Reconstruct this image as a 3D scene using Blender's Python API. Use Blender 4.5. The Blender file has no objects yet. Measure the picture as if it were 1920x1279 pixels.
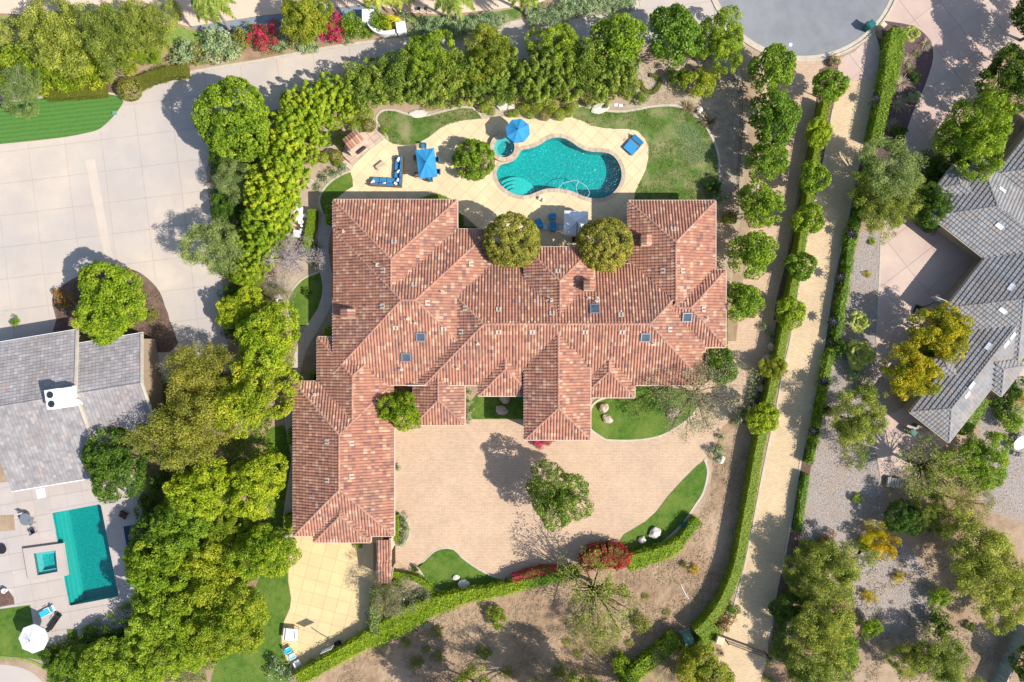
import bpy, bmesh, math, random
import numpy as np
from mathutils import Vector, Matrix, noise
from mathutils.geometry import tessellate_polygon

# ------------------------------------------------------------------ camera, sky, sun
SC = bpy.context.scene
COL = SC.collection
H = 80.0          # height of the camera above the ground
S = 16.0          # photograph pixels per metre at ground level
cam = bpy.data.cameras.new('camera'); cam.lens = 24; cam.sensor_width = 36
cam.clip_end = 1500; cam.clip_start = 0.5
camo = bpy.data.objects.new('camera', cam); COL.objects.link(camo)
camo.location = (0, 0, H); SC.camera = camo
SUN_EL = math.radians(42); SUN_AZ = math.radians(-24)
world = bpy.data.worlds.new('World'); SC.world = world; world.use_nodes = True
wn = world.node_tree.nodes; wl = world.node_tree.links
sky = wn.new('ShaderNodeTexSky'); sky.sky_type = 'NISHITA'; sky.sun_disc = False
sky.sun_elevation = SUN_EL; sky.sun_rotation = math.pi/2 - SUN_AZ
sky.air_density = 1.0; sky.dust_density = 1.0; sky.ozone_density = 1.0
wl.new(sky.outputs[0], wn['Background'].inputs[0]); wn['Background'].inputs[1].default_value = 0.125
sl = bpy.data.lights.new('sun', 'SUN'); sl.energy = 4.6; sl.angle = math.radians(0.5); sl.color = (1.0, 0.95, 0.87)
so = bpy.data.objects.new('sun', sl); COL.objects.link(so)
sd = Vector((math.cos(SUN_EL)*math.cos(SUN_AZ), math.cos(SUN_EL)*math.sin(SUN_AZ), math.sin(SUN_EL)))
so.rotation_euler = sd.to_track_quat('Z', 'Y').to_euler(); so.location = (60, -30, 60)
SC.view_settings.view_transform = 'Standard'; SC.view_settings.look = 'None'
SC.view_settings.gamma = 1; SC.view_settings.use_curve_mapping = False
SC.view_settings.exposure = 0.56
SC.render.engine = 'CYCLES'

# ------------------------------------------------------------------ helpers
R = math.radians
RNG = random.Random(7)
def W(px, py, z=0.0):
    k = (H-z)/H/S
    return Vector(((px-960)*k, (639.5-py)*k, z))
def W2(px, py, z=0.0):
    v = W(px, py, z); return (v.x, v.y)
def tag(o, label=None, cat=None, group=None, kind=None):
    if label: o['label'] = label
    if cat: o['category'] = cat
    if group: o['group'] = group
    if kind: o['kind'] = kind
    return o
def thing(name, label, cat, loc=(0,0,0), rot=0, group=None):
    o = bpy.data.objects.new(name, None); COL.objects.link(o); o.empty_display_size = 0.3
    o.location = loc; o.rotation_euler = (0, 0, rot)
    return tag(o, label, cat, group)
def copy_tree(o, parent=None):
    c = o.copy(); COL.objects.link(c); c.parent = parent
    for ch in o.children: copy_tree(ch, c)
    return c
class MB:
    def __init__(s): s.v = []; s.f = []
    def add(s, vs, fs):
        n = len(s.v); s.v.extend(tuple(x) for x in vs); s.f.extend(tuple(i+n for i in f) for f in fs); return s
    def box(s, cx, cy, cz, sx, sy, sz, rot=0, taper=1.0):
        c, q = math.cos(rot), math.sin(rot); vs = []
        for dz, t in ((-.5, 1.0), (.5, taper)):
            for dx, dy in ((-.5,-.5),(.5,-.5),(.5,.5),(-.5,.5)):
                x, y = dx*sx*t, dy*sy*t
                vs.append((cx+x*c-y*q, cy+x*q+y*c, cz+dz*sz))
        return s.add(vs, [(3,2,1,0),(4,5,6,7),(0,1,5,4),(1,2,6,5),(2,3,7,6),(3,0,4,7)])
    def tube(s, pts, rad, n=6, cap=True):
        pts = [Vector(p) for p in pts]; rings = []
        if not hasattr(rad, '__len__'): rad = [rad]*len(pts)
        for i, p in enumerate(pts):
            d = (pts[min(i+1, len(pts)-1)]-pts[max(i-1, 0)])
            if d.length < 1e-6: d = Vector((0,0,1))
            d.normalize(); a = d.orthogonal().normalized()
            ref = Vector((1, 0, 0)) if abs(d.x) < .8 else Vector((0, 1, 0))
            a = d.cross(ref).normalized(); b = d.cross(a)
            rings.append([p+(a*math.cos(t)+b*math.sin(t))*rad[i] for t in [k*2*math.pi/n for k in range(n)]])
        vs = [v for r in rings for v in r]; fs = []
        for i in range(len(pts)-1):
            for k in range(n): fs.append((i*n+k, i*n+(k+1)%n, (i+1)*n+(k+1)%n, (i+1)*n+k))
        if cap: fs.append(tuple(range(n))[::-1]); fs.append(tuple((len(pts)-1)*n+k for k in range(n)))
        return s.add(vs, fs)
    def lathe(s, prof, n=16, cx=0, cy=0, sx=1, sy=1):
        vs = []; fs = []
        for r, z in prof:
            for k in range(n):
                t = 2*math.pi*k/n; vs.append((cx+r*math.cos(t)*sx, cy+r*math.sin(t)*sy, z))
        for i in range(len(prof)-1):
            for k in range(n): fs.append((i*n+k, i*n+(k+1)%n, (i+1)*n+(k+1)%n, (i+1)*n+k))
        fs.append(tuple(range(n))[::-1]); fs.append(tuple((len(prof)-1)*n+k for k in range(n)))
        return s.add(vs, fs)
    def prism(s, pts, z0, z1, holes=()):
        top(s, [pts]+list(holes), z1)
        for lp in [pts]+list(holes):
            n = len(lp); vs = [(x, y, z0) for x, y in lp]+[(x, y, z1) for x, y in lp]
            s.add(vs, [(i, (i+1)%n, n+(i+1)%n, n+i) for i in range(n)])
        return s
    def mesh(s, name, smooth=False):
        me = bpy.data.meshes.new(name); me.from_pydata(s.v, [], s.f); me.update()
        if smooth: me.polygons.foreach_set('use_smooth', [True]*len(me.polygons))
        return me
def top(mb, loops, z):
    flat = [p for lp in loops for p in lp]
    tris = tessellate_polygon([[Vector((x, y, 0)) for x, y in lp] for lp in loops])
    out = []
    for a, b, c in tris:
        A, B, Cc = flat[a], flat[b], flat[c]
        cr = (B[0]-A[0])*(Cc[1]-A[1])-(B[1]-A[1])*(Cc[0]-A[0])
        if abs(cr) < 1e-9: continue
        out.append((a, b, c) if cr > 0 else (a, c, b))
    mb.add([(x, y, z) for x, y in flat], out)
    return [tuple(flat[i] for i in t) for t in out]
def obj(name, mb, mat, parent=None, smooth=False, **kw):
    me = mb if isinstance(mb, bpy.types.Mesh) else mb.mesh(name, smooth)
    if mat is not None and not me.materials: me.materials.append(mat)
    o = bpy.data.objects.new(name, me); COL.objects.link(o); o.parent = parent
    return tag(o, **kw)
def smooth_path(pts, n=4, closed=True):
    out = []; N = len(pts)
    rng = range(N) if closed else range(N-1)
    for i in rng:
        if closed: p0, p1, p2, p3 = pts[i-1], pts[i], pts[(i+1)%N], pts[(i+2)%N]
        else: p0, p1, p2, p3 = pts[max(i-1,0)], pts[i], pts[i+1], pts[min(i+2,N-1)]
        for k in range(n):
            t = k/n
            out.append(tuple(0.5*((2*p1[j])+(-p0[j]+p2[j])*t+(2*p0[j]-5*p1[j]+4*p2[j]-p3[j])*t*t+(-p0[j]+3*p1[j]-3*p2[j]+p3[j])*t**3) for j in range(2)))
    if not closed: out.append(tuple(pts[-1]))
    return out
def area(p): return .5*sum(p[i-1][0]*p[i][1]-p[i][0]*p[i-1][1] for i in range(len(p)))
def offset(p, d):
    if area(p) < 0: d = -d
    out = []; n = len(p)
    for i in range(n):
        a, b = Vector(p[i-1]), Vector(p[(i+1)%n]); t = (b-a)
        if t.length < 1e-9: t = Vector((1,0))
        t.normalize(); out.append((p[i][0]+t.y*d, p[i][1]-t.x*d))
    return out
def clip(poly, a, b, c):
    """keep a*x+b*y<=c ; vertices may carry z"""
    out = []; n = len(poly)
    for i in range(n):
        P, Q = poly[i-1], poly[i]
        dp, dq = a*P[0]+b*P[1]-c, a*Q[0]+b*Q[1]-c
        if (dp <= 0) != (dq <= 0):
            t = dp/(dp-dq); out.append(tuple(P[k]+(Q[k]-P[k])*t for k in range(len(P))))
        if dq <= 0: out.append(Q)
    return out

# ------------------------------------------------------------------ materials
def nodes(name):
    m = bpy.data.materials.new(name); m.use_nodes = True
    return m, m.node_tree.nodes, m.node_tree.links, m.node_tree.nodes['Principled BSDF']
def mat(name, c, c2=None, sc=1.0, rough=.8, bump=0.0, bsc=None, c3=None, sc3=.15, amt3=.5, var=0.0, coord='world', metal=0, detail=6, spec=.3, lo=.35, hi=.65, wave=None, brick=None):
    m, n, l, b = nodes(name)
    b.inputs['Roughness'].default_value = rough; b.inputs['Metallic'].default_value = metal
    b.inputs['Specular IOR Level'].default_value = spec
    if coord == 'world': g = n.new('ShaderNodeNewGeometry'); co = g.outputs['Position']
    else: g = n.new('ShaderNodeTexCoord'); co = g.outputs['Object']
    def ns(scale, det=detail):
        t = n.new('ShaderNodeTexNoise'); t.inputs['Scale'].default_value = scale; t.inputs['Detail'].default_value = det
        t.inputs['Roughness'].default_value = .6; l.new(co, t.inputs['Vector']); return t.outputs['Fac']
    def mix(f, A, B):
        x = n.new('ShaderNodeMix'); x.data_type = 'RGBA'
        if isinstance(f, float): x.inputs[0].default_value = f
        else: l.new(f, x.inputs[0])
        for v, k in ((A, 6), (B, 7)):
            if isinstance(v, tuple): x.inputs[k].default_value = (*v[:3], 1)
            else: l.new(v, x.inputs[k])
        return x.outputs[2]
    def mr(f, a, b_, c_=0.0, d=1.0):
        x = n.new('ShaderNodeMapRange'); l.new(f, x.inputs[0])
        for k, v in zip((1,2,3,4), (a, b_, c_, d)): x.inputs[k].default_value = v
        return x.outputs[0]
    cur = tuple(c)
    if c2: cur = mix(mr(ns(sc), lo, hi), tuple(c), tuple(c2))
    if c3: cur = mix(mr(ns(sc3, 4), .42, .68, 0, amt3), cur, tuple(c3))
    if wave:
        wv = n.new('ShaderNodeTexWave'); mp = n.new('ShaderNodeMapping'); l.new(co, mp.inputs[0]); mp.inputs['Rotation'].default_value = (0,0,wave[1])
        l.new(mp.outputs[0], wv.inputs[0]); wv.inputs['Scale'].default_value = wave[0]; wv.inputs['Distortion'].default_value = 1.2
        cur = mix(mr(wv.outputs['Fac'], .2, .8, 0, wave[3]), cur, tuple(wave[2]))
    if brick:
        mp = n.new('ShaderNodeMapping'); l.new(co, mp.inputs[0]); mp.inputs['Rotation'].default_value = (0,0,brick[3])
        bt = n.new('ShaderNodeTexBrick'); l.new(mp.outputs[0], bt.inputs[0]); bt.inputs['Scale'].default_value = 1
        bt.inputs['Brick Width'].default_value = brick[0]; bt.inputs['Row Height'].default_value = brick[1]; bt.inputs['Mortar Size'].default_value = brick[2]
        bt.inputs['Color1'].default_value = (1.08,1.06,1.03,1); bt.inputs['Color2'].default_value = (.92,.89,.87,1); bt.inputs['Mortar'].default_value = (.68,.63,.6,1)
        x = n.new('ShaderNodeMix'); x.data_type = 'RGBA'; x.blend_type = 'MULTIPLY'; x.inputs[0].default_value = 1
        if isinstance(cur, tuple): x.inputs[6].default_value = (*cur[:3], 1)
        else: l.new(cur, x.inputs[6])
        l.new(bt.outputs['Color'], x.inputs[7]); cur = x.outputs[2]
    if var:
        oi = n.new('ShaderNodeObjectInfo'); hs = n.new('ShaderNodeHueSaturation')
        l.new(mr(oi.outputs['Random'], 0, 1, 1-var, 1+var), hs.inputs['Value'])
        if isinstance(cur, tuple): hs.inputs['Color'].default_value = (*cur[:3], 1)
        else: l.new(cur, hs.inputs['Color'])
        cur = hs.outputs[0]
    if isinstance(cur, tuple): b.inputs['Base Color'].default_value = (*cur[:3], 1)
    else: l.new(cur, b.inputs['Base Color'])
    if bump:
        bp = n.new('ShaderNodeBump'); bp.inputs['Strength'].default_value = 1; bp.inputs['Distance'].default_value = bump
        l.new(ns(bsc or sc*4), bp.inputs['Height']); l.new(bp.outputs[0], b.inputs['Normal'])
    return m
def leafmat(name, dark, mid, light, trans=.35, accent=None, acc=.9, rough=.55):
    """foliage: colour picked per leaf from the attribute «tint» (0..1)"""
    m, n, l, b = nodes(name)
    at = n.new('ShaderNodeAttribute'); at.attribute_name = 'tint'
    cr = n.new('ShaderNodeValToRGB'); e = cr.color_ramp.elements
    e[0].position = 0.05; e[0].color = (*dark, 1); e[1].position = .85; e[1].color = (*light, 1)
    x = e.new(.45); x.color = (*mid, 1)
    if accent: y = e.new(acc); y.color = (*accent, 1)
    l.new(at.outputs['Fac'], cr.inputs[0])
    oi = n.new('ShaderNodeObjectInfo'); hs = n.new('ShaderNodeHueSaturation')
    r = n.new('ShaderNodeMapRange'); l.new(oi.outputs['Random'], r.inputs[0]); r.inputs[3].default_value = .86; r.inputs[4].default_value = 1.14
    r2 = n.new('ShaderNodeMapRange'); l.new(oi.outputs['Random'], r2.inputs[0]); r2.inputs[3].default_value = .513; r2.inputs[4].default_value = .487
    l.new(r.outputs[0], hs.inputs['Value']); l.new(r2.outputs[0], hs.inputs['Hue']); l.new(cr.outputs[0], hs.inputs['Color'])
    l.new(hs.outputs[0], b.inputs['Base Color']); b.inputs['Roughness'].default_value = rough; b.inputs['Specular IOR Level'].default_value = .35
    tr = n.new('ShaderNodeBsdfTranslucent'); l.new(hs.outputs[0], tr.inputs[0])
    mx = n.new('ShaderNodeMixShader'); mx.inputs[0].default_value = trans
    l.new(b.outputs[0], mx.inputs[1]); l.new(tr.outputs[0], mx.inputs[2]); l.new(mx.outputs[0], n['Material Output'].inputs[0])
    return m
def tilemat(name, rough=.8):
    m, n, l, b = nodes(name)
    at = n.new('ShaderNodeAttribute'); at.attribute_name = 'tilecol'
    g = n.new('ShaderNodeNewGeometry'); t = n.new('ShaderNodeTexNoise'); t.inputs['Scale'].default_value = 1.1; t.inputs['Detail'].default_value = 8
    l.new(g.outputs['Position'], t.inputs['Vector'])
    r = n.new('ShaderNodeMapRange'); l.new(t.outputs['Fac'], r.inputs[0]); r.inputs[1].default_value = .3; r.inputs[2].default_value = .7
    r.inputs[3].default_value = .84; r.inputs[4].default_value = 1.12
    x = n.new('ShaderNodeMix'); x.data_type = 'RGBA'; x.blend_type = 'MULTIPLY'; x.inputs[0].default_value = 1
    l.new(at.outputs['Color'], x.inputs[6]); l.new(r.outputs[0], x.inputs[7])
    t2 = n.new('ShaderNodeTexNoise'); t2.inputs['Scale'].default_value = .22; t2.inputs['Detail'].default_value = 5; l.new(g.outputs['Position'], t2.inputs['Vector'])
    r2 = n.new('ShaderNodeMapRange'); l.new(t2.outputs['Fac'], r2.inputs[0]); r2.inputs[1].default_value = .5; r2.inputs[2].default_value = .75; r2.inputs[3].default_value = 0; r2.inputs[4].default_value = .38
    y = n.new('ShaderNodeMix'); y.data_type = 'RGBA'; l.new(r2.outputs[0], y.inputs[0]); l.new(x.outputs[2], y.inputs[6]); y.inputs[7].default_value = (.20,.15,.12,1); l.new(y.outputs[2], b.inputs['Base Color'])
    b.inputs['Roughness'].default_value = rough; b.inputs['Specular IOR Level'].default_value = .25
    return m
def watermat(name, tint, wsc=5.0, bump=.06, gl=.16, rough=.12):
    """clear tinted water: what lies below shows through it, the ripples catch the sun"""
    m, n, l, b = nodes(name); n.remove(b)
    tr = n.new('ShaderNodeBsdfTransparent'); tr.inputs[0].default_value = (*tint, 1)
    gs = n.new('ShaderNodeBsdfGlossy'); gs.inputs['Roughness'].default_value = rough; gs.inputs[0].default_value = (.9,1,1,1)
    g = n.new('ShaderNodeNewGeometry')
    no = n.new('ShaderNodeTexNoise'); no.inputs['Scale'].default_value = 2.2; l.new(g.outputs['Position'], no.inputs['Vector'])
    ad = n.new('ShaderNodeVectorMath'); ad.operation = 'MULTIPLY_ADD'; l.new(no.outputs['Color'], ad.inputs[0]); ad.inputs[1].default_value = (.5,.5,0); l.new(g.outputs['Position'], ad.inputs[2])
    v = n.new('ShaderNodeTexVoronoi'); v.feature = 'SMOOTH_F1'; v.inputs['Scale'].default_value = wsc; v.inputs['Smoothness'].default_value = .5
    l.new(ad.outputs[0], v.inputs['Vector'])
    bp = n.new('ShaderNodeBump'); bp.inputs['Distance'].default_value = bump; l.new(v.outputs['Distance'], bp.inputs['Height'])
    l.new(bp.outputs[0], gs.inputs['Normal'])
    mx = n.new('ShaderNodeMixShader'); mx.inputs[0].default_value = gl
    l.new(tr.outputs[0], mx.inputs[1]); l.new(gs.outputs[0], mx.inputs[2]); l.new(mx.outputs[0], n['Material Output'].inputs[0])
    return m

MT = {}
MT['soil'] = mat('soil', (.36,.245,.155), (.24,.155,.095), .9, .95, .05, 5, c3=(.46,.36,.26), sc3=.12, amt3=.8)
MT['drysoil'] = mat('dry_soil', (.36,.245,.155), (.24,.155,.095), 1.0, .95, .22, 1.6, c3=(.45,.32,.21), sc3=.16, amt3=.85)
MT['palesoil'] = mat('pale_soil', (.42,.33,.23), (.31,.23,.155), 1.2, .95, .05, 4, c3=(.5,.42,.33), sc3=.25, amt3=.6)
MT['mulch'] = mat('bark_mulch', (.2,.115,.085), (.075,.045,.04), 6, .95, .08, 14, c3=(.26,.18,.14), sc3=.6, amt3=.6)
MT['lilacmulch'] = mat('purple_bark_mulch', (.2,.125,.12), (.075,.045,.05), 7, .95, .08, 14)
MT['gravel'] = mat('grey_gravel', (.44,.385,.355), (.23,.195,.18), 4.5, .95, .12, 7, c3=(.36,.28,.21), sc3=.3, amt3=.8, detail=10)
MT['lawn'] = mat('lawn_grass', (.10,.185,.02), (.05,.12,.01), 1.6, .9, .12, 9, c3=(.18,.23,.04), sc3=.35, amt3=.7)
MT['lawn_striped'] = mat('mown_lawn_grass', (.075,.19,.035), (.06,.16,.025), 2, .9, .06, 12, wave=(.62, R(84), (.095,.215,.04), .75))  # mowing stripes: the sheen of leaning blades put in as colour bands
MT['lawn_worn'] = mat('worn_lawn_grass', (.10,.18,.025), (.055,.125,.015), 1.3, .9, .1, 9, c3=(.30,.27,.13), sc3=.42, amt3=.9)
MT['meadow'] = mat('yellow_meadow', (.3,.29,.06), (.2,.23,.04), 1.0, .9, .1, 8, c3=(.42,.36,.17), sc3=.2)
MT['groundcover'] = mat('light_ground_cover', (.26,.33,.08), (.16,.24,.04), 2.5, .9, .1, 10)
MT['concrete'] = mat('beige_concrete', (.55,.465,.38), (.46,.395,.335), .22, .85, .01, 8, c3=(.41,.37,.35), sc3=.07, amt3=.95, var=.012)
MT['paleconcrete'] = mat('paler_concrete_band', (.56,.475,.39), (.50,.43,.36), .5, .85, .01, 8)
MT['joint'] = mat('dark_joint', (.39,.33,.28), (.33,.28,.24), 3, .9)
MT['kerb'] = mat('pale_kerb_concrete', (.52,.46,.37), (.44,.38,.3), 1.5, .85, .01, 8)
MT['patio'] = mat('cream_patio_concrete', (.70,.56,.345), (.63,.495,.29), .4, .8, .008, 8, c3=(.60,.48,.33), sc3=.2, amt3=.5, var=.04)
MT['patiojoint'] = mat('patio_joint', (.56,.44,.265), (.50,.385,.225), 3, .9)
MT['court'] = mat('yellow_court_concrete', (.70,.52,.265), (.63,.465,.235), .4, .8, .008, 8, c3=(.60,.46,.27), sc3=.2, amt3=.5, var=.04)
MT['paver'] = mat('brick_pavers', (.60,.44,.305), (.53,.385,.265), .35, .88, .012, 9, c3=(.49,.365,.27), sc3=.1, amt3=.8, brick=(.36,.18,.018,R(0)))
MT['drivepaver'] = mat('drive_pavers', (.63,.49,.315), (.56,.43,.27), .35, .88, .012, 9, c3=(.50,.38,.25), sc3=.14, amt3=.6, brick=(.36,.18,.016,R(10)))
MT['pinkconc'] = mat('pink_concrete', (.52,.38,.31), (.45,.33,.29), .4, .85, .01, 8, c3=(.56,.45,.36), sc3=.18, amt3=.7, var=.03)
MT['peach'] = mat('peach_concrete', (.68,.51,.38), (.63,.47,.35), .5, .85, .01, 8, var=.02)
MT['asphalt'] = mat('grey_asphalt', (.22,.225,.235), (.18,.185,.2), .7, .9, .01, 20, c3=(.27,.275,.29), sc3=.12, amt3=.7)
MT['bluestreet'] = mat('blue_grey_street', (.22,.27,.31), (.18,.22,.26), .7, .9, .01, 20)
MT['pooldeck'] = mat('pool_deck_concrete', (.48,.41,.36), (.42,.365,.33), .45, .85, .008, 8, c3=(.42,.39,.38), sc3=.12, amt3=.6, var=.03)
MT['coping'] = mat('pool_coping_stone', (.53,.42,.30), (.42,.32,.24), 2.0, .8, .02, 8, var=.12)
MT['flag'] = mat('flagstone', (.58,.45,.33), (.46,.33,.26), 1.8, .85, .02, 8, var=.1)
MT['poolfloor'] = mat('pool_plaster', (.012,.29,.29), (.03,.42,.40), 4.5, .8, c3=(.04,.44,.42), sc3=.35, amt3=.25, detail=2, lo=.4, hi=.62)  # pebble mottle in the plaster colour, imitating the lace of caustic light
MT['poolstep'] = mat('pale_pool_step', (.33,.55,.52), (.3,.5,.47), 3, .8)
MT['stucco'] = mat('cream_stucco', (.6,.47,.33), (.55,.42,.29), 2, .9, .01, 12)
MT['greystucco'] = mat('tan_stucco', (.38,.28,.19), (.34,.25,.17), 2, .9, .01, 12)
MT['white'] = mat('white_paint', (.82,.82,.8), (.76,.76,.75), 2, .5, coord='obj')
MT['whitewall'] = mat('white_wall_paint', (.82,.81,.79), (.76,.75,.72), 2, .8)
MT['gutter'] = mat('beige_gutter', (.62,.48,.38), None, rough=.6)
MT['darkwood'] = mat('dark_wood', (.07,.045,.03), (.05,.03,.02), 5, .7, coord='obj')
MT['teak'] = mat('teak_wood', (.3,.19,.12), (.22,.14,.09), 6, .7, coord='obj')
MT['metal'] = mat('dark_metal', (.035,.035,.04), None, rough=.45, metal=.3)
MT['greymetal'] = mat('grey_metal', (.35,.36,.38), None, rough=.4, metal=.6)
MT['blue'] = mat('blue_canvas', (.035,.26,.50), (.03,.225,.45), 3, .8, .006, 10, coord='obj')
MT['bluecush'] = mat('blue_cushion', (.045,.20,.38), (.035,.165,.33), 4, .85, .008, 12, coord='obj')
MT['cyan'] = mat('turquoise_cloth', (.03,.42,.55), None, rough=.8)
MT['palecyan'] = mat('pale_blue_cloth', (.35,.52,.6), None, rough=.8)
MT['canvas'] = mat('white_canvas', (.74,.74,.75), (.68,.68,.7), 3, .85, .006, 10, coord='obj')
MT['wicker'] = mat('brown_wicker', (.2,.14,.1), (.14,.09,.06), 20, .8, coord='obj')
MT['glass'] = mat('dark_glass', (.03,.045,.055), None, rough=.08, spec=.8)
MT['skyglass'] = mat('skylight_glass', (.09,.12,.15), (.05,.07,.09), 1.5, .12, spec=.9, coord='obj')
MT['binn'] = mat('green_plastic', (.02,.16,.15), (.015,.12,.11), 3, .5, coord='obj')
MT['fenceboard'] = mat('weathered_board', (.30,.36,.35), (.22,.27,.27), 3, .85, .01, 10, coord='obj', var=.12)
MT['utility'] = mat('green_utility_paint', (.16,.3,.23), (.12,.24,.18), 3, .6, coord='obj')
MT['rock'] = mat('pale_boulder', (.5,.42,.33), (.34,.27,.2), 2.2, .9, .06, 5, coord='obj')
MT['whiterock'] = mat('white_boulder', (.68,.63,.56), (.54,.48,.4), 2.2, .9, .06, 5, coord='obj')
MT['bark'] = mat('brown_bark', (.17,.12,.085), (.09,.06,.045), 8, .95, .03, 12, coord='obj')
MT['palebark'] = mat('pale_bark', (.5,.47,.42), (.36,.33,.29), 6, .9, .02, 12, coord='obj')
MT['palmbark'] = mat('grey_palm_bark', (.3,.27,.25), (.22,.19,.18), 6, .9, .02, 12, coord='obj')
MT['redtile'] = tilemat('terracotta_roof_tile'); MT['greytile'] = tilemat('grey_roof_tile', .75)
MT['roofdeck'] = mat('roof_underlay', (.16,.09,.07), None); MT['roofdeck2'] = mat('dark_underlay', (.12,.12,.13), None)
MT['water'] = watermat('pool_water', (.25,.90,.88), 5.0, .05, .05, .34)
MT['water_teal'] = watermat('teal_pool_water', (.2,.76,.73), 5.0, .05, .05, .34)
MT['spawater'] = watermat('spa_water', (.5,.9,.9), 6.0, .05, .08, .3)
MT['orangestone'] = mat('orange_block', (.75,.55,.36), (.7,.5,.32), 3, .85)
MT['black'] = mat('black_plastic', (.02,.02,.025), None, rough=.5)
MT['terracotta'] = mat('terracotta_pot', (.4,.18,.1), (.34,.15,.08), 5, .8, coord='obj')
MT['red'] = mat('red_enamel', (.6,.04,.03), None, rough=.5)
MT['bluetarp'] = mat('pale_blue_sheet', (.45,.68,.8), None, rough=.6)
MT['rug'] = mat('dark_blue_rug', (.03,.06,.12), (.02,.04,.09), 6, .95)

def structure(name, mb, m, **kw):
    o = obj(name, mb, m); o['kind'] = 'structure'; return o
ZL = 0.0
def sheet(name, pts, z, m, smooth=3, holes=(), kind='structure', px=True, **kw):
    p = [W2(*q) for q in pts] if px else pts
    if smooth > 1: p = smooth_path(p, smooth)
    mb = MB(); top(mb, [p]+[list(h) for h in holes], z)
    o = obj(name, mb, MT[m])
    if kind: o['kind'] = kind
    return o, p
def in_poly(x, y, p):
    c = False; n = len(p)
    for i in range(n):
        x1, y1 = p[i-1]; x2, y2 = p[i]
        if (y1 > y) != (y2 > y) and x < (x2-x1)*(y-y1)/(y2-y1)+x1: c = not c
    return c
def slabs(parent, loops, z, cx, cy, w, h, ang, m, gap=.03, name='slab', th=.02):
    """lay real slabs: a rotated grid of cells cut to the shape of the area, each one an object"""
    tmp = MB(); tris = top(tmp, loops, 0)
    ca, sa = math.cos(ang), math.sin(ang)
    def loc(p): return ((p[0]-cx)*ca+(p[1]-cy)*sa, -(p[0]-cx)*sa+(p[1]-cy)*ca)
    cells = {}
    for t in tris:
        T = [loc(p) for p in t]
        i0, i1 = math.floor(min(p[0] for p in T)/w), math.floor(max(p[0] for p in T)/w)
        j0, j1 = math.floor(min(p[1] for p in T)/h), math.floor(max(p[1] for p in T)/h)
        for i in range(i0, i1+1):
            for j in range(j0, j1+1):
                q = clip(clip(clip(clip(T, 1,0,(i+1)*w-gap/2), -1,0,-i*w-gap/2), 0,1,(j+1)*h-gap/2), 0,-1,-j*h-gap/2)
                if len(q) > 2 and abs(area(q)) > 1e-4: cells.setdefault((i,j), []).append(q)
    k = 0
    for (i, j), ps in cells.items():
        mb = MB(); A = 0
        X0, X1, Y0, Y1 = i*w+gap/2, (i+1)*w-gap/2, j*h+gap/2, (j+1)*h-gap/2
        zz = z+RNG.uniform(0, .003)
        for q in ps:
            A += abs(area(q))
            if area(q) < 0: q = q[::-1]
            wq = [(cx+x*ca-y*sa, cy+x*sa+y*ca) for x, y in q]
            mb.add([(x, y, zz) for x, y in wq], [tuple(range(len(wq)))])
            for a in range(len(q)):
                P, Q = q[a-1], q[a]
                if any(abs(P[0]-e) < 1e-5 and abs(Q[0]-e) < 1e-5 for e in (X0, X1)) or any(abs(P[1]-e) < 1e-5 and abs(Q[1]-e) < 1e-5 for e in (Y0, Y1)):
                    u, v = wq[a-1], wq[a]; mb.add([(*u, zz), (*v, zz), (*v, zz-th), (*u, zz-th)], [(0,3,2,1)])
        if A < .02: continue
        obj(name, mb, MT[m], parent); k += 1
    return k
def kerb(name, pts, width, hgt, m='kerb', parent=None, closed=False, z=0.0, px=True, seg=3, **kw):
    p = [W2(*q) for q in pts] if px else pts
    p = smooth_path(p, seg, closed)
    mb = MB(); vs = []; n = len(p)
    for i in range(n):
        a = Vector(p[i-1] if (i or closed) else p[i]); b = Vector(p[(i+1)%n] if (i < n-1 or closed) else p[i])
        t = (b-a).normalized() if (b-a).length > 1e-9 else Vector((1,0)); nn = Vector((-t.y, t.x))*width/2
        q = Vector(p[i])
        for s_, zz in ((-1, z), (-1, z+hgt), (1, z+hgt), (1, z)): vs.append((q.x+nn.x*s_, q.y+nn.y*s_, zz))
    fs = []
    for i in range(n if closed else n-1):
        j = (i+1)%n
        for k in range(3): fs.append((i*4+k, i*4+k+1, j*4+k+1, j*4+k))
    if not closed: fs += [(0,1,2,3), tuple((n-1)*4+k for k in (3,2,1,0))]
    mb.add(vs, fs); o = obj(name, mb, MT[m], parent)
    if parent is None: tag(o, **kw) if kw else tag(o, kind='structure')
    return o
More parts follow.
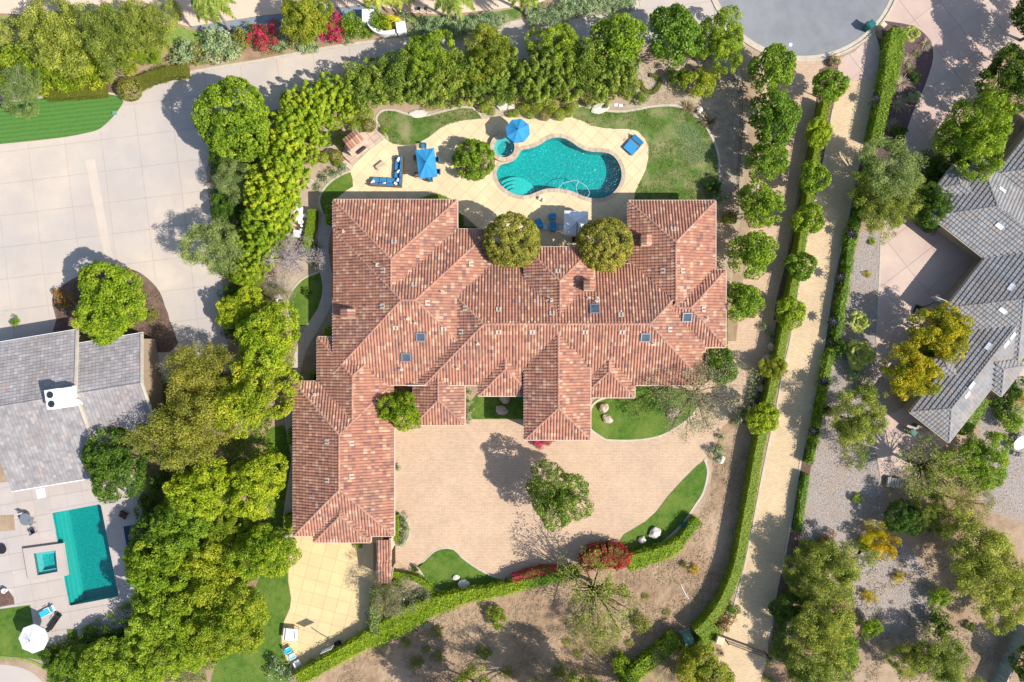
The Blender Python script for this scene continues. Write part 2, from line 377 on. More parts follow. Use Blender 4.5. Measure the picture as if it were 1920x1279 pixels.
# ------------------------------------------------------------------ tiled roofs
class Frame:
    def __init__(s, xd, yd, k):      # local frame whose axes are picture directions, metres
        s.o = Vector((-960*k, 639.5*k)); s.x = Vector(xd); s.y = Vector(yd); s.k = k
    def w(s, X, Y): v = s.o+s.x*X+s.y*Y; return v.x, v.y
    def l(s, x, y): d = Vector((x, y))-s.o; return d.dot(s.x), d.dot(s.y)
SIDES = {'W': (1,0), 'E': (-1,0), 'S': (0,1), 'N': (0,-1)}
class Wing:
    def __init__(s, rect, raises, zb, p):
        s.r = rect; s.p = p; s.zb = zb; x0, y0, x1, y1 = rect
        cs = {'W': -x0, 'E': x1, 'S': -y0, 'N': y1}
        s.h = {k: (SIDES[k][0], SIDES[k][1], cs[k]+r, r) for k, r in raises.items() if r is not None}
    def inside(s, X, Y, m=0): return s.r[0]-m <= X <= s.r[2]+m and s.r[1]-m <= Y <= s.r[3]+m
    def z(s, X, Y): return s.zb+s.p*min(a*X+b*Y+c for a, b, c, r in s.h.values())
    def face(s, k):
        x0, y0, x1, y1 = s.r; poly = [(x0,y0),(x1,y0),(x1,y1),(x0,y1)]; a, b, c, r = s.h[k]
        for j, (a2, b2, c2, r2) in s.h.items():
            if j != k: poly = clip(poly, a-a2, b-b2, c2-c+1e-9)
        return poly
class Roof:
    def __init__(s, frame, wings): s.f = frame; s.w = wings
    def top(s, X, Y, skip=None, m=0):
        hs = [w.z(X, Y) for w in s.w if w is not skip and w.inside(X, Y, m)]
        return max(hs) if hs else -99
    def hidden(s, w, X, Y, z):
        i = s.w.index(w)
        for j, o in enumerate(s.w):
            if o is w or not o.inside(X, Y): continue
            d = o.z(X, Y)-z
            if d > .12 or (abs(d) < .02 and j < i): return True
        return False
    def px(s, px, py):
        z = 4.5
        for _ in range(4):
            x, y = W2(px, py, z); z = s.top(*s.f.l(x, y), m=.3)
        return x, y, z
def tiles(roof, w, k, tw, ex, prof, lift, pick, rng, cols, mb, over=.06):
    f = roof.f; poly = w.face(k)
    if len(poly) < 3: return
    if area(poly) < 0: poly = poly[::-1]
    x0, y0, x1, y1 = w.r; a, b, c, r = w.h[k]
    def xy(sv, t):
        if k == 'N': return sv, y1-t
        if k == 'S': return sv, y0+t
        if k == 'W': return x0+t, sv
        return x1-t, sv
    st = [(p[0], (y1-p[1]) if k == 'N' else p[1]-y0) if k in 'NS' else (p[1], (p[0]-x0) if k == 'W' else x1-p[0]) for p in poly]
    if area(st) < 0: st = st[::-1]
    n = len(st); ed = []
    for i in range(n):
        P, Q = st[i-1], st[i]; L = math.hypot(Q[0]-P[0], Q[1]-P[1])
        if L < 1e-6: continue
        if abs(P[1]) < 1e-6 and abs(Q[1]) < 1e-6: continue      # eave
        A, B = (Q[1]-P[1])/L, -(Q[0]-P[0])/L; ed.append((A, B, A*P[0]+B*P[1]))
    s0, s1 = min(p[0] for p in st), max(p[0] for p in st); t1 = max(p[1] for p in st)
    flip = k in ('N', 'W')
    for i in range(int((t1+over)/ex)+1):
        ta = -over+i*ex; tb = ta+ex
        for j in range(int((s1-s0)/tw)+2):
            sa = s0+j*tw; sm, tm = sa+tw/2, ta+ex/2
            dmax = max(A*sm+B*tm-C for A, B, C in ed) if ed else -1
            if dmax > .3: continue
            X, Y = xy(sm, tm)
            if roof.hidden(w, X, Y, w.z(X, Y)): continue
            col = pick(rng); quads = []
            pv = None
            for (u, hgt) in prof:
                s_ = sa+(1-u if flip else u)*tw
                cur = (s_, hgt)
                if pv:
                    (sp, hp), (sc, hc) = pv, cur
                    quads.append([(sp, ta, hp+lift), (sc, ta, hc+lift), (sc, tb, hc), (sp, tb, hp)])
                    quads.append([(sp, ta, hp+lift-.055), (sc, ta, hc+lift-.055), (sc, ta+.003, hc+lift), (sp, ta+.003, hp+lift)])
                pv = cur
            for q in quads:
                if dmax > -.32:
                    for A, B, C in ed:
                        if len(q) < 3: break
                        q = clip(q, A, B, C)
                    if len(q) < 3: continue
                vs = []
                for s_, t, hz in q:
                    X, Y = xy(s_, t); wx, wy = f.w(X, Y)
                    vs.append((wx, wy, w.zb+w.p*(t+r)+.03+hz))
                mb.add(vs, [tuple(range(len(vs)))]); cols.extend([col]*len(vs))
def colored(name, mb, cols, m, parent, kind='stuff'):
    me = mb.mesh(name); at = me.color_attributes.new('tilecol', 'FLOAT_COLOR', 'POINT')
    arr = np.ones((len(cols), 4), dtype=np.float32); arr[:, :3] = np.array(cols, dtype=np.float32); at.data.foreach_set('color', arr.ravel())
    me.materials.append(m); o = bpy.data.objects.new(name, me); COL.objects.link(o); o.parent = parent
    if kind: o['kind'] = kind
    return o
def caps(roof, w, rng, pick, mb, cols, rad=.13, seg=.42, skiplow=.08):
    f = roof.f; ks = list(w.h); done = []
    for i, k in enumerate(ks):
        pk = w.face(k)
        for k2 in ks[i+1:]:
            a, b, c, r = w.h[k]; a2, b2, c2, r2 = w.h[k2]
            on = [p for p in pk if abs((a*p[0]+b*p[1]+c)-(a2*p[0]+b2*p[1]+c2)) < 1e-4]
            if len(on) < 2: continue
            P, Q = min(on), max(on)
            if math.hypot(P[0]-Q[0], P[1]-Q[1]) < .2: continue
            if w.z(*P) > w.z(*Q): P, Q = Q, P
            L = math.hypot(Q[0]-P[0], Q[1]-P[1]); n = max(1, int(L/seg))
            for q in range(n):
                A = (P[0]+(Q[0]-P[0])*q/n, P[1]+(Q[1]-P[1])*q/n); B = (P[0]+(Q[0]-P[0])*(q+1.12)/n, P[1]+(Q[1]-P[1])*(q+1.12)/n)
                M_ = ((A[0]+B[0])/2, (A[1]+B[1])/2)
                zA = w.zb+w.p*min(h[0]*A[0]+h[1]*A[1]+h[2] for h in w.h.values()); zB = w.zb+w.p*min(h[0]*M_[0]+h[1]*M_[1]+h[2] for h in w.h.values())
                zB = zA+(zB-zA)*2
                if roof.hidden(w, M_[0], M_[1], (zA+zB)/2): continue
                pa, pb = Vector((*f.w(*A), zA+.075)), Vector((*f.w(*B), zB+.045)); d = (pb-pa).normalized(); sd_ = d.cross(Vector((0,0,1))).normalized(); up = sd_.cross(d)
                vs = []
                for pp, rr in ((pa, rad*1.08), (pb, rad*.9)):
                    for t in (0, 36, 72, 108, 144, 180):
                        tt = R(t); vs.append(pp+sd_*math.cos(tt)*rr+up*(math.sin(tt)*rr*.75-.02))
                mb.add(vs, [(e, e+1, e+7, e+6) for e in range(5)]+[tuple(range(6))]); cols.extend([pick(rng)]*12)
S_PROF = [(0, 0), (.2, 0), (.36, .07), (.52, .1), (.7, .1), (.88, .06), (1, 0)]
LOW_PROF = [(0, 0), (.25, .0), (.5, .035), (.75, .05), (1, .01)]
FLAT_PROF = [(.02, 0), (.98, .004)]
def pick_red(r):
    v = r.random(); b = .93+.14*r.random()
    if v < .54: c = (.38,.178,.118)
    elif v < .71: c = (.325,.158,.112)
    elif v < .83: c = (.50,.31,.21)
    elif v < .94: c = (.42,.22,.14)
    else: c = (.24,.125,.11)
    return tuple(x*b for x in c)
def pick_cap(r):
    b = .9+.2*r.random(); c = (.43,.235,.165) if r.random() < .7 else (.37,.185,.13)
    return tuple(x*b for x in c)
def pick_grey(r):
    b = .9+.2*r.random(); c = (.25,.245,.245) if r.random() < .8 else (.285,.245,.22)
    return tuple(x*b for x in c)
def pick_slate(r):
    v = r.random(); b = .92+.16*r.random()
    c = (.315,.29,.285) if v < .6 else (.28,.26,.26) if v < .84 else (.36,.335,.33) if v < .98 else (.40,.30,.27)
    return tuple(x*b for x in c)
def build_house(root, roof, wallmat, tmat, tw, ex, prof, lift, pick, capick, seed, inset=.55, deck='roofdeck', gut='gutter', capr=.13):
    rng = random.Random(seed); f = roof.f
    for wi, w in enumerate(roof.w):
        x0, y0, x1, y1 = w.r; e = wi*.004
        zs = w.zb+w.p*min([h[3] for h in w.h.values()])
        ins = inset+e
        mb = MB(); cs = [f.w(x0+ins, y0+ins), f.w(x1-ins, y0+ins), f.w(x1-ins, y1-ins), f.w(x0+ins, y1-ins)]
        mb.prism(cs, 0, zs+.02)
        for k in ('W', 'E', 'N', 'S'):     # gable ends
            if k in w.h: continue
            if k in 'WE' and 'N' in w.h and 'S' in w.h:
                X = x0+ins if k == 'W' else x1-ins
                ym = (y0+y1)/2; cands = [(y0+ins), (y1-ins)]
                yr = None
                a, b, c, r = w.h['N']; a2, b2, c2, r2 = w.h['S']; yr = (c-c2)/(b2-b)
                A, B, C = (*f.w(X, cands[0]), zs), (*f.w(X, cands[1]), zs), (*f.w(X, yr), w.z(X, yr)-.03)
                mb.add([A, B, C], [(0,1,2)])
        obj('wall', mb, MT[wallmat], root)
        # under-roof board, gutters along the eaves
        mb = MB(); gl = []
        for k in w.h:
            p = w.face(k)
            if len(p) < 3: continue
            if area(p) < 0: p = p[::-1]
            vs = [(*f.w(*q), w.zb+w.p*(w.h[k][0]*q[0]+w.h[k][1]*q[1]+w.h[k][2])-e) for q in p]
            n = len(vs); lo = [(x, y, z-.16) for x, y, z in vs]
            mb.add(vs+lo, [tuple(range(n)), tuple(range(2*n-1, n-1, -1))]+[(i, n+i, n+(i+1)%n, (i+1)%n) for i in range(n)])
            zz = w.zb+w.p*w.h[k][3]
            A, B = {'W': ((x0,y0),(x0,y1)), 'E': ((x1,y0),(x1,y1)), 'S': ((x0,y0),(x1,y0)), 'N': ((x0,y1),(x1,y1))}[k]
            dx, dy = {'W': (-.09,0), 'E': (.09,0), 'S': (0,-.09), 'N': (0,.09)}[k]
            NN = max(1, int(math.hypot(A[0]-B[0], A[1]-B[1])/.8)); run = None
            for q in range(NN+1):
                vis = False
                if q < NN:
                    M_ = (A[0]+(B[0]-A[0])*(q+.5)/NN, A[1]+(B[1]-A[1])*(q+.5)/NN)
                    vis = roof.top(M_[0]+dx, M_[1]+dy, skip=w) < zz+.02
                if vis and run is None: run = q
                if not vis and run is not None:
                    P = (A[0]+(B[0]-A[0])*run/NN, A[1]+(B[1]-A[1])*run/NN); Q = (A[0]+(B[0]-A[0])*q/NN, A[1]+(B[1]-A[1])*q/NN)
                    P2, Q2 = f.w(P[0]+dx, P[1]+dy), f.w(Q[0]+dx, Q[1]+dy)
                    g1 = MB(); g1.box((P2[0]+Q2[0])/2, (P2[1]+Q2[1])/2, zz-.07, math.hypot(P2[0]-Q2[0], P2[1]-Q2[1])+.1, .13, .14, math.atan2(Q2[1]-P2[1], Q2[0]-P2[0])); gl.append(g1)
                    run = None
        rf = obj('roof', mb, MT[deck], root)
        for g1 in gl: obj('gutter', g1, MT[gut], rf)
        tm = MB(); cols = []
        for k in w.h: tiles(roof, w, k, tw, ex, prof, lift, pick, rng, cols, tm)
        if tm.v: colored('roof_tiles', tm, cols, MT[tmat], rf)
        cm = MB(); cols = []; caps(roof, w, rng, capick, cm, cols, capr)
        if cm.v: colored('ridge_caps', cm, cols, MT[tmat], rf)

# ------------------------------------------------------------------ foliage
def leaf_arrays(P, N, size, rg, tilt=.55, asp=.62, size_var=.3):
    n = len(P); N = N+rg.normal(0, tilt, (n, 3)); N /= np.linalg.norm(N, axis=1)[:, None]+1e-9
    A = np.cross(N, rg.normal(0, 1, (n, 3))); A /= np.linalg.norm(A, axis=1)[:, None]+1e-9
    B = np.cross(N, A); s = (size*(1+rg.uniform(-size_var, size_var, n)))[:, None]*.5
    V = np.stack([P-A*s, P-B*s*asp, P+A*s, P+B*s*asp], 1)
    return V.reshape(-1, 3)
def leaf_mesh(name, V, tint, m):
    nf = len(V)//4; me = bpy.data.meshes.new(name)
    me.vertices.add(len(V)); me.vertices.foreach_set('co', V.astype(np.float32).ravel())
    me.loops.add(nf*4); me.loops.foreach_set('vertex_index', np.arange(nf*4, dtype=np.int32))
    me.polygons.add(nf); me.polygons.foreach_set('loop_start', np.arange(0, nf*4, 4, dtype=np.int32)); me.polygons.foreach_set('loop_total', np.full(nf, 4, dtype=np.int32))
    at = me.attributes.new('tint', 'FLOAT', 'POINT'); at.data.foreach_set('value', np.repeat(np.clip(tint, 0, 1), 4).astype(np.float32))
    me.materials.append(m); me.update(calc_edges=True); return me
def sph(rg, n, zmin=-.35):
    z = rg.uniform(zmin, 1, n); t = rg.uniform(0, 2*np.pi, n); r = np.sqrt(1-z*z)
    return np.stack([r*np.cos(t), r*np.sin(t), z], 1)
def crown(name, m, Rr, rz, zc, seed, nc=110, cr=(.5,.9), lpc=150, ls=.26, style='dome', lump=.18, inner=.25, tilt=.55, tv=.16, zmin=-.35, asp=.62):
    rg = np.random.default_rng(seed); Vs = []; Ts = []
    ph = rg.uniform(0, 6.28, 8)
    def rad(D):
        th = np.arctan2(D[:, 1], D[:, 0])
        return 1+lump*(.5*np.sin(2*th+ph[0])+.5*np.sin(3*th+ph[1]+2*D[:, 2])+.35*np.sin(5*th+ph[2]-3*D[:, 2])+.25*np.sin(4*D[:, 2]+ph[3]))
    if style == 'clip':
        n = nc*lpc; D = sph(rg, n, zmin); r = (1+rg.normal(0, .025, n))*rad(D)
        P = D*r[:, None]*np.array([Rr, Rr, rz])+np.array([0, 0, zc])
        T = .5+rg.normal(0, tv, n); return leaf_mesh(name, leaf_arrays(P, D, ls, rg, tilt, asp), T, m), None
    D = sph(rg, nc, zmin); cr_ = rg.uniform(*cr, nc)
    ins = rg.random(nc) < inner
    rr = rad(D)*np.where(ins, rg.uniform(.3, .75, nc), 1.0)
    C = D*rr[:, None]*np.array([Rr, Rr, rz])-D*cr_[:, None]*.8+np.array([0, 0, zc])
    ct = .5+rg.normal(0, tv, nc)
    for i in range(nc):
        n = int(lpc*(cr_[i]/np.mean(cr))**2)
        if style == 'plume':
            h = rg.uniform(0, 1, n)**.8; a = rg.uniform(0, 6.28, n); w = cr_[i]*(1.1-h*.75)*rg.uniform(.5, 1, n)
            ax = D[i]*.25+np.array([0, 0, 1.0]); ax /= np.linalg.norm(ax)
            P = C[i]+np.stack([w*np.cos(a), w*np.sin(a), np.zeros(n)], 1)+ax*(h[:, None]*cr_[i]*1.25-.5*cr_[i])
            Nn = np.stack([np.cos(a), np.sin(a), np.full(n, .9)], 1)
        elif style == 'sparse':
            Dn = sph(rg, n, -1); P = C[i]+Dn*cr_[i]*(rg.uniform(0, 1, n)**.5)[:, None]*np.array([1, 1, .5]); Nn = Dn*.3+np.array([0, 0, .6])
        elif style == 'soft':
            Dn = sph(rg, n, -.8); P = C[i]+Dn*cr_[i]*(rg.uniform(.1, 1.25, n)**.6)[:, None]; P[:, 2] -= .25*np.abs(rg.normal(0, 1, n))*cr_[i]; Nn = Dn+np.array([0, 0, .2])
        else:
            Dn = sph(rg, n, -.6); P = C[i]+Dn*(cr_[i]*rg.uniform(.72, 1.08, n))[:, None]; Nn = Dn
        Vs.append(leaf_arrays(P, Nn, ls, rg, tilt, asp)); Ts.append(ct[i]+rg.normal(0, tv*.6, n))
    return leaf_mesh(name, np.concatenate(Vs), np.concatenate(Ts), m), C
def trunkmesh(name, m, C, zc, r0, seed, nl=9, zfork=.45, wig=.25):
    rg = random.Random(seed); mb = MB()
    zf = zc*zfork; mb.tube([(0,0,-.05), (rg.uniform(-.1,.1), rg.uniform(-.1,.1), zf*.5), (0,0,zf), (0,0,zc*.95)], [r0*1.25, r0, r0*.85, r0*.4], 8)
    idx = rg.sample(range(len(C)), min(nl, len(C))) if C is not None else []
    for i in idx:
        c = Vector(C[i].tolist()); a = Vector((0,0,zf+rg.uniform(-.1,.35)*(zc-zf)))
        mid = a.lerp(c, .5)+Vector((rg.uniform(-wig,wig), rg.uniform(-wig,wig), rg.uniform(0,.3)))
        mb.tube([a, mid, c], [r0*.5, r0*.3, r0*.1], 5)
        for _ in range(3):
            e = c+Vector((rg.uniform(-1,1), rg.uniform(-1,1), rg.uniform(-.2,.6)))*.9
            mb.tube([mid.lerp(c, rg.uniform(.2,.9)), e], [r0*.16, r0*.04], 4, False)
    me = mb.mesh(name); me.materials.append(m); return me
LM = {}
LM['deep'] = leafmat('leaf_deep_green', (.05,.10,.01), (.10,.19,.015), (.20,.31,.025), .4)
LM['mid'] = leafmat('leaf_mid_green', (.08,.16,.012), (.18,.31,.02), (.32,.44,.035), .4)
LM['fresh'] = leafmat('leaf_fresh_green', (.10,.19,.012), (.24,.37,.02), (.40,.51,.035), .4)
LM['bright'] = leafmat('leaf_bright_green', (.16,.27,.01), (.34,.46,.018), (.53,.60,.04), .45)
LM['yellow'] = leafmat('leaf_yellow_green', (.15,.24,.012), (.33,.42,.02), (.52,.55,.045), .45)
LM['olive'] = leafmat('leaf_olive', (.12,.14,.025), (.27,.28,.05), (.43,.41,.09), .4)
LM['olivegold'] = leafmat('leaf_olive_gold', (.15,.17,.02), (.33,.33,.045), (.52,.46,.07), .4)
LM['grey'] = leafmat('leaf_grey_green', (.10,.16,.03), (.22,.30,.07), (.40,.47,.15), .4)
LM['silver'] = leafmat('leaf_silver_green', (.16,.24,.09), (.33,.43,.2), (.52,.6,.34), .35)
LM['gold'] = leafmat('leaf_golden', (.15,.20,.012), (.38,.39,.015), (.68,.56,.02), .45)
LM['yolive'] = leafmat('leaf_yellow_olive', (.15,.20,.015), (.33,.38,.025), (.52,.50,.05), .45)
LM['golden'] = leafmat('leaf_deep_golden', (.35,.33,.01), (.65,.52,.01), (.8,.63,.02), .45)
LM['soft'] = leafmat('leaf_willow_green', (.10,.15,.02), (.27,.33,.04), (.50,.53,.09), .4)
LM['plume'] = leafmat('leaf_plume_green', (.09,.16,.015), (.23,.32,.035), (.48,.52,.08), .4)
LM['hedge'] = leafmat('leaf_clipped_hedge', (.13,.21,.012), (.25,.36,.016), (.38,.48,.03), .35)
LM['ball'] = leafmat('leaf_topiary', (.15,.23,.01), (.27,.37,.015), (.38,.46,.025), .35)
LM['oliveball'] = leafmat('leaf_olive_hedge', (.12,.14,.015), (.22,.225,.028), (.33,.31,.045), .35)
LM['red'] = leafmat('bougainvillea_red', (.10,.17,.015), (.48,.03,.04), (.72,.05,.09), .35)
LM['pink'] = leafmat('bougainvillea_pink', (.10,.18,.02), (.6,.03,.13), (.8,.08,.2), .35)
LM['twig'] = leafmat('grey_twig_leaf', (.15,.14,.08), (.28,.27,.13), (.4,.38,.19), .3)
LM['mauve'] = leafmat('mauve_twig_leaf', (.2,.17,.15), (.34,.28,.27), (.46,.4,.4), .3)
LM['palm'] = leafmat('palm_frond', (.14,.2,.03), (.33,.4,.06), (.52,.54,.1), .35)
LM['banana'] = leafmat('yellow_frond', (.4,.4,.03), (.7,.6,.03), (.85,.68,.05), .4)
LM['rose'] = leafmat('white_rose_leaf', (.08,.15,.02), (.17,.27,.04), (.28,.38,.08), .3, accent=(.85,.85,.8), acc=.72)
LM['redleaf'] = leafmat('reddish_leaf', (.13,.17,.02), (.34,.26,.06), (.5,.18,.06), .3)
LM['grass'] = leafmat('dry_grass_blade', (.26,.22,.14), (.42,.34,.22), (.55,.46,.31), .2)
LM['spiky'] = leafmat('bronze_blade', (.1,.075,.035), (.2,.15,.07), (.32,.26,.12), .2)
LM['litter'] = leafmat('weed_leaf', (.11,.17,.025), (.22,.27,.05), (.36,.35,.1), .3)
LM['court'] = leafmat('leaf_court_tree', (.09,.16,.012), (.22,.33,.03), (.44,.52,.1), .4)
PROTO = {}
def proto(key, m, Rr, rz, zc, seed, tm='bark', r0=.16, nl=9, **kw):
    me, C = crown('crown', LM[m], Rr, rz, zc, seed, **kw)
    tk = trunkmesh('trunk', MT[tm], C, zc, r0, seed, nl); PROTO[key] = (me, tk, Rr, zc, rz)
# key, leaf colour, crown radius, vertical radius, height of crown centre
proto('round_a', 'fresh', 4.0, 3.0, 4.4, 1, nc=320, cr=(.28,.6), lpc=88, ls=.22, lump=.12, tilt=.65, tv=.19)
proto('round_b', 'deep', 4.0, 3.2, 4.6, 2, nc=300, cr=(.28,.65), lpc=88, ls=.22, lump=.2, tilt=.65, tv=.2)
proto('court', 'court', 4.0, 3.2, 4.5, 51, nc=270, cr=(.25,.75), lpc=85, ls=.21, lump=.26, inner=.3, tv=.24, tilt=.7)
proto('bright_a', 'bright', 4.0, 2.8, 4.2, 3, nc=330, cr=(.25,.62), lpc=85, ls=.22, lump=.26, tilt=.7, tv=.2)
proto('bright_b', 'yellow', 4.0, 2.8, 4.2, 4, nc=300, cr=(.25,.65), lpc=88, ls=.22, lump=.34, tilt=.7, tv=.2)
proto('fresh_a', 'fresh', 4.0, 3.0, 4.4, 5, nc=280, cr=(.25,.68), lpc=90, ls=.22, lump=.3, inner=.3, tilt=.7, tv=.2)
proto('row_a', 'mid', 2.4, 1.9, 3.2, 6, r0=.09, nc=120, cr=(.3,.55), lpc=85, ls=.22, lump=.13)
proto('row_b', 'fresh', 2.4, 1.9, 3.2, 7, r0=.09, nc=110, cr=(.32,.6), lpc=80, ls=.22, lump=.18)
proto('standard_a', 'fresh', 1.7, 1.4, 2.9, 8, r0=.06, nc=90, cr=(.22,.42), lpc=70, ls=.19, lump=.12)
proto('standard_b', 'bright', 1.7, 1.4, 2.9, 9, r0=.06, nc=85, cr=(.22,.42), lpc=68, ls=.19, lump=.16)
proto('soft_a', 'soft', 4.4, 3.0, 4.8, 10, nc=190, cr=(.35,.95), lpc=125, ls=.24, style='soft', lump=.36, tilt=.8, asp=.5, tv=.22)
proto('soft_b', 'soft', 4.4, 3.2, 4.8, 11, nc=170, cr=(.35,1.0), lpc=130, ls=.24, style='soft', lump=.45, tilt=.8, asp=.5, tv=.22)
proto('bare_big', 'soft', 4.4, 2.8, 4.8, 61, r0=.2, nl=46, nc=120, cr=(.5,1.0), lpc=34, ls=.2, style='sparse', lump=.4, asp=.45, inner=.2)
proto('fluffy', 'olivegold', 4.2, 3.2, 4.8, 12, nc=140, cr=(.5,1.0), lpc=190, ls=.2, style='soft', lump=.3, tilt=.8, asp=.5)
proto('oliveround', 'olivegold', 3.2, 3.0, 6.2, 13, nc=300, cr=(.28,.46), lpc=95, ls=.2, lump=.04, tv=.2, inner=.1)
proto('yolive', 'yolive', 3.8, 3.0, 4.6, 41, nc=160, cr=(.4,.8), lpc=105, ls=.25, lump=.3, tv=.2)
proto('sparse_olive', 'grey', 3.6, 2.6, 4.6, 14, tm='palebark', nl=26, nc=95, cr=(.5,.9), lpc=165, ls=.19, style='sparse', lump=.3, asp=.45, r0=.13)
proto('sparse_bare', 'twig', 4.2, 2.6, 4.4, 15, r0=.13, nl=34, nc=120, cr=(.6,1.1), lpc=75, ls=.15, style='sparse', lump=.35, asp=.45)
proto('sparse_mauve', 'mauve', 3.0, 2.0, 3.4, 16, tm='palebark', nl=34, nc=90, cr=(.5,.8), lpc=60, ls=.13, style='sparse', lump=.3, asp=.5, r0=.1)
proto('sparse_green', 'olive', 4.4, 2.8, 4.8, 17, nl=34, r0=.14, nc=125, cr=(.6,1.1), lpc=85, ls=.18, style='sparse', lump=.35, asp=.45)
proto('golden', 'gold', 3.6, 3.0, 4.8, 18, nc=150, cr=(.4,.8), lpc=100, ls=.25, lump=.3, tv=.24)
proto('plume_a', 'plume', 3.1, 2.0, 3.6, 19, nc=120, cr=(.35,.6), lpc=95, ls=.22, style='plume', lump=.2, inner=.3)
proto('plume_b', 'plume', 3.1, 2.0, 3.6, 20, nc=110, cr=(.35,.65), lpc=95, ls=.22, style='plume', lump=.25, inner=.3)
proto('belt_round', 'plume', 3.1, 2.0, 3.6, 52, nc=110, cr=(.4,.75), lpc=110, ls=.23, lump=.25, inner=.3)
proto('plume_bright', 'bright', 2.6, 2.0, 3.4, 21, nc=110, cr=(.3,.5), lpc=90, ls=.22, style='plume', lump=.25, inner=.3)
proto('shrub_a', 'mid', 1.3, .9, .75, 22, r0=.04, nl=4, nc=40, cr=(.22,.42), lpc=60, ls=.15, lump=.2, zmin=-.5)
proto('shrub_b', 'fresh', 1.3, .9, .75, 23, r0=.04, nl=4, nc=40, cr=(.22,.42), lpc=60, ls=.15, lump=.3, zmin=-.5)
proto('shrub_dark', 'deep', 1.3, .9, .75, 24, r0=.04, nl=4, nc=40, cr=(.22,.42), lpc=60, ls=.15, lump=.25, zmin=-.5)
proto('shrub_grey', 'silver', 1.3, .8, .7, 25, r0=.04, nl=8, nc=40, cr=(.22,.42), lpc=50, ls=.17, lump=.3, zmin=-.5)
proto('shrub_gold', 'golden', 1.8, 1.1, 1.0, 26, r0=.05, nl=4, nc=50, cr=(.25,.5), lpc=70, ls=.16, lump=.4, zmin=-.5, tv=.3)
proto('shrub_olive', 'olive', 1.3, .9, .75, 27, r0=.04, nl=6, nc=40, cr=(.22,.42), lpc=55, ls=.15, lump=.3, zmin=-.5)
proto('shrub_bright', 'yellow', 1.8, 1.2, 1.1, 28, r0=.05, nl=4, nc=60, cr=(.25,.5), lpc=75, ls=.17, lump=.3, zmin=-.5)
proto('shrub_rose', 'rose', 1.0, .7, .6, 29, r0=.03, nl=5, nc=30, cr=(.2,.36), lpc=38, ls=.13, lump=.35, zmin=-.4, tv=.3)
proto('shrub_red', 'redleaf', 1.2, .8, .7, 30, r0=.03, nl=5, nc=36, cr=(.2,.4), lpc=48, ls=.14, lump=.35, zmin=-.4, tv=.3)
proto('shrub_pink', 'pink', 1.6, 1.1, 1.1, 31, r0=.05, nl=12, nc=50, cr=(.22,.45), lpc=50, ls=.17, lump=.35, zmin=-.4, tv=.28)
proto('ball', 'ball', .62, .55, .5, 32, r0=.03, nl=0, nc=20, lpc=60, ls=.1, style='clip', lump=.02, zmin=-.7)
proto('oliveball', 'oliveball', .62, .55, .5, 33, r0=.03, nl=0, nc=20, lpc=60, ls=.1, style='clip', lump=.02, zmin=-.7)
proto('bigball', 'fresh', 2.4, 1.6, 1.4, 34, r0=.08, nl=4, nc=140, cr=(.25,.42), lpc=70, ls=.19, lump=.06, zmin=-.5)
def plant(key, px, py, r, name, label, cat, group=None, zs=1.0, rot=None, parts=('crown', 'trunk'), frame=None):
    me, tk, Rr, zc, rz = PROTO[key]
    z = zc; s = 1.0
    for _ in range(3): s = r/S*(H-z)/H/Rr; z = zc*s*zs+rz*s*zs*.25
    t = thing(name, label, cat, (*W2(px, py, z), 0), RNG.uniform(0, 6.28) if rot is None else rot, group)
    t.scale = (s, s, s*zs)
    for nm, m in zip(parts, (me, tk)):
        o = bpy.data.objects.new(nm, m); COL.objects.link(o); o.parent = t
    return t
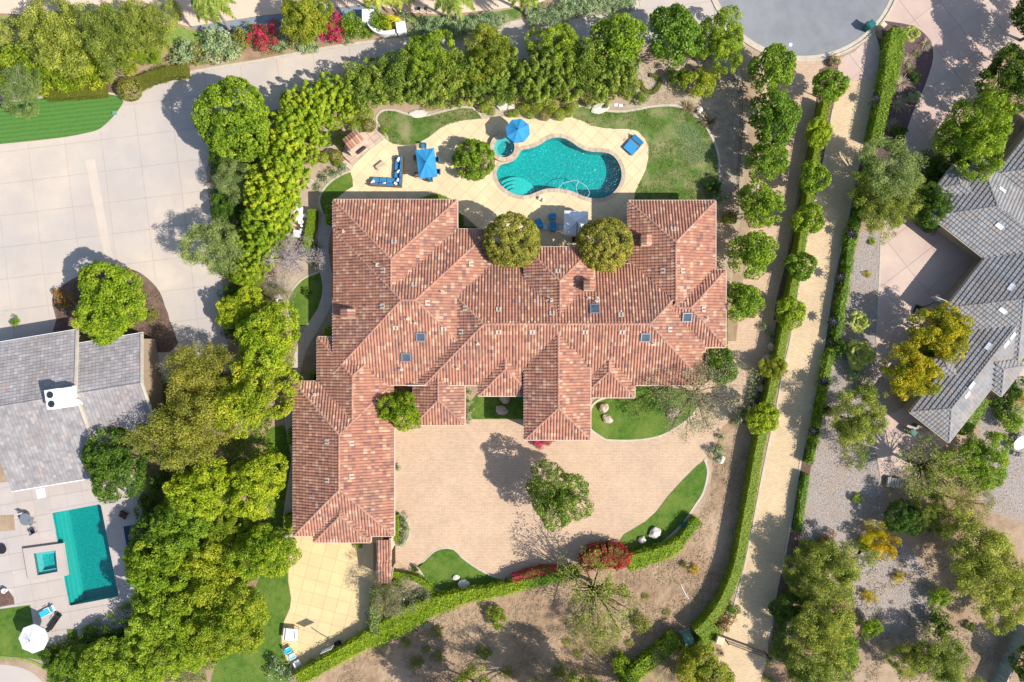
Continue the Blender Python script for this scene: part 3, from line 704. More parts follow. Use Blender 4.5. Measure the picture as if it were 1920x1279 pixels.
def hedge(name, path, width, hgt, lm, label, cat='hedge', group=None, ls=.13, dens=95, rough=.04, closed=False, wob=0.0, seed=0, tv=.16, px=True, cube=False, seg=3):
    """clipped or loose hedge: a solid twiggy core wrapped in separate leaves"""
    rg = np.random.default_rng(seed+11)
    p = [W2(q[0], q[1], hgt) for q in path]
    p = smooth_path(p, seg, closed) if seg > 1 else p
    t = thing(name, label, cat, (*p[0], 0), 0, group)
    Vs = []; Ts = []; n = len(p); cs = MB(); ring = []
    ws = width if hasattr(width, '__len__') else None
    for i in range(n-1 if not closed else n):
        a, b = np.array(p[i]), np.array(p[(i+1) % n]); d = b-a; L = np.linalg.norm(d)
        if L < 1e-6: continue
        d /= L; nn = np.array([-d[1], d[0]])
        w0 = width if ws is None else np.interp(i/(n-1), np.linspace(0, 1, len(ws)), ws)
        per = w0+2*hgt; N = int(L*per*dens); u = rg.uniform(0, L, N); q = rg.uniform(0, per, N)
        up = np.interp((u+i*7.3)*1.0, [0], [0])
        nz = rough*rg.normal(0, 1, N)+wob*np.array([noise.noise(Vector((a[0]+d[0]*x*1.0, a[1]+d[1]*x, y*.8))*1.3) for x, y in zip(u[:N], q[:N])]) if wob else rough*rg.normal(0, 1, N)+.12*np.array([noise.noise(Vector((a[0]+d[0]*x, a[1]+d[1]*x, y*.4))*.8) for x, y in zip(u, q)])
        P = np.zeros((N, 3)); Nn = np.zeros((N, 3))
        left = q < hgt; right = q > hgt+w0; topm = ~(left | right)
        off = np.where(left, -w0/2-nz, np.where(right, w0/2+nz, q-hgt-w0/2))
        zz = np.where(left, q, np.where(right, per-q, hgt+nz))
        P[:, :2] = a+d*u[:, None]+nn*off[:, None]; P[:, 2] = np.maximum(zz, .02)
        Nn[:, :2] = nn*np.where(left, -1, np.where(right, 1, 0))[:, None]; Nn[:, 2] = np.where(topm, 1, .25)
        P[:, :2] -= np.array(p[0])
        Vs.append(leaf_arrays(P, Nn, ls, rg, .5)); 
        tn = np.array([noise.noise(Vector((x*.9, y*.9, 3))) for x, y in P[:, :2]]) if N < 60000 else 0
        tn = tn+np.array([noise.noise(Vector((x*.22, y*.22, 9))) for x, y in P[:, :2]])*1.1
        Ts.append(.5+rg.normal(0, tv, N)+.25*tn+(.5*nz/max(wob,.01)*.3 if wob else 0))
        m_ = .86
        A0, A1 = a-nn*w0/2*m_, a+nn*w0/2*m_; B0, B1 = b-nn*w0/2*m_, b+nn*w0/2*m_
        vs = [(x-p[0][0], y-p[0][1], z) for (x, y) in (A0, A1, B1, B0) for z in (0,)]+[(x-p[0][0], y-p[0][1], hgt*.93-.02) for (x, y) in (A0, A1, B1, B0)]
        cs.add(vs, [(4,5,6,7),(0,1,5,4),(1,2,6,5),(2,3,7,6),(3,0,4,7)])
    if not closed:      # end faces
        for e, (i, j) in enumerate(((0, 1), (n-1, n-2))):
            a = np.array(p[i]); d = a-np.array(p[j]); d /= np.linalg.norm(d); nn = np.array([-d[1], d[0]])
            w0 = width if ws is None else ws[0 if e == 0 else -1]; N = int(w0*hgt*dens)
            P = np.zeros((N, 3)); P[:, :2] = a-np.array(p[0])+nn*rg.uniform(-w0/2, w0/2, N)[:, None]+d*rg.normal(0, rough, N)[:, None]; P[:, 2] = rg.uniform(0, hgt, N)
            Vs.append(leaf_arrays(P, np.tile(np.array([d[0], d[1], .2]), (N, 1)), ls, rg, .5)); Ts.append(.5+rg.normal(0, tv, N))
    me = leaf_mesh('foliage', np.concatenate(Vs), np.concatenate(Ts), LM[lm])
    o = bpy.data.objects.new('foliage', me); COL.objects.link(o); o.parent = t
    cm = cs.mesh('twigs'); at = cm.attributes.new('tint', 'FLOAT', 'POINT'); at.data.foreach_set('value', [.1]*len(cm.vertices))
    obj('twigs', cm, LM[lm], t); return t
def strip_blade(mb, tints, base, ang, L, w, rise, droop, tint, n=4):
    d = Vector((math.cos(ang), math.sin(ang), 0)); s = Vector((-d.y, d.x, 0)); vs = []
    for i in range(n+1):
        u = i/n; p = Vector(base)+d*L*u+Vector((0,0,rise*u-droop*u*u)); ww = w*(1-u)**.6*.5+.004
        vs += [p-s*ww, p+s*ww]
    mb.add(vs, [(2*i, 2*i+1, 2*i+3, 2*i+2) for i in range(n)]); tints.extend([tint]*len(vs))
def tuft_mesh(name, m, n, L, w, rise, droop, seed):
    rg = random.Random(seed); mb = MB(); ti = []
    for i in range(n):
        strip_blade(mb, ti, (rg.uniform(-.05,.05), rg.uniform(-.05,.05), 0), rg.uniform(0, 6.28), L*rg.uniform(.6,1.1), w, rise*rg.uniform(.7,1.3), droop*rg.uniform(.6,1.2), rg.random())
    me = mb.mesh(name); at = me.attributes.new('tint', 'FLOAT', 'POINT'); at.data.foreach_set('value', ti); me.materials.append(LM[m]); return me
def frond(mb, ti, base, ang, L, rise, droop, lw, ll, rg, n=15):
    d = Vector((math.cos(ang), math.sin(ang), 0)); s = Vector((-d.y, d.x, 0)); prev = None
    for i in range(n+1):
        u = i/n; p = Vector(base)+d*L*(u-.12*u*u)+Vector((0,0,rise*u-droop*u*u*u-droop*.3*u))
        if prev is not None:
            q = [prev-s*.04, prev+s*.04, p+s*.03, p-s*.03]; mb.add(q, [(0,1,2,3)]); ti.extend([.5]*4)
            if i > 1:
                for sg in (-1, 1):
                    for hh in (0, .5):
                        c = prev.lerp(p, hh); l_ = ll*(math.sin(math.pi*(.12+.8*u)))*rg.uniform(.8,1.1)
                        tip = c+s*sg*l_+d*l_*.55-Vector((0,0,l_*rg.uniform(.15,.6)))
                        mb.add([c-d*lw/2, c+d*lw/2, tip], [(0,1,2)]); ti.extend([rg.random()]*3)
        prev = p
# ------------------------------------------------------------------ ground, roads, lawns
pool_px = [(930.5,324),(932.5,336),(939.6,348),(950,357),(964,364.5),(980,367),(994.5,365.5),(1009,359.5),(1023,355),(1039,354),(1060,356),(1078,361.5),(1094,368.6),(1112.5,372.7),(1129,372),(1145,365.5),(1157,354),(1164,340),(1166,326),(1163,311.7),(1155,297),(1143,288),(1129,285),(1110,284),(1096,281),(1084,275),(1072,266),(1055.5,258.5),(1039,257.5),(1025,262),(1015,269),(1002.7,275),(990.5,278.7),(978,281),(972,290),(966,298),(956,304),(943.7,307),(936,311)]
POOL = smooth_path([W2(*q) for q in pool_px], 3)
if area(POOL) < 0: POOL = POOL[::-1]
COPE = offset(POOL, .42)
SPAC = W2(945.5, 276, .45); SPA = [(SPAC[0]+1.22*math.cos(t), SPAC[1]+1.22*math.sin(t)) for t in [2*math.pi*k/28 for k in range(28)]]
SPAO = [(SPAC[0]+1.66*math.cos(t), SPAC[1]+1.66*math.sin(t)) for t in [2*math.pi*k/28 for k in range(28)]]
P2 = [W2(*q) for q in ((98,962),(189,945),(223,1118),(130,1136))]
if area(P2) < 0: P2 = P2[::-1]
P2S = [W2(*q, .4) for q in ((63,1038),(104,1032),(108,1072),(70,1079))]
if area(P2S) < 0: P2S = P2S[::-1]
mb = MB(); G = [(-300,-300),(300,-300),(300,300),(-300,300)]
top(mb, [G, POOL, P2, P2S, SPA], 0); o = structure('ground', mb, MT['soil'])

def area_slabs(name, pts, z, joint, m, origin, w, h, ang, smooth=3, holes=(), gap=.035):
    """an area of concrete: dark joint bed with every slab laid on it as a part"""
    p = smooth_path([W2(*q) for q in pts], smooth) if smooth > 1 else [W2(*q) for q in pts]
    mb = MB(); top(mb, [p]+list(holes), z); o = obj(name, mb, MT[joint]); o['kind'] = 'structure'
    slabs(o, [p]+list(holes), z+.022, *W2(*origin), w, h, ang, m, gap)
    return o
# neighbour's big concrete drive
drive_px = [(-60,270),(-20,272),(60,266),(120,258),(160,250),(188,240),(210,222),(225,203),(238,186),(262,170),(290,156),(330,144),(400,131),(480,118),(560,103),(655,86),(780,73),(860,58),(960,40),(1080,18),(1180,3),(1290,-14),(1335,-14),(1345,10),(1370,50),(1398,84),(1350,86),(1290,84),(1230,84),(1192,90),(1100,104),(1010,124),(930,140),(800,165),(700,182),(600,195),(520,205),(500,215),(430,260),(392,300),(388,340),(394,390),(410,480),(420,560),(428,660),(420,700),(-60,720)]
area_slabs('concrete_driveway', drive_px, .004, 'joint', 'concrete', (0,405), 4.3, 3.7, R(7), 2, gap=.04)
sheet('concrete_band', [(160,300),(178,298),(196,400),(214,498),(200,500),(180,402)], .031, 'paleconcrete', 1)
kerb('kerb', [(262,167),(290,153),(330,141),(400,128),(480,115),(560,100),(655,83),(780,70),(860,55)], .35, .03)
sheet('street', [(352,52),(480,32),(612,17),(700,8),(715,25),(640,45),(560,55),(480,66),(425,62)], .008, 'bluestreet', 1)
area_slabs('peach_forecourt', [(-60,-70),(1300,-70),(1200,-22),(1060,-12),(1010,5),(960,14),(840,27),(757,24),(700,7),(612,16),(480,31),(355,50),(310,38),(200,20),(110,20),(60,28),(0,25),(-60,20)], .006, 'joint', 'peach', (0,0), 5, 5, R(10), 1, gap=.02)
sheet('meadow', [(-60,24),(0,28),(60,32),(110,24),(200,24),(310,42),(352,56),(330,80),(310,100),(260,110),(200,125),(120,125),(60,118),(0,112),(-60,115)], .005, 'meadow')
sheet('ground_cover', [(312,44),(355,56),(425,64),(420,86),(380,90),(330,84),(300,66)], .009, 'groundcover')
sheet('lawn', [(762,28),(850,31),(960,17),(1008,9),(1000,20),(960,38),(880,46),(790,52),(768,44)], .009, 'lawn_worn')
sheet('lawn', [(-60,205),(0,195),(60,187),(110,181),(150,177),(185,176),(215,179),(232,188),(222,207),(205,227),(185,243),(160,250),(120,257),(60,264),(0,270),(-60,278)], .04, 'lawn_striped')
kerb('kerb', [(-60,203),(0,193),(60,185),(110,179),(150,175),(185,174),(215,177),(233,187)], .22, .05)
kerb('kerb', [(233,187),(224,206),(206,229),(187,245),(161,253),(120,260),(60,267),(0,273),(-60,281)], .3, .02)
sheet('mulch_bed', [(180,152),(215,150),(232,160),(228,186),(212,178),(185,175),(150,174),(90,182),(85,170),(110,158)], .006, 'mulch')
sheet('mulch_bed', [(98,560),(118,535),(160,512),(212,501),(237,503),(262,511),(287,531),(302,552),(310,575),(318,600),(319,660),(112,650),(106,600)], .05, 'mulch')
kerb('kerb', [(98,560),(118,533),(160,509),(212,498),(240,500),(266,508),(291,529),(306,551),(314,575),(322,600),(323,650)], .4, .02)
# cul-de-sac
cc = W2(1507,-71); rr = 176/S
circ = [(cc[0]+rr*math.cos(2*math.pi*k/96), cc[1]+rr*math.sin(2*math.pi*k/96)) for k in range(96)]
mb = MB(); top(mb, [circ], .012); structure('street', mb, MT['asphalt'])
cp = [(cc[0]+(rr+.22)*math.cos(2*math.pi*k/96), cc[1]+(rr+.22)*math.sin(2*math.pi*k/96)) for k in range(96)]
kerb('gutter_strip', cp, .45, .03, 'kerb', closed=True, px=False, seg=1)
cp = [(cc[0]+(rr+.6)*math.cos(2*math.pi*k/96), cc[1]+(rr+.6)*math.sin(2*math.pi*k/96)) for k in range(96)]
kerb('kerb', cp, .24, .12, 'kerb', closed=True, px=False, seg=1)

# backyard
patio_px = [(657,322),(656,317),(690,284),(722,258),(726,263),(737,270),(757,273),(780,271),(805,257),(825,241),(845,232),(870,226),(905,223),(930,219),(960,219),(1000,223),(1040,223),(1071,220),(1085,224),(1110,236),(1135,241),(1177,241),(1195,246),(1210,260),(1217,277),(1217,295),(1211,320),(1200,342),(1192,360),(1188,378),(1200,400),(1200,510),(985,510),(900,510),(860,470),(858,433),(903,433),(871,405),(857,396),(857,388),(640,388),(629,374),(650,357),(662,350),(661,335)]
bed_c = W2(889,300); bed = [(bed_c[0]+2.45*math.cos(t), bed_c[1]+2.3*math.sin(t)) for t in [2*math.pi*k/24 for k in range(24)]]
pc = [W2(*q) for q in patio_px]
area_slabs('patio', patio_px, .006, 'patiojoint', 'patio', (900,300), 1.32, 1.32, R(-43), 1, holes=[COPE, SPAO, bed], gap=.03)
def pool(label, rim, wz, depth, wmat, shallow=None):
    t = thing('swimming_pool', label, 'pool', (0,0,0))
    n = len(rim); mb = MB(); mb.add([(x,y,0) for x,y in rim]+[(x,y,-depth) for x,y in rim], [(i, n+i, n+(i+1)%n, (i+1)%n) for i in range(n)])
    top(mb, [rim], -depth); obj('basin', mb, MT['poolfloor'], t)
    mb = MB(); top(mb, [offset(rim, .01)], wz); obj('water', mb, MT[wmat], t); return t
pl = pool('kidney shaped turquoise pool on the cream patio', POOL, -.14, 1.5, 'water')
def ring_stones(parent, rin, rout, z0, z1, m, step=.75, name='coping_stone'):
    n = len(rin); L = [0]
    for i in range(n): L.append(L[-1]+math.hypot(rin[(i+1)%n][0]-rin[i][0], rin[(i+1)%n][1]-rin[i][1]))
    tot = L[-1]; cnt = int(tot/step)
    def at(lp, d):
        d %= tot
        for i in range(n):
            if L[i] <= d <= L[i+1]:
                t = (d-L[i])/(L[i+1]-L[i]+1e-9); a, b = lp[i], lp[(i+1)%n]; return (a[0]+(b[0]-a[0])*t, a[1]+(b[1]-a[1])*t)
        return lp[0]
    g = .03
    for k in range(cnt):
        ds = [k*tot/cnt+g/2+(tot/cnt-g)*q/3 for q in range(4)]
        pts = [at(rin, d) for d in ds]+[at(rout, d) for d in ds[::-1]]
        mb = MB(); h = z1+RNG.uniform(-.006,.008); m_ = len(pts)
        if area(pts) < 0: pts = pts[::-1]
        mb.add([(x,y,z0) for x,y in pts]+[(x,y,h) for x,y in pts], [tuple(range(m_,2*m_))]+[(i,(i+1)%m_,m_+(i+1)%m_,m_+i) for i in range(m_)])
        obj(name, mb, MT[m], parent)
ring_stones(pl, offset(POOL, -.04), COPE, -.05, .05, 'coping')
mb = MB(); mb.prism(COPE, -.1, .028, [POOL]); obj('coping_bed', mb, MT['joint'], pl)
mb = MB()      # entry steps in the lower left bay
for k, (r_, z_) in enumerate(((2.6,-.95),(2.1,-.7),(1.6,-.45),(1.1,-.22))):
    c_ = W2(966, 370)
    pts = [(c_[0]+r_*math.cos(R(a)), c_[1]+r_*math.sin(R(a))) for a in range(20, 171, 10)]
    pts = [q for q in pts if in_poly(q[0], q[1], POOL)]
    low = [q for q in POOL if math.hypot(q[0]-c_[0], q[1]-c_[1]) < r_ and q[1] < c_[1]+1.1]
    if len(pts) > 2: low.sort(key=lambda q: q[0]); mb.prism(pts+low, z_-.25, z_)
obj('pool_steps', mb, MT['poolstep'], pl)
mb = MB(); ps = [W(*q, -.1) for q in ((1046,354),(1058,343),(1080,339),(1098,349),(1105,362),(1098,370),(1086,366),(1080,352),(1084,342),(1083,336))]
mb.tube([tuple(q) for q in smooth_path([(v.x, v.y) for v in ps], 5, False)] and [(x, y, -.1) for x, y in smooth_path([(v.x, v.y) for v in ps], 5, False)], .035, 5)
tag(obj('pool_hose', mb, MT['palecyan']), 'pale coiled cleaner hose floating near the lower edge of the kidney pool', 'hose')
for i, (x, y) in enumerate(((1011,372),(1018,376))):
    mb = MB(); mb.lathe([(.16,0),(.22,.06),(.2,.2),(.08,.3)], 12); o = obj('stone_ball', mb, MT['whiterock']); o.location = W(x, y, .06)
    tag(o, ['round pale rock at the lower pool rim, left one of the pair','round pale rock at the lower pool rim, right one of the pair'][i], 'rock', 'two pale rocks on the pool rim')
sp = thing('spa', 'round raised spa with stone rim at the left end of the kidney pool', 'spa', (0,0,0))
n = len(SPA); mb = MB(); mb.add([(x,y,.45) for x,y in SPA]+[(x,y,-.5) for x,y in SPA], [(i, n+i, n+(i+1)%n, (i+1)%n) for i in range(n)]); top(mb, [SPA], -.5)
obj('basin', mb, MT['poolfloor'], sp)
b_in = offset(SPA, -.36); mb = MB(); mb.prism(SPA, -.48, .05, [b_in]); obj('spa_bench', mb, MT['poolstep'], sp)
mb = MB(); mb.prism(SPAO, 0, .42, [offset(SPA, .01)]); obj('spa_wall', mb, MT['coping'], sp)
ring_stones(sp, offset(SPA, -.03), offset(SPAO, .04), .42, .5, 'coping', .8)
mb = MB(); top(mb, [offset(SPA, .01)], .36); obj('water', mb, MT['spawater'], sp)
sheet('planting_bed', [(x,y) for x,y in bed], .012, 'soil', 1, px=False)
sheet('planting_bed', [(857,396),(871,405),(903,433),(857,433)], .004, 'soil', 1)
nw = [(709,217),(706,225),(712,237),(724,252),(727,262),(737,269),(757,272),(780,270),(804,257),(824,241),(844,231),(870,225),(905,222),(902,215),(890,206),(875,202),(855,204),(830,210),(805,217),(780,219),(760,214),(742,208),(720,209)]
sheet('lawn', nw, .03, 'lawn_worn', 2)
kerb('kerb', [(905,222),(900,214),(890,205),(875,201),(855,203),(830,209),(805,216),(780,218),(760,213),(740,207),(720,207),(708,216),(706,226),(712,238),(724,253),(727,263)], .24, .07)
ne = [(1071,220),(1077,208),(1087,200),(1100,202),(1122,206),(1147,210),(1172,210),(1197,206),(1222,201),(1247,199),(1270,200),(1287,207),(1305,220),(1320,235),(1332,255),(1342,277),(1347,300),(1348,320),(1348,340),(1342,360),(1334,382),(1260,384),(1188,384),(1191,360),(1199,342),(1210,320),(1216,295),(1216,277),(1209,260),(1194,247),(1177,242),(1135,242),(1110,237),(1085,225)]
sheet('lawn', ne, .03, 'lawn_worn', 1)
kerb('kerb', [(1071,220),(1077,207),(1087,199),(1100,201),(1122,205),(1147,209),(1172,209),(1197,205),(1222,200),(1247,198),(1270,199),(1288,206),(1306,219),(1321,234),(1333,254),(1343,277),(1348,300),(1349,320),(1349,340),(1343,360),(1334,380)], .26, .07)
sheet('lawn', [(657,322),(640,329),(622,340),(608,355),(600,372),(601,387),(607,402),(640,402),(640,385),(629,374),(650,357),(662,350),(661,335)], .03, 'lawn', 1)
kerb('kerb', [(657,321),(640,328),(622,339),(607,355),(599,372),(600,387),(607,403)], .24, .07)
path_px = [(606,403),(600,420),(596,440),(595,470),(597,495),(602,520),(605,540),(602,560),(595,580),(582,600),(565,628),(550,670),(541,705),(536,722),(534,790),(544,840),(546,865),(536,930),(532,960),(534,1006),(556,1006),(556,720),(562,702),(575,655),(590,630),(605,604),(617,582),(625,560),(625,532),(622,510),(617,482),(616,460),(619,440),(626,420),(628,403)]
area_slabs('garden_path', path_px, .006, 'joint', 'concrete', (560,420), 2.6, 1.4, R(3), 2)
sheet('lawn', [(597,512),(575,520),(560,532),(545,552),(540,570),(541,590),(550,605),(570,612),(582,599),(595,579),(602,559),(605,540),(602,520)], .03, 'lawn')
kerb('kerb', [(597,511),(575,519),(559,531),(544,551),(539,570),(540,590),(549,606)], .22, .06)
sheet('lawn', [(500,812),(520,800),(534,800),(542,840),(545,865),(536,930),(530,990),(545,1010),(555,1020),(543,1036),(540,1060),(540,1090),(545,1120),(543,1140),(532,1165),(527,1190),(528,1215),(538,1240),(548,1258),(530,1290),(400,1330),(405,1240),(440,1160),(480,1100),(500,1040),(505,960),(505,880)], .025, 'lawn', 2)
area_slabs('concrete_court', [(547,990),(556,1020),(544,1036),(541,1060),(541,1090),(546,1120),(544,1140),(533,1165),(528,1190),(529,1215),(539,1238),(551,1254),(562,1264),(640,1230),(700,1200),(700,1018),(737,1018),(737,990)], .006, 'patiojoint', 'court', (560,1030), 1.5, 1.5, R(-15), 1)
# front courtyard and the pavers running up to the street
sheet('paver_courtyard', [(737,780),(1000,780),(1100,760),(1250,730),(1320,700),(1362,640),(1362,560),(1380,480),(1395,380),(1408,250),(1412,112),(1440,108),(1500,112),(1545,106),(1535,200),(1500,330),(1480,450),(1462,560),(1450,640),(1436,700),(1415,740),(1390,772),(1355,800),(1345,830),(1332,860),(1325,866),(1290,905),(1260,940),(1225,965),(1195,1000),(1172,1018),(1150,1033),(1130,1050),(1060,1075),(1000,1082),(945,1090),(900,1090),(840,1075),(780,1075),(737,1068)], .006, 'paver', 1)
sheet('lawn', [(895,738),(985,730),(985,786),(884,786),(880,765),(885,750)], .03, 'lawn', 1)
l2 = [(1105,802),(1136,824),(1160,825),(1185,825),(1215,822),(1242,815),(1267,802),(1287,787),(1302,771),(1314,752),(1300,738),(1285,730),(1190,720),(1130,738),(1113,752),(1106,765),(1104,780)]
sheet('lawn', l2, .03, 'lawn', 1)
kerb('kerb', [(1136,746),(1120,752),(1110,762),(1105,780),(1104,802),(1136,825)], .22, .05)
kerb('kerb', [(1136,825),(1160,826),(1185,826),(1215,823),(1242,816),(1267,803),(1288,788),(1303,772),(1316,752)], .2, .04)
l3 = [(1321,862),(1326,880),(1324,902),(1315,927),(1302,947),(1280,979),(1260,999),(1242,1014),(1222,1025),(1200,1031),(1170,1037),(1149,1031),(1170,1002),(1190,990),(1210,978),(1230,960),(1255,927),(1280,900),(1305,875)]
sheet('lawn', l3, .03, 'lawn', 1)
kerb('kerb', [(1321,861),(1327,880),(1325,902),(1317,927),(1304,947),(1282,980),(1262,1000),(1244,1015),(1223,1026),(1200,1032),(1170,1038),(1149,1032)], .24, .07)
l4 = [(782,1063),(795,1054),(810,1039),(827,1030),(850,1031),(865,1046),(885,1061),(910,1076),(930,1084),(945,1088),(937,1099),(920,1109),(895,1116),(867,1118),(842,1114),(820,1104),(800,1086)]
sheet('lawn', l4, .03, 'lawn', 2)
kerb('kerb', [(781,1062),(799,1087),(819,1105),(842,1115),(867,1119),(895,1117),(920,1110),(938,1099),(947,1088)], .24, .07)
kerb('kerb', [(782,1063),(795,1053),(810,1038),(827,1029),(850,1030),(866,1045),(886,1060),(911,1075),(930,1083),(946,1087)], .2, .03)
kerb('kerb', [(752,1083),(775,1090),(800,1105),(815,1120),(821,1135)], .24, .07)
sheet('planting_bed', [(737,960),(755,966),(766,985),(766,1005),(756,1020),(737,1026)], .012, 'soil')
kerb('kerb', [(737,960),(755,965),(767,985),(767,1005),(757,1021),(738,1027)], .18, .05)
sheet('planting_bed', [(868,718),(896,718),(890,745),(884,760),(882,790),(868,790)], .012, 'soil', 1)
sheet('planting_bed', [(1462,560),(1478,560),(1470,640),(1458,710),(1440,770),(1410,800),(1380,790),(1395,765),(1420,738),(1437,700),(1450,640)], .012, 'mulch', 1)
sheet('planting_bed', [(1410,110),(1432,110),(1425,250),(1415,380),(1400,480),(1388,560),(1380,640),(1362,640),(1365,560),(1380,480),(1395,380),(1405,250)], .010, 'soil', 1)
sheet('planting_bed', [(1536,130),(1572,120),(1562,200),(1545,290),(1530,370),(1512,445),(1495,540),(1480,600),(1450,600),(1456,560),(1484,450),(1506,330),(1527,220)], .010, 'mulch', 1)
sheet('dry_slope', [(1345,830),(1400,790),(1440,830),(1425,900),(1400,1010),(1375,1120),(1340,1180),(1250,1210),(1180,1300),(1100,1340),(600,1340),(560,1290),(640,1240),(700,1205),(800,1150),(900,1122),(1000,1102),(1080,1088),(1180,1062),(1270,1035),(1300,985),(1330,925),(1335,870)], .004, 'drysoil', 2)
sheet('dry_yard', [(1190,120),(1290,112),(1385,110),(1400,250),(1390,400),(1370,560),(1345,560),(1345,380),(1350,320),(1340,260),(1305,215),(1270,198),(1190,205),(1100,200),(1080,205),(900,205),(640,215),(590,260),(560,330),(535,400),(520,480),(520,560),(560,640),(600,620),(600,420),(600,360),(660,320),(730,255),(900,226),(1060,222),(1100,198),(1190,190)], .003, 'palesoil', 1)
# paved drive on the right with its concrete apron
right_drive = [(1647,100),(1642,150),(1630,200),(1615,275),(1606,320),(1582,440),(1562,520),(1545,640),(1532,710),(1515,802),(1500,865),(1485,960),(1470,1040),(1457,1096),(1445,1160),(1440,1185),(1440,1225),(1420,1300),(1418,1360),(1325,1360),(1333,1290),(1345,1240),(1357,1190),(1372,1150),(1386,1100),(1400,1045),(1412,985),(1425,915),(1440,840),(1457,760),(1470,690),(1482,640),(1495,560),(1512,450),(1530,370),(1545,300),(1562,205),(1570,160),(1572,150),(1640,150)]
sheet('paved_driveway', right_drive, .014, 'drivepaver', 1)
area_slabs('driveway_apron', [(1572,152),(1570,110),(1600,98),(1638,62),(1645,80),(1647,100),(1643,150)], .016, 'joint', 'pinkconc', (1590,100), 2.6, 2.2, R(-52), 1)
kerb('kerb', [(1638,62),(1646,85),(1648,105),(1643,150),(1631,200),(1616,275),(1607,320),(1583,440),(1563,520),(1546,640),(1533,710),(1516,802),(1501,865),(1486,960),(1471,1040),(1458,1096),(1446,1160),(1440,1200)], .22, .06)
kerb('kerb', [(1562,205),(1545,300),(1530,370),(1512,450),(1495,560),(1482,640),(1470,690),(1457,760),(1440,840),(1425,915),(1412,985),(1400,1045),(1386,1100),(1372,1150),(1357,1190)], .22, .05)
sheet('bark_strip', [(1640,65),(1652,75),(1650,160),(1632,260),(1612,400),(1590,520),(1572,620),(1545,760),(1520,880),(1500,1000),(1480,1100),(1462,1180),(1447,1200),(1458,1096),(1486,960),(1516,802),(1546,640),(1583,440),(1616,275),(1643,150),(1648,105)], .011, 'mulch', 1)
sheet('bark_bed', [(1652,38),(1657,37),(1710,47),(1730,60),(1745,77),(1750,95),(1749,117),(1740,147),(1727,180),(1712,212),(1697,257),(1690,300),(1655,345),(1615,345),(1630,270),(1650,160),(1655,80)], .009, 'lilacmulch', 1)
area_slabs('neighbour_drive', [(1672,-60),(1672,-5),(1657,36),(1710,47),(1730,60),(1745,77),(1750,95),(1749,117),(1740,147),(1727,180),(1712,212),(1697,257),(1690,300),(1672,360),(1655,420),(1652,450),(1647,560),(1643,640),(1640,700),(1680,720),(1740,660),(1800,600),(1860,510),(1765,405),(1735,437),(1705,411),(1720,370),(1742,320),(1752,297),(1775,237),(1802,207),(1840,187),(1845,155),(1865,125),(1892,105),(1920,95),(2000,80),(2000,-60)], .007, 'joint', 'pinkconc', (1700,500), 3.7, 3.7, R(-52), 1)
area_slabs('neighbour_terrace', [(1640,842),(1645,780),(1675,775),(1700,760),(1780,830),(1735,860),(1707,890),(1650,892)], .007, 'joint', 'pinkconc', (1700,850), 3.0, 3.0, R(-52), 1)
area_slabs('neighbour_walk', [(1852,728),(1880,700),(1905,665),(1980,650),(1980,700),(1920,705),(1880,715),(1862,742)], .007, 'joint', 'pinkconc', (1880,700), 2.5, 2.5, R(-52), 1)
kerb('kerb', [(1657,37),(1710,46),(1731,59),(1746,76),(1751,95),(1750,117),(1741,147),(1728,180),(1713,212),(1698,257)], .25, .05, 'pinkconc')
kerb('kerb', [(1653,440),(1648,560),(1644,640)], .25, .03, 'kerb')
sheet('gravel_yard', [(1612,435),(1650,435),(1647,560),(1643,640),(1668,700),(1662,760),(1642,800),(1640,845),(1652,895),(1660,960),(1650,1000),(1610,1040),(1560,1030),(1500,1010),(1520,890),(1545,765),(1572,625),(1592,520)], .006, 'gravel', 1)
sheet('gravel_yard', [(1610,1030),(1680,1010),(1740,1080),(1760,1150),(1720,1200),(1640,1180),(1600,1120)], .006, 'gravel')
sheet('gravel_yard', [(1850,740),(2000,690),(2000,960),(1860,960),(1840,860)], .006, 'gravel')
# left neighbour's terrace and pool
terr = [(-60,915),(0,905),(165,880),(262,890),(266,960),(274,1001),(280,1040),(262,1110),(231,1182),(159,1195),(93,1211),(70,1212),(57,1134),(13,1140),(-60,1150)]
P2c = [W2(*q) for q in ((47,1027),(121,1017),(130,1077),(57,1086))]
if area(P2c) < 0: P2c = P2c[::-1]
area_slabs('pool_terrace', terr, .006, 'joint', 'pooldeck', (98,962), 1.95, 1.95, R(10), 1, holes=[offset(P2,.04), offset(P2S,.02)])
pl2 = thing('swimming_pool', 'rectangular green-blue pool of the grey roofed house at lower left', 'pool', (0,0,0))
n = 4; mb = MB(); mb.add([(x,y,0) for x,y in P2]+[(x,y,-1.6) for x,y in P2], [(i, n+i, n+(i+1)%n, (i+1)%n) for i in range(n)]); top(mb, [P2], -1.6); obj('basin', mb, MT['poolfloor'], pl2)
mb = MB(); q0 = W2(130,1136); q1 = W2(98,962); d_ = Vector((q1[0]-q0[0], q1[1]-q0[1])).normalized(); nn_ = Vector((d_.y, -d_.x))
for k in range(3):
    A_, B_ = Vector(q0)+d_*.1, Vector(q1)-d_*.1; w_ = .9-.28*k; z_ = -1.1+.35*k
    mb.prism([tuple(A_), tuple(A_+nn_*w_), tuple(B_+nn_*w_), tuple(B_)], -1.58, z_)
obj('pool_steps', mb, MT['poolstep'], pl2)
mb = MB(); top(mb, [offset(P2, .01)], -.14); obj('water', mb, MT['water_teal'], pl2)
def dens(lp, st=.5):
    out = []
    for i in range(len(lp)):
        a, b = Vector(lp[i-1]), Vector(lp[i]); k = max(1, int((b-a).length/st))
        for q in range(k): out.append(tuple(a.lerp(b, q/k)))
    return out
d2 = dens(P2); d2o = [tuple(Vector(q)+(Vector(q)-Vector((sum(x for x,y in P2)/4, sum(y for x,y in P2)/4))).normalized()*.38) for q in d2]
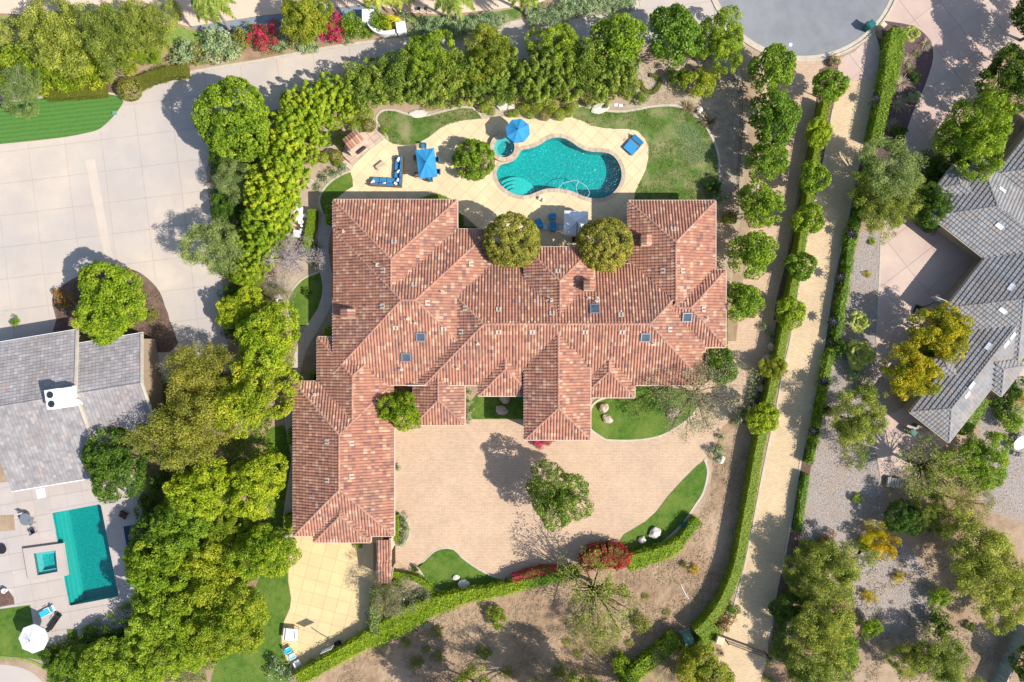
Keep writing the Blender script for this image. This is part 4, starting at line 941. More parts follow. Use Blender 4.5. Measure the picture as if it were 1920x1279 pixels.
ring_stones(pl2, d2, d2o, -.04, .045, 'pooldeck', 1.2)
sp2 = thing('spa', 'square raised spa beside the rectangular pool at lower left', 'spa', (0,0,0))
mb = MB(); mb.prism(P2c, 0, .4, [P2S]); obj('spa_wall', mb, MT['pooldeck'], sp2)
mb = MB(); mb.add([(x,y,.4) for x,y in P2S]+[(x,y,-.5) for x,y in P2S], [(i, n+i, n+(i+1)%n, (i+1)%n) for i in range(n)]); top(mb, [P2S], -.5); obj('basin', mb, MT['poolfloor'], sp2)
mb = MB(); mb.prism(P2S, -.45, 0, [offset(P2S, -.5)]); obj('spa_bench', mb, MT['poolstep'], sp2)
mb = MB(); top(mb, [offset(P2S, .005)], .3); obj('water', mb, MT['spawater'], sp2)
sheet('lawn', [(-60,1140),(13,1139),(57,1133),(64,1200),(70,1212),(100,1215),(90,1240),(30,1230),(-60,1225)], .02, 'lawn', 1)
sheet('planting_bed', [(-60,968),(26,965),(29,994),(-60,1002)], .03, 'soil', 1)
sheet('planting_bed', [(-60,1098),(14,1104),(26,1120),(28,1136),(-60,1146)], .03, 'mulch', 1)
sheet('pale_road', [(-60,1248),(0,1246),(40,1252),(70,1268),(90,1300),(90,1340),(-60,1340)], .014, 'concrete')
kerb('kerb', [(-60,1232),(0,1232),(50,1237),(90,1256),(112,1285),(118,1320)], .3, .08, 'groundcover')
# ------------------------------------------------------------------ the tiled house
KM = (H-3.4)/H/S
FM = Frame((1,0), (0,1), KM)
PIT = .38
def mw(x0, y0, x1, y1, W_=None, N_=None, E_=None, S_=None):
    return Wing((x0*KM, -y1*KM, x1*KM, -y0*KM), {'W': None if W_ is None else W_*KM, 'N': None if N_ is None else N_*KM, 'E': None if E_ is None else E_*KM, 'S': None if S_ is None else S_*KM}, 3.0, PIT)
main_roof = Roof(FM, [
    mw(766, 497, 1319, 721, 1, 32, 34, 32),
    mw(627, 432, 921, 721, 33, 33, 33, 12),
    mw(627, 377, 857, 560, 33, 33, 33, None),
    mw(549, 717, 737, 1006, 0, 0, 0, 0),
    mw(594, 633, 737, 790, 0, 0, 0, None),
    mw(1178, 378, 1340, 650, 24, 24, 24, 26),
    mw(1240, 508, 1358, 650, None, 32, 32, 32),
    mw(984, 467, 1110, 600, 64, 64, 64, None),
    mw(984, 612, 1104, 821, 67, None, 67, 67),
    mw(898, 655, 998, 741, 32, None, 32, 32),
    mw(1090, 655, 1188, 744, 32, None, 32, 32),
    mw(775, 690, 870, 797, 0, None, 0, 0),
    mw(587, 950, 693, 1018, 0, None, 0, 0)])
house = thing('house', 'large house with a sprawling terracotta tiled hip roof in the middle of the plot', 'house', (0,0,0))
build_house(house, main_roof, 'stucco', 'redtile', .335, .40, S_PROF, .03, pick_red, pick_cap, 5)
mb = MB()     # front garage doors, windows on the court side
def wallbox(name, px, py, wx, wy, z0, z1, m, e=3.4):
    mb = MB(); x, y = W2(px, py, e); mb.box(x, y, (z0+z1)/2, wx, wy, z1-z0); return obj(name, mb, MT[m], house)
for yy in (840, 880, 920, 965):
    wallbox('garage_door' if yy > 830 else 'window', 728.6, yy, .1, 1.9, 0, 2.4, 'darkwood')
wallbox('front_door', 1044, 812.6, 2.0, .1, 0, 2.6, 'darkwood')
for x_ in (1010, 1080): wallbox('window', x_, 812.6, 1.1, .1, .9, 2.4, 'glass')
for x_ in (680, 740, 800): wallbox('window', x_, 385.6, 2.2, .1, .6, 2.5, 'glass')
for x_ in (1215, 1260, 1300): wallbox('window', x_, 386.6, 1.8, .1, .6, 2.5, 'glass')
for x_ in (800, 845): wallbox('window', x_, 788.4, 1.0, .1, .9, 2.4, 'glass')
for y_ in (450, 540): wallbox('window', 635.4, y_, .1, 1.8, .9, 2.4, 'glass')
def slope_at(roof, px, py):
    x, y, z = roof.px(px, py); e = .15; f = roof.f; l = f.l(x, y)
    g = Vector((roof.top(*f.l(x+e, y))-roof.top(*f.l(x-e, y)), roof.top(*f.l(x, y+e))-roof.top(*f.l(x, y-e)), 0))/(2*e)
    return Vector((x, y, z)), Vector((-g.x, -g.y, 1)).normalized()
def skylight(px, py, w=.95, h=.95):
    p, n = slope_at(main_roof, px, py)
    t = thing('skylight', '', 'skylight', p); t.rotation_euler = n.to_track_quat('Z', 'Y').to_euler(); t.parent = None
    return t, w, h
for (px, py, ww, hh) in ((789,631,.95,.9),(762,669,.95,.9),(1115,580,.95,1.0),(1288,594,.95,.95),(1210,632,.95,.9)):
    p, n = slope_at(main_roof, px, py); q = n.to_track_quat('Z', 'Y'); Mx = Matrix.Translation(p) @ q.to_matrix().to_4x4()
    fr = MB(); 
    for dx, dy, sx, sy in ((-ww/2,0,.12,hh+.12),(ww/2,0,.12,hh+.12),(0,-hh/2,ww-.12,.12),(0,hh/2,ww-.12,.12)): fr.box(dx, dy, .14, sx, sy, .24)
    fo = obj('skylight', fr, MT['greymetal'], house); fo.matrix_local = Mx
    gm = MB(); gm.box(0, 0, .19, ww-.12, hh-.12, .05); obj('pane', gm, MT['skyglass'], fo)
for (px, py) in ((739,454),(719,507),(777,534),(718,574),(801,568),(873,578),(935,581),(742,614),(832,616),(865,622),(935,622),(998,622),(1035,588),(1097,622),(1166,622),(1164,591),(1262,430),(1279,508),(1318,580),(1243,508),(1255,618),(614,828),(659,831),(614,900),(659,893),(883,495),(1046,509)):
    p, n = slope_at(main_roof, px, py); q = n.to_track_quat('Z', 'Y')
    vm = MB(); vm.box(-.19, 0, .14, .2, .5, .1); vm.box(.19, 0, .14, .2, .5, .1); vm.box(0, .2, .1, .6, .1, .08)
    v = obj('roof_vent', vm, MT['vent'] if 'vent' in MT else MT['kerb'], house); v.matrix_local = Matrix.Translation(p) @ q.to_matrix().to_4x4()
for (px, py) in ((645,434),(765,597),(780,605),(753,692),(1035,563),(1104,560),(829,548),(1120,560),(858,690),(1225,645),(708,497),(1118,567),(1325,597),(590,741),(896,644)):
    p, n = slope_at(main_roof, px, py); vm = MB(); vm.tube([(0,0,-.1),(0,0,.5)], .06, 8); vm.box(0, 0, .09, .42, .42, .05); vm.tube([(0,0,.48),(0,0,.53)], .09, 8)
    v = obj('vent_pipe', vm, MT['kerb'], house); v.location = p
def chimney(px, py, w, d, hgt, caps_=3):
    p, n = slope_at(main_roof, px, py)
    c = MB(); c.box(0, 0, hgt/2-.6, w, d, hgt+1.2); c.box(0, 0, hgt-.08, w+.16, d+.16, .16); ch = obj('chimney', c, MT['stucco'], house); ch.location = (p.x, p.y, p.z)
    tm = MB(); cols = []; r = random.Random(int(px))
    for i in range(caps_):
        y = -d/2+d*(i+.5)/caps_
        for sx in (-1, 1):
            a, b = Vector((0, y, hgt+.4)), Vector((sx*(w/2+.15), y, hgt+.12)); vs = []
            for pp in (a, b):
                for t in (0, 45, 90, 135, 180): vs.append(pp+Vector((0, math.cos(R(t))*d/caps_*.5, math.sin(R(t))*.12)))
            tm.add(vs, [(e, e+1, e+6, e+5) for e in range(4)]+[(5,6,7,8,9)]); cols += [pick_red(r)]*10
    o = colored('chimney_tiles', tm, cols, MT['redtile'], ch, kind=None)
    b = MB(); b.box(0, 0, hgt+.1, w*.8, d*.8, .3); obj('flue', b, MT['darkwood'], ch)
chimney(1102, 537, .95, 1.1, 1.5); chimney(1207, 453, .85, 1.15, 1.3); chimney(656, 588, 1.35, .95, .7, 3)
# right neighbour, turned about 38 degrees
a_ = R(-38); FR = Frame((math.cos(a_), math.sin(a_)), (-math.sin(a_), math.cos(a_)), KM)
def rw(v0, u0, v1, u1, SW=None, NE=None, NW=None, SE=None, zb=3.2, p=.42):
    return Wing((v0*KM, u0*KM, v1*KM, u1*KM), {'S': None if SW is None else SW*KM, 'N': None if NE is None else NE*KM, 'W': None if NW is None else NW*KM, 'E': None if SE is None else SE*KM}, zb, p)
right_roof = Roof(FR, [
    rw(1755, 638, 1925, 1000, 0, None, 0, 0),
    rw(1822, 443, 1914, 720, 0, None, 0, 0),
    rw(1627, 757, 1900, 903, 0, 0, 0, None),
    rw(1601, 803, 1700, 859, 0, 0, 0, None),
    rw(1673, 893, 1900, 1060, 0, 0, 0, 0, 3.4),
    rw(1797, 526, 1850, 570, 0, 0, 0, None),
    rw(1880, 572, 1938, 644, 0, 0, None, 0),
    rw(1850, 757, 2000, 903, 0, 0, None, 0)])
rh = thing('house', 'angled tan house with wavy grey roof tiles at the right edge', 'house', (0,0,0))
build_house(rh, right_roof, 'greystucco', 'greytile', .42, .42, LOW_PROF, .075, pick_grey, pick_grey, 9, .6, 'roofdeck2', 'kerb', .12)
for (px, py) in ((1878,357),(1873,424),(1895,539),(1879,582),(1897,630),(1885,645),(1852,650),(1820,722),(1812,740)):
    p, n = slope_at(right_roof, px, py); q = (n.to_track_quat('Z', 'Y')); vm = MB()
    vm.box(-.22, 0, .12, .42, .45, .08); vm.box(.22, 0, .12, .42, .45, .08); vm.box(0, .22, .15, .86, .06, .06)
    v = obj('roof_vent', vm, MT['canvas'], rh); v.matrix_local = Matrix.Translation(p) @ q.to_matrix().to_4x4()
def rbox(name, px, py, sx, sy, z0, z1, m, ang=-38):
    mb = MB(); x, y = W2(px, py, (z0+z1)/2); mb.box(x, y, (z0+z1)/2, sx, sy, z1-z0, R(ang)); return obj(name, mb, MT[m], rh)
rbox('garage_door', 1806, 460, 4.8, .1, 0, 2.4, 'darkwood'); rbox('garage_door', 1822, 545, 4.8, .1, 0, 2.4, 'darkwood', 52); rbox('garage_door', 1800, 592, 2.6, .1, 0, 2.4, 'darkwood', -38)
rbox('side_door', 1745, 796, 1.0, .1, 0, 2.1, 'glass')
mb = MB(); x, y = W2(1880, 347, .6); mb.box(x, y, .6, 2.0, 1.6, .9, R(-38)); mb.box(x, y, 1.08, 2.1, 1.7, .05, R(-38))
tag(obj('covered_crate', mb, MT['bluetarp']), 'pale blue covered box in the corner between the grey roofs', 'cover')
# left neighbour, plain grey gables
c_, s_ = .9866, .1633; FL = Frame((c_, s_), (-s_, c_), KM)
def lw(a0, b0, a1, b1, zb=3.2): return Wing((a0*KM, -b1*KM, a1*KM, -b0*KM), {'N': 0, 'S': 0}, zb, .30)
w1 = lw(-140, 634, 41, 913); w2 = lw(41, 661, 163, 850, 3.2)
a, b, c, r = w1.h['N']; a2, b2, c2, r2 = w1.h['S']
yr = -753*KM; w1.h['N'] = (0, -1, -634*KM, 0); hN = (753-634)*KM; w1.h['S'] = (0, 1, 753*KM+hN, 0); w1.h['S'] = (0, 1, -(-753*KM)+hN, (hN-(913-753)*KM))
w2.h['N'] = (0, -1, -634*KM-.25, (661-634)*KM-.25); w2.h['S'] = (0, 1, 753*KM+hN-.25, hN-(850-753)*KM-.25)
left_roof = Roof(FL, [w1, w2])
lh = thing('house', 'pale grey gabled house with flat slate-like tiles at the left edge', 'house', (0,0,0))
build_house(lh, left_roof, 'greystucco', 'greytile', .42, .36, FLAT_PROF, .05, pick_slate, pick_slate, 12, .5, 'roofdeck2', 'white', .12)
# white verge boards along the gable rakes
for w, X in ((w1, 41*KM), (w2, 163*KM)):
    for k, yb in (('N', w.r[3]), ('S', w.r[1])):
        mb = MB(); A = (*FL.w(X, yb), w.z(X, yb)+.08); B = (*FL.w(X, -753*KM), w.z(X, -753*KM)+.08)
        A, B = Vector(A), Vector(B); d = (B-A).normalized(); s = Vector((c_, s_, 0))*.14; u = Vector((0,0,.1))
        vs = [P+q1_*s+q2_*u for P in (A, B) for q1_, q2_ in ((-1,-1),(1,-1),(1,1),(-1,1))]
        mb.add(vs, [(0,1,5,4),(1,2,6,5),(2,3,7,6),(3,0,4,7),(0,3,2,1),(4,5,6,7)]); obj('verge_board', mb, MT['kerb'], lh)
p, n = slope_at(left_roof, 124, 745)
ac = thing('air_conditioner', 'white air conditioning unit with two dark fans on the grey roof', 'air conditioner', (p.x, p.y, p.z+.1), R(9))
mb = MB(); mb.box(0, 0, .2, 2.6, 2.2, .5); obj('platform', mb, MT['white'], ac)
mb = MB(); mb.box(-.55, 0, .95, 1.3, 2.1, 1.0); mb.box(.75, .15, .7, 1.1, 1.7, .5); obj('cabinet', mb, MT['white'], ac)
for y_ in (-.5, .5):
    mb = MB(); mb.lathe([(.36,1.44),(.38,1.47),(.34,1.5),(.05,1.48)], 16, -.65, y_)
    for k in range(4): mb.box(-.65, y_, 1.52, .74, .03, .03, R(45*k))
    obj('fan', mb, MT['glass'], ac)
mb = MB(); mb.tube([(1.2,-.3,.5),(1.6,-.5,.4),(1.7,-1.0,.0)], .1, 6); obj('duct', mb, MT['white'], ac)
# little tiled gate roof beside the yellow court
PW = Frame((1,0), (0,1), KM)
pw = Roof(PW, [Wing((705*KM, -1097*KM, 731*KM, -1057*KM), {'S': .02, 'N': .8*2} if 0 else {'W': 0, 'E': 0}, 2.5, .3), Wing((706*KM, -1057*KM, 732*KM, -1013*KM), {'W': 0, 'E': 0}, 2.75, .3)])
pg = thing('gate_shelter', 'narrow terracotta tiled passage roof between the house and the yellow court', 'gate shelter', (0,0,0))
rgn = random.Random(3)
for w in pw.w:
    f = PW; x0, y0, x1, y1 = w.r; mb = MB()
    for X in (x0+.12, x1-.25):
        mb.box(*f.w(X+.06, (y0+y1)/2), 1.3, .22, (y1-y0)-.1, 2.6)
    obj('wall', mb, MT['stucco'], pg)
    # mono-slope tiles running down the page
    mb = MB(); tm = MB(); cols = []
    zt = w.zb
    def zz_(Y): return zt+.5-(y1-Y)*.12
    vs = [(*f.w(x0,y0), zz_(y0)),(*f.w(x1,y0), zz_(y0)),(*f.w(x1,y1), zz_(y1)),(*f.w(x0,y1), zz_(y1))]
    mb.add(vs+[(x,y,z-.12) for x,y,z in vs], [(0,1,2,3),(7,6,5,4)]+[(i,4+i,4+(i+1)%4,(i+1)%4) for i in range(4)]); rf = obj('roof', mb, MT['roofdeck'], pg)
    nx = 5; tw_ = (x1-x0)/nx; ny = int((y1-y0)/.4)+1
    for j in range(ny):
        for i in range(nx):
            col = pick_red(rgn); pv = None
            ya, yb = y0-.05+j*.4, min(y0-.05+(j+1)*.4, y1)
            for u, hgt in S_PROF:
                X = x0+(i+u)*tw_
                if pv is not None:
                    q = [(*f.w(pv[0], ya), zz_(ya)+.06+pv[1]),(*f.w(X, ya), zz_(ya)+.06+hgt),(*f.w(X, yb), zz_(yb)+.03+hgt),(*f.w(pv[0], yb), zz_(yb)+.03+pv[1])]
                    tm.add(q, [(0,1,2,3)]); cols += [col]*4
                    q = [(*f.w(pv[0], ya), zz_(ya)+pv[1]),(*f.w(X, ya), zz_(ya)+hgt),(*f.w(X, ya), zz_(ya)+.06+hgt),(*f.w(pv[0], ya), zz_(ya)+.06+pv[1])]
                    tm.add(q, [(0,1,2,3)]); cols += [col]*4
                pv = (X, hgt)
    colored('roof_tiles', tm, cols, MT['redtile'], rf)
mb = MB(); x, y = W2(738, 1045, 1.2); 
for k in range(6): mb.box(x, y+.9-k*.34, 1.1, .08, .22, 1.9)
obj('louvre', mb, MT['darkwood'], pg)
# ------------------------------------------------------------------ outdoor furniture and fittings
def umbrella(px, py, rx, ry, n, h, m, label, rot=0.0, rise=.55, group=None, valance=.12):
    t = thing('parasol', label, 'parasol', W(px, py, h)*Vector((1,1,0)) if False else (*W2(px, py, h), 0), rot, group)
    mb = MB(); mb.tube([(0,0,0),(0,0,h+rise*.9)], .035, 8); obj('pole', mb, MT['greymetal'], t)
    mb = MB(); mb.lathe([(.28,0),(.28,.06),(.1,.1)], 16); obj('base', mb, MT['metal'], t)
    if n == 4: cs = [(-rx,-ry),(rx,-ry),(rx,ry),(-rx,ry)]; edge = []
    else: cs = [(rx*math.cos(2*math.pi*(k+.5)/n), ry*math.sin(2*math.pi*(k+.5)/n)) for k in range(n)]
    if n == 4:
        e = []
        for i in range(4):
            a, b = cs[i], cs[(i+1)%4]; e += [a, ((a[0]+b[0])/2, (a[1]+b[1])/2)]
        cs = e
    N = len(cs); ribs = MB()
    for i in range(N):
        a, b = cs[i], cs[(i+1)%N]; mb = MB(); top_ = Vector((0,0,h+rise)); A, B = Vector((*a, h)), Vector((*b, h)); vs = []; fs = []
        K = 4
        for u in range(K+1):
            for v in range(3):
                f = u/K; P = top_.lerp(A.lerp(B, v/2), f); P.z -= .07*math.sin(math.pi*f)+(.05*f if v == 1 else 0); vs.append(P)
        for u in range(K):
            for v in range(2): fs.append((u*3+v, u*3+v+1, u*3+v+4, u*3+v+3))
        nb = len(vs); vs += [Vector((P.x*1.01, P.y*1.01, P.z-valance)) for P in vs[K*3:K*3+3]]
        fs += [(K*3, K*3+1, nb+1, nb), (K*3+1, K*3+2, nb+2, nb+1)]
        mb.add(vs, fs); obj('canopy_panel', mb, MT[m], t)
        r_ = MB(); r_.tube([(0,0,h+rise-.03), tuple(A*.5+top_*.5-Vector((0,0,.1))), tuple(A-Vector((0,0,.03)))], .012, 4, False); obj('rib', r_, MT['greymetal'], t)
    mb = MB(); mb.lathe([(.05,h+rise-.02),(.06,h+rise+.05),(.01,h+rise+.12)], 8); obj('finial', mb, MT['metal'], t)
    return t
umbrella(971, 245, 1.42, 1.42, 8, 2.5, 'blue', 'octagonal bright blue parasol over the round spa by the pool', rot=.1)
umbrella(799.5, 306, 1.05, 1.62, 4, 2.5, 'blue', 'rectangular bright blue parasol over the dining table on the patio', rot=R(7))
u3 = umbrella(1080, 418, 1.36, 1.36, 4, 2.6, 'canvas', 'square white parasol in the shade by the house wall', rot=R(-2))
mb = MB(); mb.tube([(.1,-.1,3.2),(.1,-1.5,3.0),(.1,-1.9,0)], .045, 8); obj('side_arm', mb, MT['metal'], u3)
umbrella(62, 1198, 1.66, 1.66, 8, 2.5, 'canvas', 'octagonal white parasol on the lawn edge at the lower left corner', rot=.35)
def box_part(name, t, boxes, m, smooth=False, bev=.03):
    bm = bmesh.new()
    for (cx, cy, cz, sx, sy, sz) in boxes:
        r = bmesh.ops.create_cube(bm, size=1.0, matrix=Matrix.Translation((cx,cy,cz)) @ Matrix.Diagonal((sx,sy,sz,1)))
    if bev: bmesh.ops.bevel(bm, geom=[e for e in bm.edges], offset=bev, segments=2, affect='EDGES', clamp_overlap=True)
    me = bpy.data.meshes.new(name); bm.to_mesh(me); bm.free(); return obj(name, me, MT[m], t)
# L-shaped sofa (x right, y up in the picture; corner at lower right)
sx0, sy0 = W2(746, 344, .4)
so_ = thing('corner_sofa', 'L-shaped wicker sofa with blue cushions on the patio', 'sofa', (sx0, sy0, 0), R(-3))
box_part('frame', so_, [(-1.35,.12,.16,3.4,.95,.3),(-.05,1.6,.16,.95,3.2,.3)], 'wicker')
box_part('back_frame', so_, [(-1.45,-.38,.42,3.6,.14,.6),(.42,1.3,.42,.14,3.5,.6)], 'wicker')
for k in range(3): box_part('seat_cushion', so_, [(-2.62+k*.86,.17,.41,.83,.78,.18)], 'bluecush', bev=.05)
for k in range(4): box_part('seat_cushion', so_, [(-.08,.17+k*.86,.41,.78,.83,.18)], 'bluecush', bev=.05)
for k in range(3): box_part('back_cushion', so_, [(-2.62+k*.86,-.22,.6,.83,.2,.42)], 'bluecush', bev=.06)
for k in range(4): box_part('back_cushion', so_, [(.26,.17+k*.86,.6,.2,.83,.42)], 'bluecush', bev=.06)
for i, (x, y, a, l) in enumerate(((-2.9,.1,50,'white cushion at the left end of the L-shaped sofa'),(-1.55,-.06,10,'white cushion in the middle of the short arm of the sofa'),(-.25,-.05,-25,'white cushion nearest the inner corner of the sofa'),(.02,.35,70,'white cushion just above the corner of the sofa'),(.05,1.35,40,'small white cushion halfway up the long arm of the sofa'),(.02,2.75,60,'large white cushion at the top end of the sofa'))):
    bm = bmesh.new(); bmesh.ops.create_uvsphere(bm, u_segments=12, v_segments=8, radius=1); s = .2+.05*(i in (0,5))
    for v in bm.verts: v.co = Vector((math.copysign(abs(v.co.x)**.6, v.co.x)*s*1.15, math.copysign(abs(v.co.y)**.6, v.co.y)*s*.75, v.co.z*.13))
    me = bpy.data.meshes.new('cushion'); bm.to_mesh(me); bm.free(); o = obj('cushion', me, MT['canvas']); o.location = (sx0+x+.03*y, sy0+y, .64); o.rotation_euler = (.5, 0, R(a)); tag(o, l, 'cushion', 'white cushions on the corner sofa')
def table(label, px, py, w, d, h, rot, m='teak', ml='teak', name='table', cat='table', slats=True, group=None):
    t = thing(name, label, cat, (*W2(px, py, h), 0), rot, group)
    if slats:
        n = max(3, int(d/.14))
        for k in range(n): box_part('slat', t, [(0, -d/2+d*(k+.5)/n, h-.02, w, d/n-.015, .035)], m, bev=0)
    else: box_part('table_top', t, [(0,0,h-.025,w,d,.05)], m)
    for sx_ in (-1,1):
        for sy_ in (-1,1): box_part('leg', t, [(sx_*(w/2-.07), sy_*(d/2-.07), (h-.05)/2, .06,.06,h-.05)], ml, bev=0)
    return t
table('low fire table on the patio between the fireplace and the sofa', 713.5, 310, 1.15, .62, .4, R(38), 'flag', 'wicker')
dt = table('teak dining table under the rectangular blue parasol', 800, 308, 1.1, 2.3, .74, R(7))
def chair(label, px, py, rot, m='bluecush', mf='wicker', group=None, w=.55, name='chair', cat='chair', arms=True):
    t = thing(name, label, cat, (*W2(px, py, .5), 0), rot, group)
    box_part('seat', t, [(0,0,.43,w,w,.1)], m, bev=.03)
    box_part('backrest', t, [(0,-w/2,.68,w,.09,.5)], m, bev=.03)
    for sx_ in (-1,1):
        for sy_ in (-1,1): box_part('leg', t, [(sx_*(w/2-.03), sy_*(w/2-.03), .2, .04,.04,.4)], mf, bev=0)
        if arms: box_part('armrest', t, [(sx_*w/2, 0, .62, .05, w, .04)], mf, bev=0)
    return t
for px, py, r, l in ((783,328,-90,'wicker chair at the left of the patio dining table, lower one'),(781,296,-90,'wicker chair at the left of the patio dining table, upper one'),(807,336,5,'blue cushioned chair at the lower end of the patio dining table'),(819,300,90,'blue cushioned chair on the right of the patio dining table, upper one'),(821,322,90,'blue cushioned chair on the right of the patio dining table, lower one'),(795,274,180,'chair at the upper end of the patio dining table')):
    chair(l, px, py, R(r), 'bluecush' if px > 790 else 'wicker', group='chairs around the patio dining table')
def lounger(label, px, py, rot, w, L, m, fm='greymetal', group=None, back=.6):
    t = thing('sun_lounger', label, 'sun lounger', (*W2(px, py, .35), 0), rot, group)
    box_part('frame', t, [(0,0,.24,w,L,.06)], fm, bev=0)
    box_part('mattress', t, [(0,-L*.17,.32,w-.06,L*.64,.1)], m, bev=.04)
    b = box_part('backrest', t, [(0,0,0,w-.06,back,.1)], m, bev=.04); b.location = (0, L/2-back*.42, .48); b.rotation_euler = (R(32), 0, 0)
    for sx_ in (-1,1):
        for sy_ in (-1,1): box_part('leg', t, [(sx_*(w/2-.05), sy_*(L/2-.15), .11,.05,.05,.22)], fm, bev=0)
        box_part('armrest', t, [(sx_*(w/2), .1, .46, .05,.5,.04)], fm, bev=0)
    return t
lounger('wide blue double lounger on the patio near the right end of the pool', 1187, 272, R(-42), 1.5, 2.0, 'blue', 'wicker')
lounger('blue lounger in the shade, right one below the footstool', 1037, 425, R(180), .75, 1.1, 'blue', group='blue loungers in the house shade', back=.5)
lounger('blue lounger in the shade half hidden by the round tree', 1011, 419, R(200), .75, 1.1, 'blue', group='blue loungers in the house shade', back=.5)
ot = thing('footstool', 'square blue footstool in the shade beside the pool', 'footstool', (*W2(1036, 406.5, .3), 0)); box_part('cushion', ot, [(0,0,.36,.78,.72,.16)], 'blue', bev=.04); box_part('frame', ot, [(0,0,.15,.7,.64,.26)], 'wicker')
for px, l in ((1022,'small glass side table between the two blue loungers'),(1051,'small glass side table right of the blue lounger')): table(l, px, 426, .55, .6, .45, 0, 'palecyan', 'greymetal', 'side_table', 'side table', False, 'glass side tables by the loungers')
g = thing('barbecue', 'black gas barbecue under the corner of the white parasol', 'barbecue', (*W2(1083, 449, .9), 0)); box_part('cabinet', g, [(0,0,.45,1.3,.65,.85)], 'black'); box_part('lid', g, [(0,.02,1.0,.85,.55,.26)], 'metal', bev=.08); box_part('side_shelf', g, [(-.85,0,.86,.4,.5,.04),(.85,0,.86,.4,.5,.04)], 'greymetal', bev=0)
# stone fireplace: a curved fan of flagstones with a tile-capped chimney
fp = thing('outdoor_fireplace', 'curved flagstone fireplace with tiled chimney at the left end of the patio', 'fireplace', (0,0,0))
hearth = [W2(*q, .35) for q in ((640,288),(648,297),(657,305),(722,258),(716,251),(708,246),(702,239),(695,247),(689,242),(684,247),(672,249),(663,243),(652,252),(646,262),(647,272),(646,280))]
mb = MB(); mb.prism(hearth, 0, .28); obj('hearth_core', mb, MT['joint'], fp)
slabs(fp, [hearth], .33, *hearth[0], .95, .62, R(38), 'flag', .03, 'flagstone', .04)
side = [W2(*q, .2) for q in ((639,302),(657,319),(663,313),(648,300))]
mb = MB(); mb.prism(side, 0, .2); obj('hearth_core', mb, MT['flag'], fp)
mb = MB(); cx, cy = W2(667, 268, 1.5); 
for k, (w_, d_, z0_, z1_) in enumerate(((2.6,1.1,.3,1.5),(2.1,1.0,1.5,2.0),(1.7,.95,2.0,2.7))): mb.box(cx-.15*0, cy, (z0_+z1_)/2, w_, d_, z1_-z0_, R(38))
obj('chimney_body', mb, MT['flag'], fp)
mb = MB(); mb.box(cx+.5, cy-.62, .75, 1.2, .1, .7, R(38)); obj('firebox', mb, MT['black'], fp)
tm = MB(); cols = []; r = random.Random(4); u = Vector((math.cos(R(38)), math.sin(R(38)), 0)); v = Vector((-u.y, u.x, 0)); c0 = Vector((cx, cy, 2.7))
for i in range(6):
    for sg in (-1, 1):
        a = c0+u*(-.85+.34*i+.0)+Vector((0,0,.42)); b = a+v*sg*.75-Vector((0,0,.32)); vs = []
        for pp in (a, b):
            for t_ in (0,45,90,135,180): vs.append(pp+u*math.cos(R(t_))*.17+Vector((0,0,math.sin(R(t_))*.13)))
        tm.add(vs, [(e, e+1, e+6, e+5) for e in range(4)]+[(5,6,7,8,9)]); cols += [pick_red(r)]*10
colored('chimney_tiles', tm, cols, MT['redtile'], fp, None)
mb = MB(); x, y = W2(680, 280, .36); mb.box(x, y, .37, 1.3, .22, .06, R(38)); obj('grate', mb, MT['greymetal'], fp)
# barbecue alcove with statues on the left side of the house
al = thing('garden_wall', 'low pale wall behind the statues left of the house', 'wall', (0,0,0))
mb = MB(); A, B = Vector(W2(553,388,.6)), Vector(W2(539,443,.6)); mb.box(*((A+B)/2), .5, .3, (A-B).length, .9, math.atan2(A.y-B.y, A.x-B.x)-math.pi/2); obj('wall_block', mb, MT['coping'], al)
sheet('stone_pad', [(555,386),(578,384),(574,445),(543,445)], .012, 'coping', 1)
def statue(kind, px, py, label, s=1.0):
    mb = MB(); o = None
    if kind == 'table': mb.lathe([(.25,0),(.12,.1),(.1,.6),(.3,.68),(.62,.7),(.64,.76),(.6,.78)], 24)
    elif kind == 'urn': mb.lathe([(.2,0),(.1,.12),(.26,.4),(.33,.62),(.2,.75),(.3,.85),(.24,.86),(.12,.7)], 16)
    elif kind == 'plinth': mb.box(0,0,.35,.7,.6,.7); mb.box(0,0,.74,.8,.7,.08); mb.lathe([(.15,.78),(.1,.9),(.17,1.1),(.1,1.3),(.12,1.42),(.03,1.52)], 12)
    elif kind == 'figure': mb.box(0,0,.1,.32,.32,.2); mb.lathe([(.13,.2),(.1,.35),(.15,.6),(.17,.85),(.08,.98),(.1,1.1),(.08,1.2),(.02,1.24)], 12)
    else: mb.box(0,0,.3,.85,.75,.6); mb.box(0,0,.62,.95,.85,.06)
    o = obj('garden_statue' if kind in ('figure','plinth','urn') else 'stone_table', mb, MT['white']); o.location = (*W2(px, py, .6), 0); o.scale = (s,s,s); o.rotation_euler = (0,0,R(-10))
    return tag(o, label, 'statue' if kind in ('figure','plinth','urn') else 'table', 'white stone ornaments in the side garden')
statue('plinth', 561, 394, 'white plinth and bust, topmost of the side garden ornaments', 1.1); statue('table', 559, 404.5, 'round white stone table in the side garden'); statue('urn', 564, 416, 'white urn below the round stone table'); statue('figure', 566, 424, 'white figure, upper of the two small ones below the urn', .9); statue('figure', 565, 431, 'white figure, lower of the two small ones below the urn', .9); statue('block', 557, 438.5, 'square white stone table, lowest of the side garden ornaments'); statue('urn', 572, 404, 'white urn right of the round stone table', .7)
